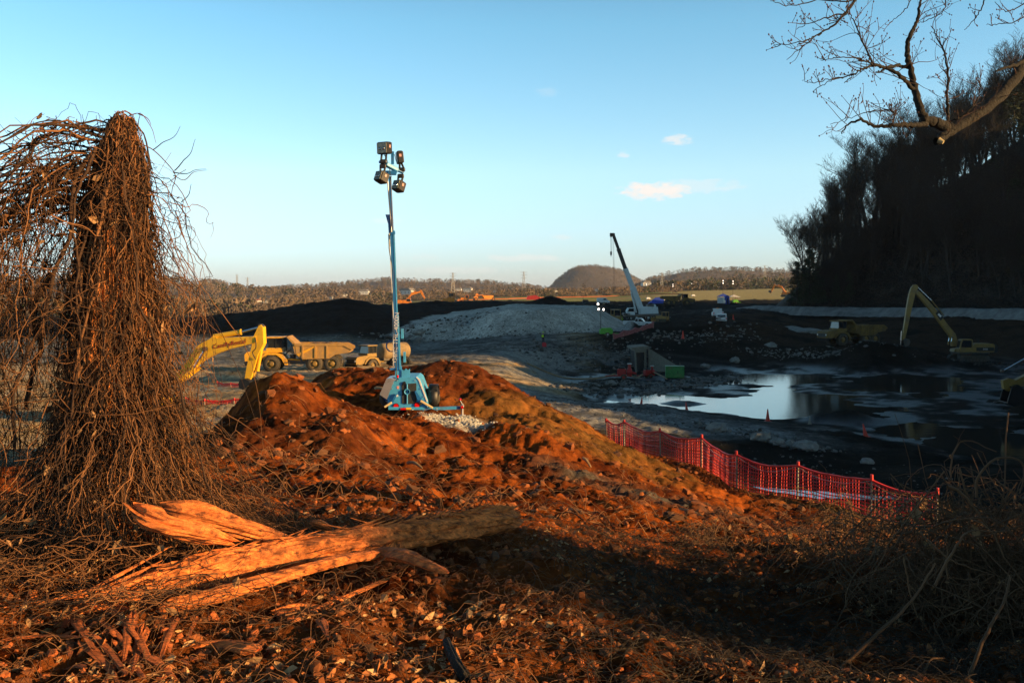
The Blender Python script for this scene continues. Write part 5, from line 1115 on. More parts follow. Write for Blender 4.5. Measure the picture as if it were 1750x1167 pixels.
def pine_proto(h, seed):
    rg = np.random.default_rng(seed); q = MB(); q.cyl((0, 0, -.5), (0, 0, h * .95), h * .014 + .05, M['bark'], 7, r2=.03)
    V = []; 
    for lv in range(26):
        z = h * (.14 + .84 * lv / 26) ; rr_ = h * .24 * (1 - lv / 26) ** .75 * rg.uniform(.7, 1.15) + .25
        for b in range(6):
            a = rg.uniform(0, 6.28); L = rr_ * rg.uniform(.65, 1.1); dz = L * rg.uniform(-.05, .25)
            q.cyl((0, 0, z), (L * .9 * math.cos(a), L * .9 * math.sin(a), z + dz), .04, M['bark'], 4, r2=.012, cap=False)
            n = 34; t = rg.uniform(.25, 1.05, n); c_ = np.stack([L * t * math.cos(a), L * t * math.sin(a), z + dz * t], 1) + rg.normal(0, .16 + .02 * L, (n, 3)) * [1, 1, .7]
            s = rg.uniform(.18, .42, n)[:, None]; d1 = rg.normal(size=(n, 3)) * [1, 1, .5]; d2 = rg.normal(size=(n, 3)) * [1, 1, .7]
            V.append(np.stack([c_ - d1 * s * .5, c_ + d1 * s * .5, c_ + d2 * s * .7], 1).reshape(-1, 3))
    V = np.concatenate(V); tm = q.build('tmp'); me = tm.data; bpy.data.objects.remove(tm)
    return me, mesh_np('crown', V, None, np.arange(len(V)).reshape(-1, 3), mats=[M['needle']])
def tree_obj(name, tm, cm, loc, rz, sc, label, group, cat='tree'):
    r = empty(name, loc, rz, label, cat, group); r.scale = sc; add('trunk', tm, r); add('crown', cm, r); return r
def build_hill_trees():
    bp = [bare_proto(20, s, sp) for s, sp in ((1, .5), (2, .42), (5, .55), (8, .46), (11, .38), (14, .6))]; pp = [pine_proto(17, 21), pine_proto(14, 22)]
    rg = random.Random(5); n = 0; spots = []
    lab = 'tall bare winter tree among many on the dark wooded hillside'; labp = 'dark evergreen tree growing on the wooded hillside at right'
    # crest line, then the slope facing the camera, then the foot
    for i in range(112):
        px = 1372 + (1900 - 1372) * (i + rg.uniform(-.3, .3)) / 112; d = float(np.interp(px, [r_[0] for r_ in RID], [r_[1] for r_ in RID])) + rg.uniform(-7, 7); spots.append((px, d, 1.0))
    for i in range(150):
        px = 1374 + (1860 - 1374) * rg.random() ** .9; dc = float(np.interp(px, [r_[0] for r_ in RID], [r_[1] for r_ in RID])); fd = float(np.interp(px, [1350, 1500, 1600, 1750, 1900], [258, 262, 240, 214, 190])); d = fd + (dc - fd) * rg.uniform(-.1, .85); spots.append((px, d, rg.uniform(.6, .95)))
    for px, d, s in spots:
        x = (px - CX) / F * d; z = max(float(hillside(np.array([x]), np.array([d]))[0]), float(Hbase(np.array([x]), np.array([d]))[0])); s *= rg.uniform(.85, 1.2)
        if px < 1420: s *= .75
        if rg.random() < (.3 if px < 1460 else .06): t = pp[rg.randrange(2)]; s *= rg.uniform(.8, 1.1); tree_obj('pine_tree', t[0], t[1], (x, d, z), rg.uniform(0, 6), (s, s, s), labp, 'evergreens on the wooded hillside')
        else: t = bp[rg.randrange(6)]; tree_obj('bare_tree', t[0], t[1], (x, d, z), rg.uniform(0, 6), (s, s, s * rg.uniform(.95, 1.2)), lab, 'bare trees on the wooded hillside')
    for px, d, s, L in ((1362, 252, .78, 'evergreen at the left end of the wooded hillside, beside the lit far field'), (1384, 258, .98, 'taller evergreen second from the left end of the wooded hillside'), (1745, 240, 1.1, None), (1733, 262, 1.25, None)):
        x = (px - CX) / F * d; z = max(float(hillside(np.array([x]), np.array([d]))[0]), float(Hbase(np.array([x]), np.array([d]))[0])); t = pp[0]
        tree_obj('pine_tree', t[0], t[1], (x, d, z), s, (s * 1.15, s * 1.15, s), L or labp, None if L else 'evergreens on the wooded hillside')
    # brush at the hill foot and under the trees
    pts = []; hs = []; ws = []
    for _ in range(3600):
        px = rg.uniform(1352, 1900); dc = float(np.interp(px, [r_[0] for r_ in RID], [r_[1] for r_ in RID])); fd = float(np.interp(px, [1350, 1500, 1600, 1750, 1900], [252, 250, 230, 203, 180])); d = fd + (dc - fd) * rg.uniform(-.15, .9)
        x = (px - CX) / F * d; z = max(float(RIDz(x, d)), 0); pts.append((x, d, z)); h = rg.uniform(1.0, 2.8); hs.append(h); ws.append(h * .6)
    pts = np.array(pts); pts[:, 2] = np.maximum(hillside(pts[:, 0], pts[:, 1]), Hbase(pts[:, 0], pts[:, 1])) - .2
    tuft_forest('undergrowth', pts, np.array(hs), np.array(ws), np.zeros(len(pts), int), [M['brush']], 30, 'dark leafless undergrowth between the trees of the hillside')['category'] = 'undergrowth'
    # wooded bank outside the right edge of the picture and the top of the hill beyond it
    for i in range(64):
        y = rg.uniform(16, 90); x = rg.uniform(56, 72); z = Hs(x, y); t = bp[i % 6]; s = rg.uniform(.28, .36)
        tree_obj('bare_tree', t[0], t[1], (x, y, z - .2), rg.uniform(0, 6), (s, s, s), 'short bare tree on the bank right of the pond', 'short trees on the bank right of the pond')
def RIDz(x, d): return 0
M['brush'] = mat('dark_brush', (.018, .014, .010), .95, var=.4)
build_hill_trees()

# overhanging tree at the upper right
def build_overhang():
    d0 = 8.5; root = empty('overhanging_tree', (6.1, 9.2, Hs(6.1, 9.2)), 0, 'large bare tree whose mossy limb and twigs hang into the top right of the view', 'tree'); o0 = np.array(root.location)
    def W(L): return [np.array(P(px, py, d)) - o0 for px, py, d in L]
    wood, twigs, buds = [], [], []
    def limb(L, r0, r1, lst=wood, k=None):
        p = resample(W(L), k or 6 * len(L)); p = p + R.normal(0, .004, p.shape); lst.append((p, np.linspace(r0, r1, len(p)))); return p
    tw = []
    trunk = resample([np.array((0, 0, -.3)), np.array((-.05, .1, 3)), np.array((.1, 0, 6)), np.array((.5, -.1, 10.5))], 30); wood.append((trunk, np.linspace(.34, .12, 30)))
    main = limb([(1985, 30, 9.1), (1900, 10, 9.0), (1800, 50, 8.7), (1750, 112, 8.5), (1712, 160, 8.3), (1665, 200, 8.1), (1625, 224, 8.0), (1600, 243, 7.9)], .062, .034, k=50)
    limb([(1625, 222, 8.0), (1600, 210, 7.95), (1578, 205, 7.9)], .05, .035)
    b1 = limb([(1582, 208, 7.9), (1571, 180, 7.9), (1563, 150, 8.0), (1556, 118, 8.0), (1551, 88, 8.1), (1556, 60, 8.1), (1568, 38, 8.2), (1572, 10, 8.2), (1577, -12, 8.3)], .034, .007)
    b2 = limb([(1562, 155, 8.0), (1548, 138, 7.9), (1530, 124, 7.8), (1510, 116, 7.8), (1495, 112, 7.7), (1487, 112, 7.7)], .017, .010)
    b3 = limb([(1552, 116, 8.05), (1535, 113, 8.0), (1518, 115, 7.9), (1507, 122, 7.9), (1498, 124, 7.85)], .015, .006)
    b4 = limb([(1583, 212, 7.9), (1560, 214, 7.8), (1530, 213, 7.7), (1500, 217, 7.7), (1470, 206, 7.6), (1450, 212, 7.6), (1438, 228, 7.6)], .022, .004)
    b5 = limb([(1489, 112, 7.7), (1475, 118, 7.6), (1462, 125, 7.5), (1442, 144, 7.5)], .009, .003)
    b5b = limb([(1462, 126, 7.5), (1440, 133, 7.5), (1415, 140, 7.4), (1388, 158, 7.4)], .006, .002)
    b5c = limb([(1440, 134, 7.5), (1415, 136, 7.5), (1390, 142, 7.5), (1372, 136, 7.5)], .004, .002)
    b6 = limb([(1492, 112, 7.7), (1483, 90, 7.8), (1470, 62, 7.8), (1458, 35, 7.9), (1450, 12, 7.9)], .009, .003)
    b7 = limb([(1495, 112, 7.7), (1470, 101, 7.6), (1440, 98, 7.5), (1400, 104, 7.5)], .007, .002)
    b8 = limb([(1507, 215, 7.7), (1523, 214, 7.8), (1528, 193, 7.7), (1515, 190, 7.7), (1490, 190, 7.6), (1460, 199, 7.6), (1420, 212, 7.5)], .007, .002)
    b9 = limb([(1620, 208, 8.0), (1619, 170, 8.0), (1619, 130, 8.1), (1614, 90, 8.1), (1600, 62, 8.2), (1592, 45, 8.2)], .014, .003)
    limb([(2000, -200, 9.2), (1900, -240, 8.9), (1800, -175, 8.5), (1700, -115, 8.2), (1640, -88, 8.1), (1570, -62, 7.9), (1510, -42, 7.6), (1470, -20, 7.4)], .07, .014, k=50)
    b10 = limb([(1470, -20, 7.4), (1455, 10, 7.3), (1430, 38, 7.2), (1395, 62, 7.2), (1345, 102, 7.1)], .013, .002)
    b11 = limb([(1445, 22, 7.3), (1400, 35, 7.2), (1360, 50, 7.2)], .006, .002); b12 = limb([(1495, -34, 7.5), (1460, 0, 7.3), (1400, 2, 7.3), (1350, 10, 7.2), (1315, 2, 7.1)], .007, .002)
    b13 = limb([(1405, 58, 7.2), (1370, 72, 7.1), (1322, 78, 7.1)], .005, .002)
    b14 = limb([(1705, -117, 8.2), (1690, -30, 7.8), (1680, 10, 7.8), (1665, 32, 7.8), (1648, 52, 7.8)], .008, .002); b15 = limb([(1810, -180, 8.5), (1790, -60, 8.1), (1770, 10, 7.9), (1735, 37, 7.8), (1700, 42, 7.8), (1687, 44, 7.8)], .007, .002)
    b16 = limb([(1625, 208, 8.0), (1650, 194, 8.0), (1675, 160, 8.0), (1668, 120, 8.0)], .008, .002)
    b17 = limb([(1800, -174, 8.5), (1800, -90, 8.2), (1780, -20, 7.9), (1745, 10, 7.9), (1720, 20, 7.8), (1700, 5, 7.8)], .009, .002); b18 = limb([(1572, -63, 7.9), (1560, -15, 8.0), (1550, 12, 8.0), (1535, 28, 8.0), (1522, 38, 8)], .006, .002); b19 = limb([(1640, -88, 8.1), (1620, -20, 8.2), (1612, 18, 8.2), (1585, 35, 8.2), (1570, 40, 8.2)], .006, .002)
    b20 = limb([(1815, 42, 8.75), (1790, 80, 8.45), (1740, 110, 8.2), (1702, 120, 8.1)], .03, .008)
    rg = np.random.default_rng(12)
    def sprout(p, n, L, lev, up=.5, t0=.15):
        for _ in range(int(n * .8)):
            i = int(rg.uniform(t0, .98) * (len(p) - 1)); d = (p[min(i + 1, len(p) - 1)] - p[max(i - 1, 0)]); d /= np.linalg.norm(d) + 1e-9
            v = d * rg.uniform(.1, .8) + rg.normal(0, .75, 3) * [1, .6, .8] + np.array((0, 0, up)); v /= np.linalg.norm(v)
            l = L * rg.uniform(.45, 1.2); c_ = [p[i]]
            for s in range(4): v = v + rg.normal(0, .18, 3) + np.array((0, 0, .07)); v /= np.linalg.norm(v); c_.append(c_[-1] + v * l / 4)
            q = resample(c_, 9); tw.append((q, np.linspace(.0036 if lev == 0 else .0022, .0012, 9)))
            buds.append(q[-1])
            if rg.random() < .25: buds.append(q[6])
            if lev < 1: sprout(q, 3, l * .5, lev + 1, up)
    for b, n, L in ((b1, 12, .35), (b2, 12, .35), (b3, 6, .3), (b4, 18, .3), (b5, 8, .16), (b5b, 8, .12), (b5c, 6, .1), (b6, 18, .28), (b7, 10, .16), (b8, 16, .18), (b9, 26, .22), (b10, 14, .18), (b11, 9, .14), (b12, 10, .14), (b13, 7, .1), (b14, 7, .14), (b15, 9, .14), (b16, 12, .2), (b17, 12, .16), (b18, 6, .14), (b19, 6, .14), (b20, 5, .25), (main, 16, .3)):
        sprout(b, n, L, 0)
    for nm, grp, sides, m_ in (('limbs', wood, 9, M['limbbark']), ('twigs', tw, 4, M['twigs2'])):
        parts = [tubes(p[None], r[None], sides) for p, r in grp]; V, Q = join(parts)
        if nm == 'limbs': V = V + .006 * np.stack([fbm(V[:, 0] * 6, V[:, 2] * 6 + V[:, 1], 3), fbm(V[:, 1] * 6, V[:, 2] * 6, 3), fbm(V[:, 0] * 6, V[:, 1] * 6, 3)], 1)
        tag(add('trunk' if nm == 'limbs' else 'twigs', mesh_np(nm, V, Q, mats=[m_], smooth=True), root), kind=None if nm == 'limbs' else 'stuff')
    B = np.array(buds); n = len(B); s = rg.uniform(.004, .007, n)
    o8 = np.array([(1, 0, 0), (-1, 0, 0), (0, 1, 0), (0, -1, 0), (0, 0, 1.5), (0, 0, -1.5)]); V = (B[:, None, :] + o8[None] * s[:, None, None]).reshape(-1, 3)
    f = np.array([(0, 2, 4), (2, 1, 4), (1, 3, 4), (3, 0, 4), (2, 0, 5), (1, 2, 5), (3, 1, 5), (0, 3, 5)]); T3 = (np.arange(n)[:, None, None] * 6 + f[None]).reshape(-1, 3)
    tag(add('buds', mesh_np('buds', V, None, T3, mats=[M['bud']]), root), kind='stuff')
    # pale sawn stub under the fork
    q = MB(); a = W([(1604, 240, 7.85)])[0]; q.cyl(a, a + np.array((.03, -.02, -.02)), .026, M['sawn'], 10, r2=.016); q.build('sawn_stub', root)
M['limbbark'] = mat('mossy_bark', (.013, .010, .006), .9, var=.6, scale=9, bump=.8, bscale=40); M['twigs2'] = mat('reddish_twigs', (.075, .04, .025), .85); M['bud'] = mat('buds', (.09, .035, .02), .8); M['sawn'] = mat('sawn_wood', (.5, .4, .2), .8)
build_overhang()

# ------------------------------------------------------------------ vine covered stump
M['vine'] = mat('dry_vine', (.23, .10, .036), .85, var=.55, scale=1.7); M['vinedark'] = mat('dark_vine', (.055, .026, .012), .9, var=.4, scale=2)
M['stump'] = mat('rotten_red_wood', (.46, .15, .035), .9, var=.75, scale=3, stretch=(5, 5, .8), bump=1, bscale=10, cracks=2.5)
M['leaf'] = mat('dry_leaf', (.30, .165, .07), .8, var=.45, scale=9)
SX, SY = (203 - CX) / F * 6.8, 6.8; SZ = 8.3
def stump_axis(z):
    """centre x offset and radius at height z above the stump base (2.85 m tall)"""
    t = z / 2.85
    return np.interp(t, [0, .25, .5, .75, .9, 1.0], [.02, .0, -.02, -.03, .02, .02]), np.interp(t, [-.05, .0, .12, .35, .6, .8, .92, 1.0], [.55, .42, .31, .235, .20, .17, .12, .06])
def build_stump():
    root = empty('tree_stump', (SX, SY, SZ), 0, 'tall broken stump of reddish rotten wood draped in a huge tangle of dry vines', 'tree stump')
    n, k = 110, 190; z = np.linspace(-.15, 2.86, k); a = np.linspace(0, 2 * np.pi, n, endpoint=False); A, Z = np.meshgrid(a, z); cx_, rr_ = stump_axis(Z)
    cA, sA = np.cos(A), np.sin(A)
    rr_ = rr_ * (1 + .25 * np.sin(3 * A + 1) * np.exp(-Z / .5) + .22 * fbm(cA * 1.6 + 5, sA * 1.6 + Z * .6, 4, 1, .6)) + .05 * fbm(cA * 7 + sA * 5, Z * 1.0, 4) - .22 * np.clip(fbm(cA * 3 + 3, sA * 3 + Z * 1.3, 3) - .08, 0, 1) * (rr_ > .12)
    V = np.stack([cx_ + rr_ * cA, rr_ * sA, Z + .10 * fbm(cA * 2, sA * 2, 2) * (Z > 2.3)], -1).reshape(-1, 3); idx = np.arange(n * k).reshape(k, n); nx = np.roll(idx, -1, 1)
    Q = np.stack([idx[:-1], nx[:-1], nx[1:], idx[1:]], -1).reshape(-1, 4); V = np.vstack([V, [[.02, 0, 2.87]]]); T3 = np.stack([idx[-1], nx[-1], np.full(n, len(V) - 1)], -1)
    add('stump_wood', mesh_np('stump_wood', V, Q, T3, smooth=False, mats=[M['stump']]), root)
    rg = np.random.default_rng(31); S, Dk = [], []
    K = 34
    def curl(p, amp):
        L = np.linalg.norm(np.diff(p, axis=0), axis=1).sum(); s = np.linspace(0, L, len(p))[:, None]; w = 0
        for f in (1.1, 2.3, 4.6, 8.0): w = w + (1.0 / f ** .9) * np.sin(2 * np.pi * f * rg.uniform(.7, 1.3, (1, 3)) * s + rg.uniform(0, 6.28, (1, 3)))
        w = w + rg.normal(0, .05, p.shape); return p + w * amp * (np.sin(np.linspace(0, np.pi, len(p)))[:, None] ** .6)
    def addv(p, r0, r1, dark=False, amp=.03): (Dk if dark else S).append((curl(resample(p, K), amp), np.linspace(r0, r1, K)))
    W_ = lambda lo, hi: lo + (hi - lo) * rg.random() ** 3          # mostly thin, a few thick
    # stems clinging to the wood
    for i in range(420):
        a = rg.uniform(-math.pi * 1.1, .1 * math.pi); z0 = 2.85 * rg.uniform(.2, 1.0) ** .8; z1 = max(0, z0 - rg.uniform(.4, 1.8)); pts = []
        gap = abs(((a + 1.75 + math.pi) % (2 * math.pi)) - math.pi) < .75
        if gap and z0 > .7 and rg.random() < .93: continue
        da = rg.normal(0, .9)
        for t in np.linspace(0, 1, 5):
            z = z0 + (z1 - z0) * t; cx_, r_ = stump_axis(z); q = r_ * rg.uniform(1.0, 1.12) + .015; aa = a + da * t; pts.append((cx_ + q * math.cos(aa), q * math.sin(aa), z))
        addv(pts, W_(.0018, .007), .0015, rg.random() < .68, .025)
    # thick old stems winding up the trunk
    for i in range(300):                                     # wraps round the broken top
        a = rg.uniform(-math.pi, .3); z0 = rg.uniform(2.3, 2.93); pts = []; da = rg.choice([-1, 1]) * rg.uniform(.4, 2.2); dz = rg.uniform(.05, .6)
        for t in np.linspace(0, 1, 5):
            z = z0 - dz * t; cx_, r_ = stump_axis(z); q = r_ * 1.05 + .02; pts.append((cx_ + q * math.cos(a + da * t), q * math.sin(a + da * t), z))
        addv(pts, W_(.002, .006), .0015, rg.random() < .65, .03)
    for i in range(60):                                     # arcs laid over the tip
        a = rg.uniform(0, 6.28); r1 = rg.uniform(.06, .16); zt = rg.uniform(2.82, 2.93); v = np.array((math.cos(a) * r1, math.sin(a) * r1, 0)); o1 = np.array((.02, 0, zt))
        addv([o1 - v * 1.3 - (0, 0, .35), o1 - v * .8 - (0, 0, .08), o1, o1 + v * .8 - (0, 0, .08), o1 + v * 1.3 - (0, 0, .4)], W_(.003, .008), .002, rg.random() < .65, .02)
    for i in range(16):
        a = rg.uniform(-math.pi, 0); da = rg.normal(0, .5); z0 = rg.uniform(1.6, 2.8); pts = []
        for t in np.linspace(0, 1, 6):
            z = z0 * (1 - t); cx_, r_ = stump_axis(z); q = r_ * 1.1 + .02 + .25 * t * t; pts.append((cx_ + q * math.cos(a + da * t), q * math.sin(a + da * t), z))
        addv(pts, .012, .006, rg.random() < .7, .03)
    # hanging curtain, close round the trunk and flaring low down
    for i in range(440):
        a = rg.uniform(-math.pi * 1.05, .12 * math.pi); z0 = rg.uniform(.5, 2.75); fl = rg.uniform(0, 1) ** 1.8 * (1.0 if z0 < 1.9 else .35)
        gap = abs(((a + 1.75 + math.pi) % (2 * math.pi)) - math.pi) < .6
        if gap and z0 > 1.2 and rg.random() < .85: continue
        z1 = rg.uniform(-.02, z0 * .6); pts = []; da = rg.normal(0, .45)
        for t in np.linspace(0, 1, 5):
            z = z0 + (z1 - z0) * t; cx_, r_ = stump_axis(z); q = r_ + .05 + .10 * t + fl * (.34 + .80 * (math.cos(a) > .1)) * max(0, (1.3 - z) / 1.3) ** 1.4; aa = a + da * t; pts.append((cx_ + q * math.cos(aa), q * math.sin(aa), z))
        addv(pts, W_(.002, .006), .0014, rg.random() < .6, .055)
    for i in range(460):                                     # skirt over the ground
        a = rg.uniform(-math.pi, .1); z0 = rg.uniform(.25, 1.25); rad_ = rg.uniform(.6, 1.4) + .4 * max(0, math.cos(a)); cx_, r_ = stump_axis(z0)
        gz = Hs(SX + rad_ * math.cos(a), SY + rad_ * math.sin(a)) - SZ
        addv([(cx_ + (r_ + .05) * math.cos(a), (r_ + .05) * math.sin(a), z0), (cx_ + rad_ * .45 * math.cos(a), rad_ * .45 * math.sin(a), z0 * .5 + .04), (rad_ * .8 * math.cos(a + .12), rad_ * .8 * math.sin(a + .12), .10 + gz * .5), (rad_ * math.cos(a + .2), rad_ * math.sin(a + .2), gz + .01)], W_(.002, .007), .0015, rg.random() < .45, .05)
    # arching boughs to the left, each with tangled hanging tendrils
    for i in range(60):
        z0 = rg.uniform(2.2, 2.82); L = rg.uniform(.5, 2.0); yy = rg.uniform(-.5, .4); drop = rg.uniform(.25, 1.3) if i < 40 else rg.uniform(1.2, 2.1); cx_, r_ = stump_axis(z0)
        b = resample([(cx_, 0, z0), (-L * .35, yy * .5, z0 + rg.uniform(-.05, .06)), (-L * .75, yy, z0 - .10 - .14 * L), (-L, yy, z0 - .2 - drop * .5), (-L * rg.uniform(.9, 1.08), yy, z0 - .25 - drop)], 30)
        addv(b, rg.uniform(.005, .011), .003, rg.random() < .5, .035)
        for j in range(rg.integers(8, 16)):
            p0 = b[rg.integers(5, 30)]; l = rg.uniform(.25, 1.5) * (1 if p0[2] > 1 else .5); side = rg.normal(0, .22)
            addv([p0, p0 + (side * .5, rg.normal(0, .08), -.08 + rg.uniform(0, .1)), p0 + (side, rg.normal(0, .1), -l * .5), p0 + (side * rg.uniform(.2, 1.4), rg.normal(0, .12), max(-l, .05 - p0[2]))], W_(.0018, .006), .0012, rg.random() < .5, .06)
    for i in range(560):                                     # random curly tendrils in the canopy and round the trunk
        c_ = np.array((-rg.uniform(-.1, 1.8), rg.uniform(-.45, .35), rg.uniform(.3, 2.6))); v = rg.normal(0, .20, 3); b_ = rg.normal(0, .18, 3)
        addv([c_ - v, c_ + b_, c_ + v * .6 - b_ * .4, c_ + v * rg.uniform(.5, 1.5)], W_(.0016, .005), .0011, rg.random() < .5, .045)
    for i in range(100):                                     # loose strands on the right
        z0 = rg.uniform(1.0, 2.6); cx_, r_ = stump_axis(z0); L = rg.uniform(.05, .40); e = rg.uniform(.4, 1.5)
        pts = [(cx_ + r_ * .9, rg.uniform(-.15, .1), z0), (cx_ + r_ + L * .8, rg.uniform(-.2, .1), z0 - .2), (cx_ + r_ + L * 1.15, rg.uniform(-.2, .1), z0 - e * .55), (cx_ + r_ + L * rg.uniform(.7, 1.5) + .06, rg.uniform(-.2, .1), max(.1, z0 - e))]
        addv(pts, W_(.002, .005), .0012, rg.random() < .4, .05)
    w = lambda L: [((px - 203) / F * 6.8, dy, (HY - py) / F * 6.8 + CZ - SZ) for px, py, dy in L]
    for L in ([(240, 245, 0), (262, 256, 0), (282, 276, 0), (296, 294, 0), (297, 312, 0), (291, 335, 0), (303, 360, 0), (318, 384, 0), (336, 400, 0), (318, 424, 0)],
              [(296, 294, 0), (318, 296, 0), (334, 290, 0), (352, 289, 0)], [(296, 300, 0), (315, 308, 0), (335, 296, 0), (354, 291, 0)], [(298, 292, 0), (313, 275, 0), (326, 262, 0), (334, 238, 0)],
              [(262, 256, 0), (280, 243, 0), (297, 232, 0), (308, 216, 0)], [(210, 207, 0), (225, 198, 0), (245, 197, 0), (262, 220, 0), (267, 245, 0)], [(236, 225, 0), (239, 192, 0)], [(236, 195, 0), (250, 203, 0), (258, 214, 0)],
              [(238, 360, 0), (290, 376, 0), (325, 388, 0), (334, 396, 0)], [(310, 346, 0), (325, 332, 0), (327, 315, 0)], [(300, 360, 0), (325, 440, 0), (338, 475, 0)], [(245, 300, 0), (300, 420, 0), (330, 520, 0), (380, 575, 0)], [(250, 380, 0), (320, 480, 0), (375, 560, 0), (455, 770, 0)], [(300, 420, 0), (360, 510, 0), (430, 620, 0), (452, 780, 0)],
              [(160, 240, -.1), (100, 222, 0), (48, 224, 0)], [(75, 235, 0), (55, 210, 0), (62, 198, 0), (76, 195, 0)], [(80, 236, 0), (70, 215, 0), (86, 202, 0)], [(120, 228, 0), (112, 212, 0), (118, 202, 0), (128, 202, 0)], [(140, 228, 0), (143, 210, 0), (141, 196, 0)], [(170, 224, 0), (168, 206, 0), (165, 198, 0)], [(50, 240, 0), (44, 220, 0), (52, 205, 0)], [(30, 250, 0), (10, 245, 0), (-10, 250, 0)],
              [(190, 212, 0), (130, 235, -.1), (60, 275, -.2), (0, 312, -.2), (-60, 340, -.2)], [(200, 215, 0), (110, 240, -.1), (40, 262, -.1), (-40, 300, -.2)], [(200, 225, -.1), (100, 262, -.15), (20, 300, -.2), (-60, 370, -.2)],
              [(0, 660, -.3), (60, 690, -.3), (120, 687, -.3)], [(180, 690, -.45), (230, 694, -.5), (280, 690, -.45), (335, 680, -.3)], [(330, 860, .1), (470, 800, -.3), (540, 850, -.4), (555, 875, -.4)], [(400, 700, -.2), (480, 760, -.2), (560, 880, -.3)]):
        addv(w(L), .0042, .0015, rg.random() < .5, .008)
    for L, r_ in (([(185, 235, 0), (150, 300, -.15), (135, 420, -.2), (110, 520, -.25), (62, 640, -.25), (50, 760, -.2)], .022), ([(100, 470, -.1), (75, 520, -.1), (60, 600, 0), (45, 700, 0)], .03), ([(190, 260, -.25), (165, 350, -.3), (160, 470, -.3), (180, 600, -.35)], .012), ([(230, 300, -.2), (245, 420, -.2), (285, 560, -.3), (350, 700, -.35), (400, 860, -.4)], .012)):
        addv(w(L), r_, r_ * .5, True, .02)
    # ground tangle around the foot
    for i in range(1500):
        x = rg.uniform(-2.0, 1.15) if rg.random() < .8 else rg.uniform(-2, 2.0); y = rg.uniform(-1.9, .9); gz = Hs(SX + x, SY + y) - SZ; top = .32 * math.exp(-(x / 1.2) ** 2 - (y / 1.0) ** 2)
        c_ = np.array((x, y, gz + rg.uniform(0, .10 + top))); v = rg.normal(0, .20, 3) * [1, 1, .35]; b_ = rg.normal(0, .09, 3) * [1, 1, .7]; b_[2] = abs(b_[2])
        addv([c_ - v, c_ - v * .3 + b_, c_ + v * .4 + b_ * .5, c_ + v], W_(.0016, .005), .0013, rg.random() < .35, .03)
    for lst, nm, m_ in ((S, 'vines', M['vine']), (Dk, 'vines', M['vinedark'])):
        Pp = np.array([s[0] for s in lst]); Rr = np.array([s[1] for s in lst]); V, Q = tubes(Pp, Rr, 4); tag(add(nm, mesh_np(nm, V, Q, mats=[m_], smooth=True), root), kind='stuff')
    # dead leaves caught in it
    C = []
    for _ in range(800):
        l = S[rg.integers(len(S))][0]; C.append(l[rg.integers(4, K)])
    leaves('caught_leaves', np.array(C), .026, M['leaf'], root, rg)
def leaves(name, C, size, m_, parent=None, rg=None, flat=.0):
    """curled little leaves: two bent quads each"""
    rg = rg or np.random.default_rng(1); n = len(C); s = size * (.4 + 1.8 * rg.random(n) ** 3)[:, None]
    a = rg.normal(size=(n, 3)); a[:, 2] *= (1 - flat); a /= np.linalg.norm(a, axis=1, keepdims=True); b = np.cross(a, rg.normal(size=(n, 3)) * [1 - flat * .7, 1 - flat * .7, 1]); b /= np.linalg.norm(b, axis=1, keepdims=True); u = np.cross(a, b)
    pts = [C - a * s, C - a * s * .3 + b * s * .55 + u * s * .3, C - a * s * .35, C - a * s * .3 - b * s * .5 + u * s * .28, C + a * s * .5 + b * s * .38 + u * s * .35, C + a * s * .5 - u * s * .05, C + a * s * .45 - b * s * .42 + u * s * .3, C + a * s * 1.05 + u * s * .35]
    V = np.stack(pts, 1).reshape(-1, 3); f = np.array([(0, 1, 2), (0, 2, 3), (4, 7, 5), (5, 7, 6)]); q = np.array([(1, 4, 5, 2), (2, 5, 6, 3)]); o = np.arange(n)[:, None, None] * 8
    return add(name, mesh_np(name, V, (o + q[None]).reshape(-1, 4), (o + f[None]).reshape(-1, 3), mats=[m_]), parent)
build_stump()

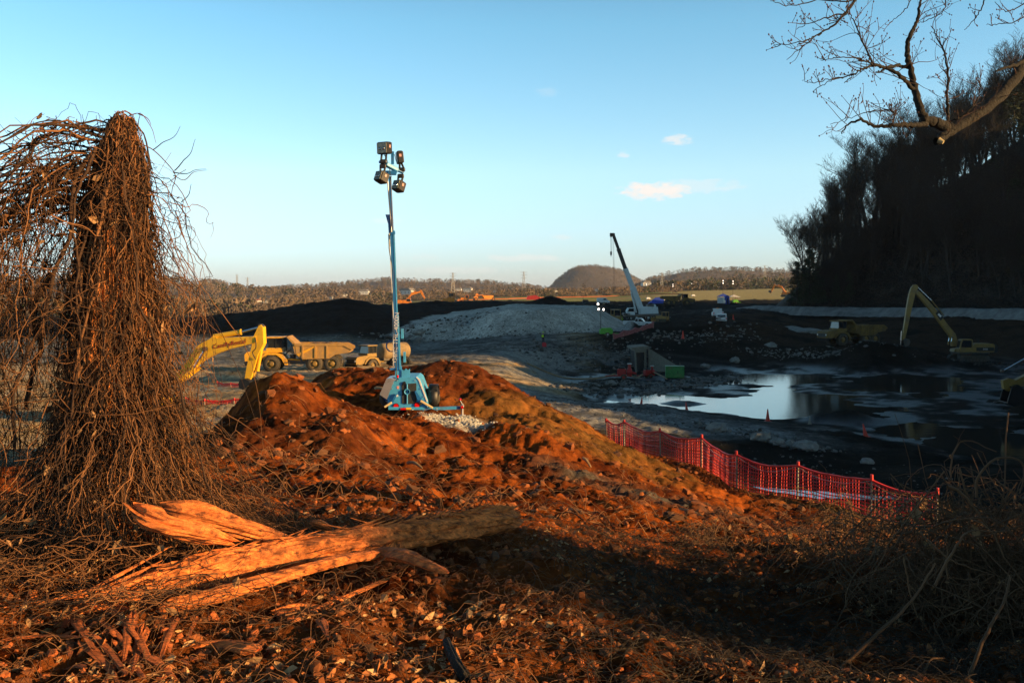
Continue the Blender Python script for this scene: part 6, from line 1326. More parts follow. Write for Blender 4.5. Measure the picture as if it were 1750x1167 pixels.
# ------------------------------------------------------------------ fallen log, broken wood
def splinter_mesh(name, L, r0, r1, seed, flat=.8, jag=.25, m_=None, n=26, k=60, pts=None, curve=0):
    """a split trunk section along +x: ridged, torn ends"""
    a = np.linspace(0, 2 * np.pi, n, endpoint=False); t = np.linspace(0, 1, k); A, T_ = np.meshgrid(a, t)
    rr_ = r0 + (r1 - r0) * T_; rr_ = rr_ * (1 + .42 * fbm(A * 1.3 + seed, T_ * L * 1.6, 5, 1, .62) + .30 * np.abs(fbm(A * 4 + seed, T_ * L * .9, 3)) + .12 * fbm(A * 9, T_ * L * 3.5, 3)) - .35 * r0 * np.clip(fbm(A * 2 + 3 * seed, T_ * L * .8, 2) - .22, 0, 1)
    ends = np.minimum(1, np.minimum(T_, 1 - T_) * L / (r0 * 1.5) + .12); rr_ = rr_ * ends ** .5
    X = T_ * L + jag * r0 * 2 * fbm(A * 3 + seed, A * 0, 3) * (np.abs(T_ - .5) * 2) ** 3
    V = np.stack([X, rr_ * np.cos(A), rr_ * np.sin(A) * flat], -1); V[..., 2] += curve * 4 * T_ * (1 - T_)
    if pts is not None:
        c_ = resample(pts, k); tn = np.gradient(c_, axis=0); tn /= np.linalg.norm(tn, axis=1, keepdims=True); sd_ = np.cross(tn, (0, 0, 1.0)); sd_ /= np.linalg.norm(sd_, axis=1, keepdims=True); up = np.cross(sd_, tn)
        dx = (V[..., 0] - T_ * L)[..., None]; V = c_[:, None, :] + dx * tn[:, None, :] + V[..., 1:2] * sd_[:, None, :] + V[..., 2:3] * up[:, None, :]
    idx = np.arange(n * k).reshape(k, n); nx = np.roll(idx, -1, 1); V = V.reshape(-1, 3); Q = np.stack([idx[:-1], nx[:-1], nx[1:], idx[1:]], -1).reshape(-1, 4)
    c0, c1 = V[:n].mean(0), V[-n:].mean(0); V = np.vstack([V, [c0], [c1]]); T3 = np.concatenate([np.stack([nx[0], idx[0], np.full(n, n * k)], -1), np.stack([idx[-1], nx[-1], np.full(n, n * k + 1)], -1)])
    return mesh_np(name, V, Q, T3, smooth=False, mats=[m_ or M['wood']])
def ray_ground(px, py):
    d = np.linspace(3.4, 14, 500); x = (px - CX) / F * d; z = CZ - (py - HY) / F * d; h = H(x, d); i = np.where(z < h)[0]; return float(d[i[0]]) if len(i) else 6.0
def PG(L, k=.985): return [(x, y, ray_ground(x, y) * k) for x, y in L]
def PW(L): return [np.array(P(*q)) for q in L]
def wood_piece(name, label, cat, L, r0, r1, seed, flat=.7, m_=None, group=None, jag=.3, n=26):
    p = PW(L); o0 = p[0].copy(); ln = sum(np.linalg.norm(b - a) for a, b in zip(p[:-1], p[1:])); k = max(14, int(ln / .035))
    o = add(name, splinter_mesh(name, ln, r0, r1, seed, flat, jag, m_, n, k, [q - o0 for q in p])); o.location = o0; tag(o, label, cat, group); return o
def build_wood():
    root = empty('fallen_log', PW([(500, 960, 6.0)])[0], 0, 'long split orange brown log lying diagonally in front of the stump', 'log'); o0 = np.array(root.location)
    def part(nm, L, r0, r1, seed, flat, jag=.3):
        p = [q - o0 for q in PW(L)]; ln = sum(np.linalg.norm(b - a) for a, b in zip(p[:-1], p[1:])); return add(nm, splinter_mesh(nm, ln, r0, r1, seed, flat, jag, M['wood'], 34, int(ln / .022), p), root)
    part('log_trunk', [(120, 1052, 5.35), (250, 1005, 5.6), (400, 965, 5.85), (560, 935, 6.2), (700, 915, 6.6), (800, 897, 6.95), (885, 886, 7.25)], .098, .088, 3.0, .9, .5)
    part('split_slab', [(270, 1042, 5.25), (380, 1012, 5.42), (480, 985, 5.6), (580, 958, 5.85), (650, 945, 6.05)], .05, .035, 9.0, .7)
    part('torn_limb', [(640, 945, 6.2), (690, 950, 5.95), (730, 965, 5.75), (765, 978, 5.6)], .06, .02, 13.0, .7)
    rg3 = np.random.default_rng(8); LP = resample([q - o0 for q in PW([(120, 1052, 5.35), (250, 1005, 5.6), (400, 965, 5.85), (560, 935, 6.2), (700, 915, 6.6), (800, 897, 6.95), (885, 886, 7.25)])], 120); parts = []
    for i in range(190):
        j = int(rg3.integers(2, 117)); t = LP[j + 1] - LP[j - 1]; t /= np.linalg.norm(t); a_ = rg3.uniform(-.6, 3.4); off_ = np.array((0, -math.cos(a_) * .095, math.sin(a_) * .088)); l = rg3.uniform(.05, .32) * (1.4 if j < 25 else 1); p0 = LP[j] + off_
        d_ = t * (1 if rg3.random() < .5 else -1) + rg3.normal(0, .10, 3) + off_ * 1.2; pp_ = np.stack([p0 - d_ * .03, p0 + d_ * l * .5 + off_ * .05, p0 + d_ * l + off_ * rg3.uniform(0, .35)]); q = resample(pp_, 6); parts.append(tubes(q[None], np.linspace(rg3.uniform(.006, .016), .0015, 6)[None], 4))
    V, Q = join(parts); tag(add('splinters', mesh_np('splinters', V, Q, mats=[M['wood']]), root), kind='stuff')
    wood_piece('broken_trunk_piece', 'pale orange broken trunk piece leaning against the foot of the vines', 'wood', [(232, 868, 5.75), (275, 893, 5.72), (330, 908, 5.75), (395, 925, 5.85)], .085, .055, 21, .75, n=34, jag=.9)
    wood_piece('broken_trunk_piece', 'knotty crumbling orange wood piece behind the pale broken trunk piece', 'wood', [(285, 868, 6.0), (340, 880, 6.0), (400, 898, 6.05), (470, 918, 6.15), (500, 925, 6.2)], .085, .03, 27, .9, n=34, jag=1.0)
    wood_piece('splintered_board', 'cleft pointed board lying in litter below the log', 'wood', PG([(336, 1103), (380, 1100), (440, 1110)]), .025, .055, 33, .4, jag=1.2)
    wood_piece('splintered_board', 'short reddish chunk standing just below the middle of the log', 'wood', PG([(470, 1045), (510, 1040), (548, 1038)]), .06, .045, 35, .45, jag=1)
    wood_piece('splintered_board', 'long thin splinter running up right from the reddish chunk', 'wood', PG([(500, 1062), (580, 1024), (665, 988)], .99), .022, .018, 37, .5, jag=.8)
    wood_piece('splintered_board', 'small orange fragment tipping over the hollow right of the vines', 'wood', [(535, 892, 6.6), (565, 903, 6.5)], .045, .03, 39, .7, jag=1)
    rg = random.Random(9)
    spl = [(190, 1040, 250, 1110), (205, 1035, 262, 1140), (175, 1062, 232, 1120), (225, 1050, 210, 1140), (160, 1085, 215, 1150), (245, 1075, 225, 1150), (300, 1055, 275, 1120), (333, 1062, 322, 1092), (130, 1060, 160, 1110), (145, 1098, 200, 1160), (10, 1092, 140, 1088), (250, 1120, 300, 1160), (195, 1095, 245, 1160), (548, 1058, 560, 1090), (110, 1070, 130, 1050), (215, 1110, 180, 1165)]
    spl += [(rg.randint(100, 330), rg.randint(1050, 1150), 0, 0) for _ in range(12)]
    spl = [s_ if s_[2] else (s_[0], s_[1], s_[0] + rg.randint(-30, 45), s_[1] + rg.randint(-25, 45)) for s_ in spl]
    for i, (x0, y0, x1, y1) in enumerate(spl):
        dd = lambda y: 1.72 * F / (y - HY) * .985
        wood_piece('wood_splinter', 'dark red rotten splinter in the heap left of the cleft board', 'wood', PG([(x0, y0), ((x0 + x1) / 2, (y0 + y1) / 2 - 4), (x1, y1)], .985), rg.uniform(.012, .034), rg.uniform(.003, .014), 50 + i * 1.7, rg.uniform(.18, .38), m_=M['redwood'], group='rotten splinters below the log', jag=2.2, n=18)
    wood_piece('branch', 'short grey branch poking out of the leaf litter at the bottom centre', 'branch', PG([(762, 1092), (778, 1128), (800, 1162)], .98), .020, .024, 77, 1, m_=M['limbbark'], jag=.2)
    wood_piece('branch', 'weathered grey branch lying in the shaded hollow behind the log', 'branch', [(560, 876, 9.6), (590, 873, 9.8), (615, 876, 9.9)], .03, .02, 79, .9, m_=M['greywood'], jag=.2)
    # scattered sticks on the clay
    for i, (x0, y0, x1, y1, d, lab) in enumerate(((640, 672, 668, 655, 36, 'pale stick leaning on the dark flank of the far red mound'), (695, 790, 722, 788, 22, 'short buried timber in the hollow of the red clay'), (1150, 868, 1202, 876, 20, 'cut pale pole lying on the clay below the fence'), (950, 872, 1010, 880, 15, 'forked pale root on the clay beside the dark log end'), (995, 795, 1010, 800, 28, 'short pale stick in front of the olive slope'), (870, 742, 955, 780, 31, None), (540, 640, 600, 668, 29, 'thin root lying along the crest of the left mound'))):
        if lab is None: continue
        g0 = ground(x0, d, .05); g1 = ground(x1, d - .4, .08)
        q = splinter_mesh('stick', math.dist(g0, g1), .035 * d / 20, .02 * d / 20, 90 + i, 1, .2, M['greywood'], 10, 20, [np.zeros(3), (np.array(g1) - g0) * .5 + (0, 0, .06), np.array(g1) - g0]); o = add('stick', q); o.location = g0; tag(o, lab, 'stick')
M['redwood'] = mat('rotten_splinters', (.50, .13, .03), .9, var=.5, scale=4, stretch=(1, 6, 6), bump=.8, bscale=12); M['greywood'] = mat('weathered_wood', (.38, .25, .13), .85, var=.4, scale=5)
build_wood()
# ------------------------------------------------------------------ scatter: clods, stones, litter, dead grass
_t = (1 + 5 ** .5) / 2
ICO = np.array([(-1, _t, 0), (1, _t, 0), (-1, -_t, 0), (1, -_t, 0), (0, -1, _t), (0, 1, _t), (0, -1, -_t), (0, 1, -_t), (_t, 0, -1), (_t, 0, 1), (-_t, 0, -1), (-_t, 0, 1)]) / 1.9
ICF = np.array([(0, 11, 5), (0, 5, 1), (0, 1, 7), (0, 7, 10), (0, 10, 11), (1, 5, 9), (5, 11, 4), (11, 10, 2), (10, 7, 6), (7, 1, 8), (3, 9, 4), (3, 4, 2), (3, 2, 6), (3, 6, 8), (3, 8, 9), (4, 9, 5), (2, 4, 11), (6, 2, 10), (8, 6, 7), (9, 8, 1)])
def lumps_mesh(name, C, S, m_, rg, flat=.7, mi=None, mats=None):
    n = len(C); jit = rg.uniform(.6, 1.3, (n, 12, 1)) * rg.uniform(.7, 1.3, (n, 1, 3)) * [1, 1, flat]
    V = (ICO[None] * jit) * S[:, None, None]; a = rg.uniform(0, 6.28, n); c_, s_ = np.cos(a)[:, None], np.sin(a)[:, None]; x = V[..., 0] * c_ - V[..., 1] * s_; y = V[..., 0] * s_ + V[..., 1] * c_; V = np.stack([x, y, V[..., 2]], -1) + C[:, None, :]
    return mesh_np(name, V.reshape(-1, 3), None, (np.arange(n)[:, None, None] * 12 + ICF[None]).reshape(-1, 3), mats=mats or [m_], mi=None if mi is None else np.repeat(mi, 20))
M['clod'] = mat('clay_clods', (.27, .080, .018), .95, var=.6, scale=1.2, bump=.6, bscale=14); M['claydark'] = mat('brown_clods', (.12, .05, .02), .95, var=.5, scale=1.2)
M['palegravel'] = mat('pale_crushed_stone', (.55, .52, .45), .85, var=.3); M['greystone'] = mat('grey_stones', (.16, .16, .15), .9, var=.5, scale=.8); M['darkstone'] = mat('dark_stones', (.05, .048, .042), .9, var=.5, scale=.8)
def scatter():
    rg = np.random.default_rng(77)
    n = 9000; px = rg.uniform(-100, 1850, n); d = np.exp(rg.uniform(math.log(6.0), math.log(46), n)); x = (px - CX) / F * d; h = H(x, d); k = (h > 3.0) & (fbm(x, d, 3, .35) + rg.uniform(-.35, .35, n) > -.02) & ~((px > 900) & (d < 13) & (rg.random(n) < .8)); x, d, h = x[k], d[k], h[k]
    s = rg.uniform(.25, 1, len(x)) ** 5 * .12 * np.clip(d / 16, .4, 1.3) + .010 * np.clip(d / 12, .8, 3); C = np.stack([x, d, h + s * .15], 1)
    tag(add('clay_clods', lumps_mesh('clay_clods', C, s, None, rg, .75, (rg.random(len(x)) < .25).astype(int), [M['clod'], M['claydark']])), kind='stuff', label='broken clods of red clay strewn over the mounds', category='clods')
    n = 900; a = rg.normal(0, 1, (n, 2)) * [.62, .62]; x = (795 - CX) / F * 31.2 + a[:, 0]; y = 31.2 + a[:, 1]; s = rg.uniform(.02, .05, n); C = np.stack([x, y, H(x, y) + s * .3], 1)
    tag(add('crushed_stone', lumps_mesh('crushed_stone', C, s, M['palegravel'], rg)), kind='stuff', label='pale crushed stone pad under the tower outrigger jack', category='gravel')
    # riprap along the causeway and far shore, rubble on the embankment
    C, S, I = [], [], []
    def path(L, n, w, s0, s1, mi=0):
        L = np.array([((p_ - CX) / F * q, q) for p_, q in L]); t = rg.uniform(0, len(L) - 1 - 1e-6, n); i = t.astype(int); f = (t - i)[:, None]; p = L[i] * (1 - f) + L[i + 1] * f + rg.normal(0, 1, (n, 2)) * w
        s = (s0 + (s1 - s0) * rg.random(n) ** 4) * .75; C.append(np.stack([p[:, 0], p[:, 1], H(p[:, 0], p[:, 1]) + s * .2], 1)); S.append(s); I.append(np.where(rg.random(n) < .25, 1, mi))
    path([(960, 96), (1060, 98), (1140, 102), (1200, 108), (1262, 116)], 1100, (.8, 1.3), .12, .48); path([(1000, 104), (1060, 106), (1140, 108)], 350, (1, 1.5), .1, .3)
    path([(1150, 111), (1200, 113), (1255, 119)], 360, (.5, 1), .15, .45); path([(900, 128), (1000, 132), (1080, 138)], 800, (3, 5), .12, .45); path([(1120, 150), (1200, 150), (1280, 160)], 300, (2, 3), .15, .5)
    path([(1300, 142), (1400, 138), (1500, 134)], 400, (3, 1.6), .12, .5); path([(1560, 136), (1720, 136)], 200, (3, 2), .12, .4, 1)
    path([(1180, 62), (1300, 57.5), (1360, 55), (1400, 53.5)], 500, (.8, 1.0), .06, .24); path([(1300, 50), (1400, 46), (1500, 42)], 300, (2.5, 2.5), .03, .12); path([(950, 70), (1050, 68), (1200, 62)], 1500, (2.5, 3.2), .03, .14)
    path([(640, 170), (760, 162), (800, 178)], 260, (3, 3), .15, .5); path([(690, 165), (720, 167)], 40, (2, 2), .3, .8); path([(730, 166), (900, 150), (1060, 158)], 700, (3, 2.5), .08, .3)
    path([(930, 320), (1100, 300), (1130, 235)], 300, (6, 14), .2, .6, 1); path([(330, 150), (500, 152), (640, 158)], 500, (5, 5), .12, .4); path([(300, 95), (430, 92), (600, 88)], 260, (3, 5), .05, .2); path([(1100, 240), (1060, 225)], 120, (4, 8), .2, .6)
    C = np.concatenate(C); S = np.concatenate(S); I = np.concatenate(I)
    tag(add('rubble', lumps_mesh('rubble', C, S, None, rg, .7, I, [M['greystone'], M['darkstone']])), kind='stuff', label='grey broken rubble along the pond edge, causeway and embankment', category='rubble')
    # leaf litter near the camera
    n = 15000; px = rg.uniform(-60, 1800, n); d = np.exp(rg.uniform(math.log(4.0), math.log(9.5), n)); x = (px - CX) / F * d; k = (fbm(x, d, 4, .9) + rg.uniform(-.35, .3, n) + .15 * (px < 330) > .06); x, d = x[k], d[k]
    C = np.stack([x, d, H(x, d) + rg.uniform(.0, .025, len(x))], 1)
    o = leaves('leaf_litter', C, .020, M['leaf2'], None, rg, .55); tag(o, 'curled brown leaf litter and chips over the ground before the log', 'leaf litter', None, 'stuff'); o.data.materials.append(M['leaf3']); o.data.materials.append(M['chip']); n_ = len(x); mi = rg.choice(3, n_, p=[.4, .38, .22]); o.data.polygons.foreach_set('material_index', np.concatenate([np.repeat(mi, 2), np.repeat(mi, 4)]).astype(np.int32))
    # crumbs of clay and rotten wood
    n = 15000; px = rg.uniform(-60, 1800, n); d = np.exp(rg.uniform(math.log(4.0), math.log(13), n)); x = (px - CX) / F * d; s = rg.uniform(.2, 1, n) ** 5 * .030 + .004; C = np.stack([x, d, H(x, d) + s * .2], 1); mi = rg.choice(3, n, p=[.6, .12, .28])
    tag(add('soil_crumbs', lumps_mesh('soil_crumbs', C, s, None, rg, .8, mi, [M['clod'], M['claydark'], M['redwood']])), kind='stuff', label='crumbs of red soil and rotten wood in the foreground', category='soil')
    # dead grass and stems lying about
    def stems(name, n, px0, px1, d0, d1, L, m_, arch, r_, label, bias=None):
        px = rg.uniform(px0, px1, n); d = np.exp(rg.uniform(math.log(d0), math.log(d1), n)); x = (px - CX) / F * d
        if bias is not None: k = bias(px, d, x) > rg.random(n); x, d = x[k], d[k]
        n = len(x); a = rg.uniform(0, 6.28, n); l = L * rg.uniform(.3, 1.2, n); K = 7; t = np.linspace(0, 1, K)[None]; bend = rg.normal(0, .35, n)[:, None]
        X = x[:, None] + l[:, None] * t * np.cos(a[:, None] + bend * t); Y = d[:, None] + l[:, None] * t * np.sin(a[:, None] + bend * t)
        Z = H(X, Y) + .006 + (arch * rg.uniform(0, 1, n) ** 2)[:, None] * l[:, None] * np.sin(np.pi * t) + (rg.uniform(0, 1, n) ** 4 * arch * l)[:, None] * t + rg.normal(0, .006, (n, K))
        V, Q = tubes(np.stack([X, Y, Z], -1), np.broadcast_to(r_ * (1.1 - .7 * t), (n, K)) * rg.uniform(.6, 1.4, (n, 1)), 3)
        return tag(add(name, mesh_np(name, V, Q, mats=[m_], smooth=True)), label, 'dead grass', None, 'stuff')
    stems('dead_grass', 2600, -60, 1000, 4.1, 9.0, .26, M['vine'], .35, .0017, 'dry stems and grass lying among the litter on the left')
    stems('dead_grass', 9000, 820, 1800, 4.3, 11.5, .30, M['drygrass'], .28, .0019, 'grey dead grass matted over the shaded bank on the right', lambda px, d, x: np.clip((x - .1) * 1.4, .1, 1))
    stems('dead_grass', 1500, 400, 1500, 11, 32, .6, M['vine'], .4, .007, 'scattered roots and stems on the red clay slopes')
M['leaf2'] = mat('orange_brown_litter', (.34, .12, .035), .85, var=.5, scale=14); M['leaf3'] = mat('pale_litter', (.55, .32, .14), .8, var=.5, scale=12); M['chip'] = mat('rust_wood_chips', (.45, .15, .035), .85, var=.5, scale=12)
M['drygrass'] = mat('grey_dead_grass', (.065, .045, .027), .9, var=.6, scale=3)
scatter()

# bramble thicket at the right edge and shading bushes beyond it
def bramble(name, label, px, d, w, dp, h, n, seed, r_=.0045, heroes=(), roots=8):
    x0, y0 = (px - CX) / F * d, d; z0 = Hs(x0, y0); root = empty(name, (x0, y0, z0), 0, label, 'bramble'); rg = np.random.default_rng(seed); K = 18; L = []
    for i in range(n):
        b = np.array((rg.normal(0, w * .4), rg.normal(0, dp * .4), 0)); b[2] = Hs(x0 + b[0], y0 + b[1]) - z0 if i % 6 == 0 else -.02
        a = rg.uniform(0, 6.28); l = rg.uniform(.25, 1.0) * h * 1.3; up = rg.uniform(.3, 1.0); e = np.array((math.cos(a), math.sin(a), 0)) * l
        if rg.random() < .45: b = b + np.array((0, 0, rg.uniform(.1, .8) * h * math.exp(-(b[0] / w) ** 2 - (b[1] / dp) ** 2)))
        p = [b, b + e * .15 + (0, 0, l * .45 * up), b + e * .55 + (0, 0, l * .7 * up), b + e * .95 + (0, 0, l * .45 * up), b + e * 1.15 + (0, 0, l * .1 * up)]
        if i % 5 < 3 and h > .4:
            c_ = np.array((rg.normal(0, w * .45), rg.normal(0, dp * .4), h * rg.uniform(.05, .95))); v = rg.normal(0, .24, 3); e_ = rg.normal(0, .2, 3); p = [c_ - v, c_ + e_, c_ + v * .6 - e_ * .5, c_ + v * 1.3]
        q = resample(p, K); wv = np.cumsum(rg.normal(0, .012, (K, 3)), 0); L.append((q + wv, np.linspace(rg.uniform(.5, 1.3), .35, K) * r_))
    for pts, r in heroes: q = resample([np.array(P(*p)) - (x0, y0, z0) for p in pts], K); L.append((q + np.cumsum(rg.normal(0, .003, (K, 3)), 0), np.linspace(r, r * .5, K)))
    V, Q = tubes(np.array([l[0] for l in L]), np.array([l[1] for l in L]), 4); tag(add('canes', mesh_np('canes', V, Q, mats=[M['cane']], smooth=True), root), kind='stuff')
    C = np.array([L[rg.integers(len(L))][0][rg.integers(3, K)] for _ in range(int(n * .25))]); leaves('dry_leaves', C, .03, M['leaf'], root, rg); return root
M['cane'] = mat('bramble_canes', (.13, .068, .03), .85, var=.5, scale=2)
he = [([(1625, 815, 6.0), (1633, 775, 6.0), (1650, 758, 6.0), (1700, 778, 6.1)], .007), ([(1668, 850, 5.9), (1672, 815, 5.9), (1700, 785, 5.9), (1740, 790, 5.9), (1748, 820, 5.9), (1738, 850, 5.9)], .009), ([(1600, 1000, 5.3), (1640, 925, 5.4), (1655, 905, 5.5), (1725, 900, 5.6)], .008), ([(1430, 1150, 5.0), (1500, 1080, 5.1), (1565, 1015, 5.2), (1600, 960, 5.3)], .011), ([(1560, 1170, 4.8), (1590, 1130, 4.85), (1610, 1120, 4.9)], .008), ([(1650, 1170, 4.7), (1680, 1100, 4.8), (1700, 1060, 4.9), (1720, 1030, 5.0), (1735, 990, 5.1)], .011),
      ([(1545, 950, 5.5), (1550, 1000, 5.5), (1560, 1050, 5.5)], .006), ([(1620, 830, 5.8), (1650, 850, 5.8), (1690, 900, 5.8)], .012), ([(1640, 800, 5.9), (1660, 860, 5.9), (1700, 880, 5.9)], .006), ([(1480, 1140, 5.1), (1500, 1165, 5.0)], .006), ([(1570, 910, 5.7), (1620, 960, 5.6), (1680, 985, 5.6)], .007)]
bramble('bramble_thicket', 'tangled leafless bramble thicket at the right edge, with long arching canes', 1680, 6.3, .72, 1.0, .60, 600, 3, heroes=he)
bramble('bramble_thicket', 'low dark bramble clump between the matted grass and the grey soil hump', 1490, 8.2, 1.1, .9, .38, 300, 5)
bramble('bramble_thicket', 'small curly bramble tuft on the clay below the fence', 1190, 12.0, .55, .4, .38, 120, 6, r_=.005)
for x, y, s in ((5.6, 4.7, 1), (6.6, 4.2, 2), (7.8, 3.7, 3)):
    bramble('bramble_thicket', 'dense bramble thicket just outside the right edge of the view, %s' % ('nearest the log', 'in the middle', 'farthest from the log')[s - 1], CX + F * x / y, y, 1.1, .95, 1.08, 800, 10 + s, r_=.010)
# boulders one can pick out
def boulder(label, px, d, s, mi='rock'):
    me = bpy.data.meshes.new('boulder'); rg = np.random.default_rng(int(px * 7 + d)); import bmesh
    bm = bmesh.new(); bmesh.ops.create_icosphere(bm, subdivisions=3, radius=1); sc = rg.uniform(.75, 1.3, 3) * [1.15, .9, .62]; o_ = rg.uniform(0, 99)
    for v in bm.verts:
        c_ = v.co; k = 1 + .5 * float(fbm(np.array([c_.x * 1.3 + o_]), np.array([c_.y * 1.3 + c_.z * 1.7]), 3)[0]); v.co = (c_.x * sc[0] * k, c_.y * sc[1] * k, c_.z * sc[2] * k)
    bm.to_mesh(me); bm.free(); me.materials.append(M[mi]); o = add('boulder', me); g = ground(px, d); o.location = (g[0], g[1], g[2] + s * .25); o.scale = (s,) * 3; o.rotation_euler = (0, 0, rg.uniform(0, 6)); tag(o, label, 'boulder')
    return o
for a_ in (('rounded pale boulder at the left of the row above the fence', 1302, 54.8, .42), ('broad pale boulder, second in the row above the fence', 1328, 54.3, .40), ('small pale boulder between the broad ones above the fence', 1350, 54, .30), ('long flat pale boulder at the right end of the row above the fence', 1377, 53.2, .55),
           ('lone whitish flat stone on dark ground above the fence', 1482, 50.5, .36), ('grey boulder half buried in the gravel bank above the fence', 1225, 59, .5), ('pale boulder by the ash slope at the left end of the gravel pile', 716, 166, .9), ('dark boulder on the causeway in front of the red pump', 1045, 104, .6), ('pale boulder resting on the shaded slope above the pond', 1317, 147, .7), ('round boulder on the slope foot right of the green container', 1205, 127, .7), ('tall boulder on the slope above the rubble spit', 1256, 133, .65)): boulder(*a_)
def build_strip_road():
    n = 140; px = np.linspace(1258, 1930, n); d = np.interp(px, [1230, 1260, 1380, 1500, 1600, 1750, 1930], [275, 262, 238, 228, 210, 184, 160]); zt = CZ - (np.interp(px, [1258, 1290, 1400, 1750, 1930], [527, 522.5, 525, 528, 530]) - HY) / F * d
    zt = zt + .12 * fbm(px * .02, px * 0, 3); rows = []
    for off, dz in ((-4.2, -2.0), (-2.2, -.75), (-1.2, -.08), (0, 0), (3.5, .02), (6.5, -1.8)):
        dd = d + off; rows.append(np.stack([(px - CX) / F * dd + .3 * fbm(px * .05, px * 0 + off, 2), dd, zt + dz + .12 * fbm(px * .11, px * 0 + off, 3)], 1))
    V = np.concatenate(rows); a = np.arange(n - 1); Q = np.concatenate([np.stack([a + k * n, a + 1 + k * n, a + 1 + (k + 1) * n, a + (k + 1) * n], 1) for k in range(5)])
    tag(add('gravel_road', mesh_np('gravel_road', V, Q, smooth=True, mats=[mat('road_gravel', (.18, .18, .172), .95, var=.5, scale=.5, bump=.6, bscale=2)])), kind='structure')
build_strip_road()
# ------------------------------------------------------------------ far away things
def small_excavator(label, px, d, sc, rz=0, Y=None):
    bm_ = [(-.3, 1.8), (.2, 1.5), (2.0, 4.2), (5.6, 5.4), (5.5, 5.9), (1.9, 5.0)]; st = [(5.1, 6.3), (5.6, 6.2), (6.0, 5.5), (7.6, 2.0), (7.3, 1.8), (5.4, 5.0)]
    r, _, _ = make_excavator('excavator', label, bm_, st, [((1.6, 4.9), (3.6, 5.8), (5.3, 6.2), .14), ((.8, 1.5), (1.2, 2.4), (1.8, 3.6), -.1)], Y=Y or M['orange'], w=.7); bucket_part(r, (7.45, 1.9), 1.0, 1.3, M['steel'], 2.6)
    r.location = ground(px, d); r.scale = (sc,) * 3; r.rotation_euler = (0, 0, rz); return r
small_excavator('orange excavator working in the sunlit field, left of the light tower mast', 694, 420, 1.15, rad(0))
small_excavator('brown excavator at the foot of the wooded hillside, beside the first evergreen', 1343, 480, 1.0, rad(150), M['orange'])
def far_dozer(label, px, d, rz, sc, m_): r = make_dozer('bulldozer', label, m_); r.location = ground(px, d); r.rotation_euler = (0, 0, rz); r.scale = (sc,) * 3; return r
far_dozer('orange bulldozer on the crest of the black ash heap', 771, 305, rad(80), 1.2, M['orange'])
far_dozer('yellow bulldozer in the green field left of the scraper', 795, 440, 0, 1.0, M['orange'])
def scraper(label, px, d, rz, sc):
    root = empty('scraper', ground(px, d), rz, label, 'scraper'); root.scale = (sc,) * 3; q = MB(); q.prism([(-5, 1.0), (-5, 2.2), (-3, 2.4), (-3, 1.0)], -1.2, 1.2, M['orange']); q.box((-3.4, 0, 2.9), (1.4, 1.6, 1.2), M['orange'], bev=.1); q.build('tractor', root)
    q = MB(); q.prism([(-2.6, 2.3), (-2.4, 2.9), (-.6, 2.6), (.2, 1.2), (3.4, .9), (4.6, 1.6), (4.8, 2.7), (.0, 2.7), (-1.0, 3.1), (-2.8, 2.9)], -1.5, 1.5, M['orange']); q.build('bowl', root)
    for x in (-4, 4.8):
        for s_ in (-1, 1): wheel(root, (x, s_ * 1.3, .9), .9, .6, M['orange'], 14, False, s_)
scraper('orange motor scraper in the green field behind the ash heap', 826, 440, rad(15), .9)
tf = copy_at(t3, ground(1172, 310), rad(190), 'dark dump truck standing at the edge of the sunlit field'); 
mini_tower('light_tower', 'distant lit light tower, leftmost of the pair beyond the crane', 1106, 480, 7.5, M['white'])
mini_tower('light_tower', 'distant lit light tower beside the small white trailer right of the crane', 1151, 430, 6.5, M['white'])
mini_tower('light_tower', 'distant light tower standing in the middle of the sunlit far field', 1183, 560, 7.0, M['white'], 2)
mini_tower('light_tower', 'distant lit light tower directly left of the blue canopy', 1237, 330, 7.2, M['white'])
mini_tower('light_tower', 'distant light tower right of the blue canopy', 1254, 330, 7.0, M['lime'], 4)
mini_tower('light_tower', 'unlit light tower silhouetted on the ash crest right of the ash lump', 998, 330, 6.0, M['black'], 4, False)
def box_thing(name, label, cat, px, d, sz, m_, roofm=None, rz=0, door=None):
    root = empty(name, ground(px, d), rz, label, cat); x, y, z = sz; q = MB(); q.box((0, 0, z / 2), (x, y, z), m_, bev=.05); q.build('walls', root)
    q = MB(); q.prism([(-x * .54, z), (0, z * 1.18), (x * .54, z)], -y * .54, y * .54, roofm or m_); q.build('roof', root); q = MB(); q.box((x * .1, -y / 2 - .02, z * .42), (x * .28, .05, z * .8), door or M['black']); q.build('door', root); return root
box_thing('portable_toilet', 'blue portable toilet between the two distant light towers', 'portable toilet', 1242, 322, (1.5, 1.5, 2.6), M['tarp'])
q = MB()
r_ = empty('canopy', ground(1243, 335), 0, 'blue and white canopy tent behind the portable toilet', 'canopy')
for x in (-3, 3):
    for y in (-1.5, 1.5): q.cyl((x, y, 0), (x, y, 2.6), .07, M['steel'], 6)
q.build('poles', r_); q = MB(); q.poly([(-3.4, -1.8, 2.6), (.6, -1.8, 2.6), (.6, 1.8, 2.6), (-3.4, 1.8, 2.6), (-1.4, 0, 3.7)], [(0, 1, 4), (1, 2, 4), (2, 3, 4), (3, 0, 4), (3, 2, 1, 0)], M['tarp']); q.poly([(.6, -1.8, 2.6), (4.2, -1.8, 2.4), (4.2, 1.8, 2.4), (.6, 1.8, 2.6), (2.2, 0, 3.3)], [(0, 1, 4), (1, 2, 4), (2, 3, 4), (3, 0, 4), (3, 2, 1, 0)], M['white']); q.build('canopy_cloth', r_)
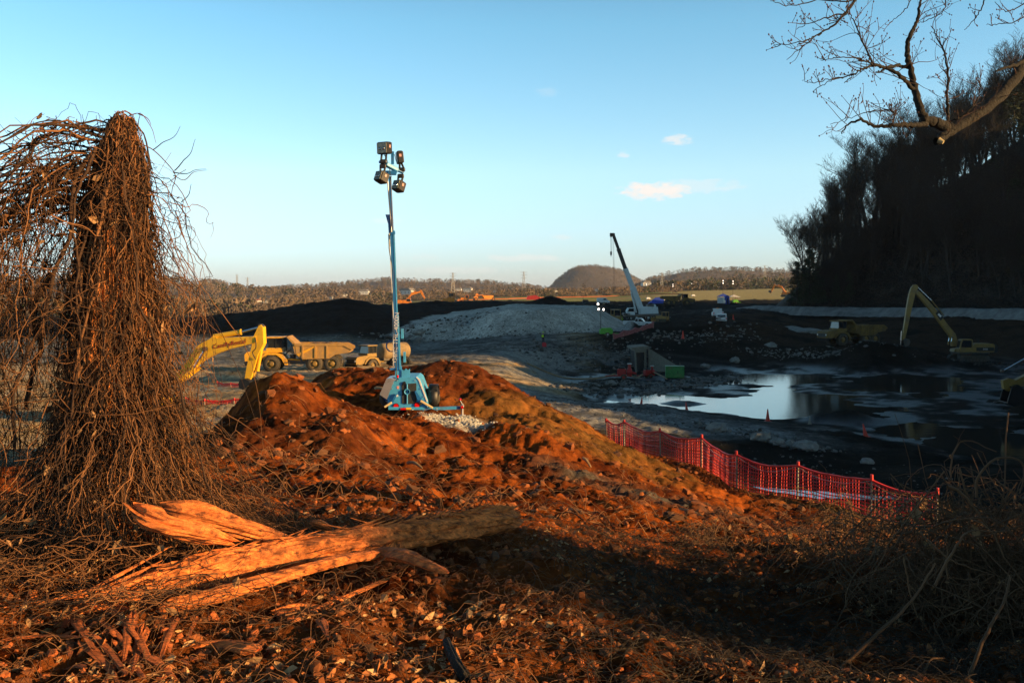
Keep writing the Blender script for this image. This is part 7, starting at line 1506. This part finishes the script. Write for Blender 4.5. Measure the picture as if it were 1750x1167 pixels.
def van(label, px, d, rz, m_=None, sc=1):
    root = empty('van', ground(px, d), rz, label, 'van'); root.scale = (sc,) * 3; q = MB(); q.prism([(-2.5, .4), (-2.55, 2.1), (-2.3, 2.25), (1.0, 2.25), (1.6, 1.4), (2.5, 1.2), (2.55, .4)], -.95, .95, m_ or M['white']); q.build('body', root)
    q = MB(); q.prism([(1.02, 2.15), (1.12, 2.15), (1.66, 1.45), (1.58, 1.42)], -.85, .85, M['glass']); q.prism([(.0, 1.45), (.0, 2.0), (.95, 2.0), (1.35, 1.45)], -.97, .97, M['glass']); q.build('windows', root)
    for x in (-1.6, 1.6):
        for s_ in (-1, 1): wheel(root, (x, s_ * .85, .35), .35, .22, M['gal'], 12, False, s_)
van('white van parked left of the portable toilet', 1233, 318, rad(70)); van('white van beyond the crane under the lit lamps', 1140, 380, rad(10), sc=.9); van('white service truck on the ash crest left of the crane boom', 1031, 315, rad(0), sc=.8)
van('white trailer beside the blue tarp beyond the crane', 1150, 385, rad(5), sc=.9)
q = MB(); g = ground(1123, 330); q.poly([(g[0] - 3, g[1] - 1, g[2]), (g[0] + 3.4, g[1] - 1, g[2]), (g[0] + 1.4, g[1], g[2] + 2.2), (g[0] - .6, g[1], g[2] + 2.0), (g[0] - 3, g[1] + 1.5, g[2]), (g[0] + 3.4, g[1] + 1.5, g[2])], [(0, 1, 2, 3), (1, 5, 2), (5, 4, 3, 2), (4, 0, 3), (4, 5, 1, 0)], M['tarp']); tag(q.build('tarpaulin'), 'blue tarpaulin over a heap just right of the crane', 'tarpaulin')
q = MB(); g = ground(910, 600); q.prism([(g[0] - 4, g[2] - .3), (g[0] - 3, g[2] + 2.2), (g[0] + 2, g[2] + 2.8), (g[0] + 4.5, g[2] + 1.4), (g[0] + 4.6, g[2] - .3)][::-1], g[1] - 2, g[1] + 2, M['red']); tag(q.build('tarpaulin'), 'red tarpaulin heap in the sunlit field left of the ash lump', 'tarpaulin')
# orange silt fence along the field, with stakes
M['siltcloth'] = mat('silt_cloth', (.45, .10, .03), .8)
def silt(label, L, h):
    root = empty('silt_fence', (0, 0, 0), 0, label, 'fence'); pts = []
    for (p0, d0), (p1, d1) in zip(L[:-1], L[1:]):
        for t in np.linspace(0, 1, 30, endpoint=False): d = d0 + (d1 - d0) * t; px = p0 + (p1 - p0) * t; pts.append(((px - CX) / F * d, d))
    x = np.array([p[0] for p in pts]); y = np.array([p[1] for p in pts]); z = H(x, y); V = np.concatenate([np.stack([x, y, z - .2], 1), np.stack([x, y, z + h], 1), np.stack([x, y + .06, z + h], 1), np.stack([x, y + .06, z - .2], 1)]); n = len(x); a = np.arange(n - 1)
    Q = np.concatenate([np.stack([a + k * n, a + 1 + k * n, a + 1 + (k + 1) * n, a + (k + 1) * n], 1) for k in range(3)]); add('fabric', mesh_np('fabric', V, Q, mats=[M['siltcloth']]), root)
silt('orange silt fence running along the far edge of the sunlit field', [(745, 640), (870, 660), (940, 690), (1060, 700), (1170, 640)], .5)
M['greyroof'] = mat('grey_roof', (.25, .23, .21), .8)
# houses among the far trees
def house(label, px, d, z, w, h, roofm, sc=1):
    w *= .72; h *= .62; roofm = M['roof'] if 'red brown' in label else M['greyroof']
    x = (px - CX) / F * d; root = empty('house', (x, d, z), rad(random.uniform(-25, 25)), label, 'house'); q = MB(); q.box((0, 0, h / 2), (w, w * .7, h), M['wallw']); q.build('walls', root)
    q = MB(); q.prism([(-w * .55, h), (-w * .3, h * 1.55), (w * .3, h * 1.55), (w * .55, h)], -w * .40, w * .40, roofm); q.build('roof', root)
    for i in (-1, 0, 1): q = MB(); q.box((i * w * .3, -w * .35 - .06, h * .55), (w * .07, .12, h * .28), M['glass']); q.build('window', root)
for _px, _py, _w, _l, _d, _z in HOUSES: house(_l, _px, _d, _z - .3, _w * _d / F / .72, min(7.5, _w * .36 * _d / F) / .62, None)
def pylon(label, px, d, z, h, k=8):
    root = empty('steel_tower', ((px - CX) / F * d, d, z), 0, label, 'pylon'); q = MB(); w = h * .09
    for sx in (-1, 1):
        for sy in (-1, 1): q.cyl((sx * w, sy * w, 0), (sx * w * .15, sy * w * .15, h), .16, M['steelpylon'], 4)
    for i in range(k):
        t0, t1 = i / k, (i + 1) / k; w0, w1 = w * (1 - .85 * t0), w * (1 - .85 * t1)
        for s_ in (-1, 1): q.cyl((-w0, s_ * w0, h * t0), (w1, s_ * w1, h * t1), .1, M['steelpylon'], 4); q.cyl((w0, s_ * w0, h * t0), (-w1, s_ * w1, h * t1), .1, M['steelpylon'], 4)
    q.build('lattice', root)
    for f in (.72, .85, .97): q = MB(); q.cyl((-h * .14, 0, h * f), (h * .14, 0, h * f), .14, M['steelpylon'], 4); q.build('crossarm', root)
for a_ in (('steel lattice tower on the plain above the white farmhouse', 774, 850, 7, 20), ('steel lattice tower between the small cottage and the ash lump', 895, 950, 8, 22), ('thin lattice tower right of the crane boom before the dark woods', 1131, 900, 9, 19), ('pylon on the skyline above the far field near the wooded hillside', 1307, 1400, 22, 26), ('pylon on the skyline at the left, first of the pair', 405, 1500, 20, 17), ('pylon on the skyline at the left, second of the pair', 423, 1560, 14, 20)): pylon(*a_)
# timber heap on the slope above the culvert
rg_ = random.Random(4); g = ground(1205, 160)
for i in range(9):
    q = MB(); a = rg_.uniform(-.5, .5); x, y = g[0] + rg_.uniform(-2.2, 2.2), g[1] + rg_.uniform(-1, 1); z = g[2] + .2 + i * .1; l = rg_.uniform(.8, 1.7)
    q.cyl((x - l * math.cos(a), y, z - l * .2 * rg_.uniform(-1, 1.5)), (x + l * math.cos(a), y + l * math.sin(a), z + .25), .09, M['bark'], 6, r2=.05); tag(q.build('timber'), 'weathered timber in the heap on the dark slope above the culvert', 'timber', 'timbers heaped above the culvert')
for px, d, w, lab in ((1378, 172, 3.2, 'pale flat concrete slab lying on the dark slope, left of the shaded dump truck'), (1352, 178, 2.4, 'smaller pale slab behind the larger flat slab on the slope')):
    g = ground(px, d); q = MB(); q.prism([(-w, 0), (-w * .6, .35), (w * .5, .5), (w, .3), (w * .4, -.1)][::-1], -1.4, 1.4, M['paleslab'] if 'paleslab' in M else M['rock']); o = q.build('slab'); o.location = (g[0], g[1], g[2] + .1); o.rotation_euler = (.12, 0, .3); tag(o, lab, 'slab')

# ------------------------------------------------------------------ haze
def build_haze():
    m_ = bpy.data.materials.new('haze'); m_.use_nodes = True; nt = m_.node_tree
    for n in list(nt.nodes): nt.nodes.remove(n)
    o = nt.nodes.new('ShaderNodeOutputMaterial'); v = nt.nodes.new('ShaderNodeVolumePrincipled'); v.inputs['Color'].default_value = (.75, .85, 1, 1); v.inputs['Density'].default_value = HAZE; v.inputs['Anisotropy'].default_value = .2
    nt.links.new(v.outputs[0], o.inputs['Volume']); q = MB(); q.box((0, 0, 48), (16800, 16800, 170), m_); h = q.build('haze'); h.location = (0, 0, 0); tag(h, kind='stuff', label='thin pale haze over the whole valley', category='haze')
HAZE = .00005
build_haze()
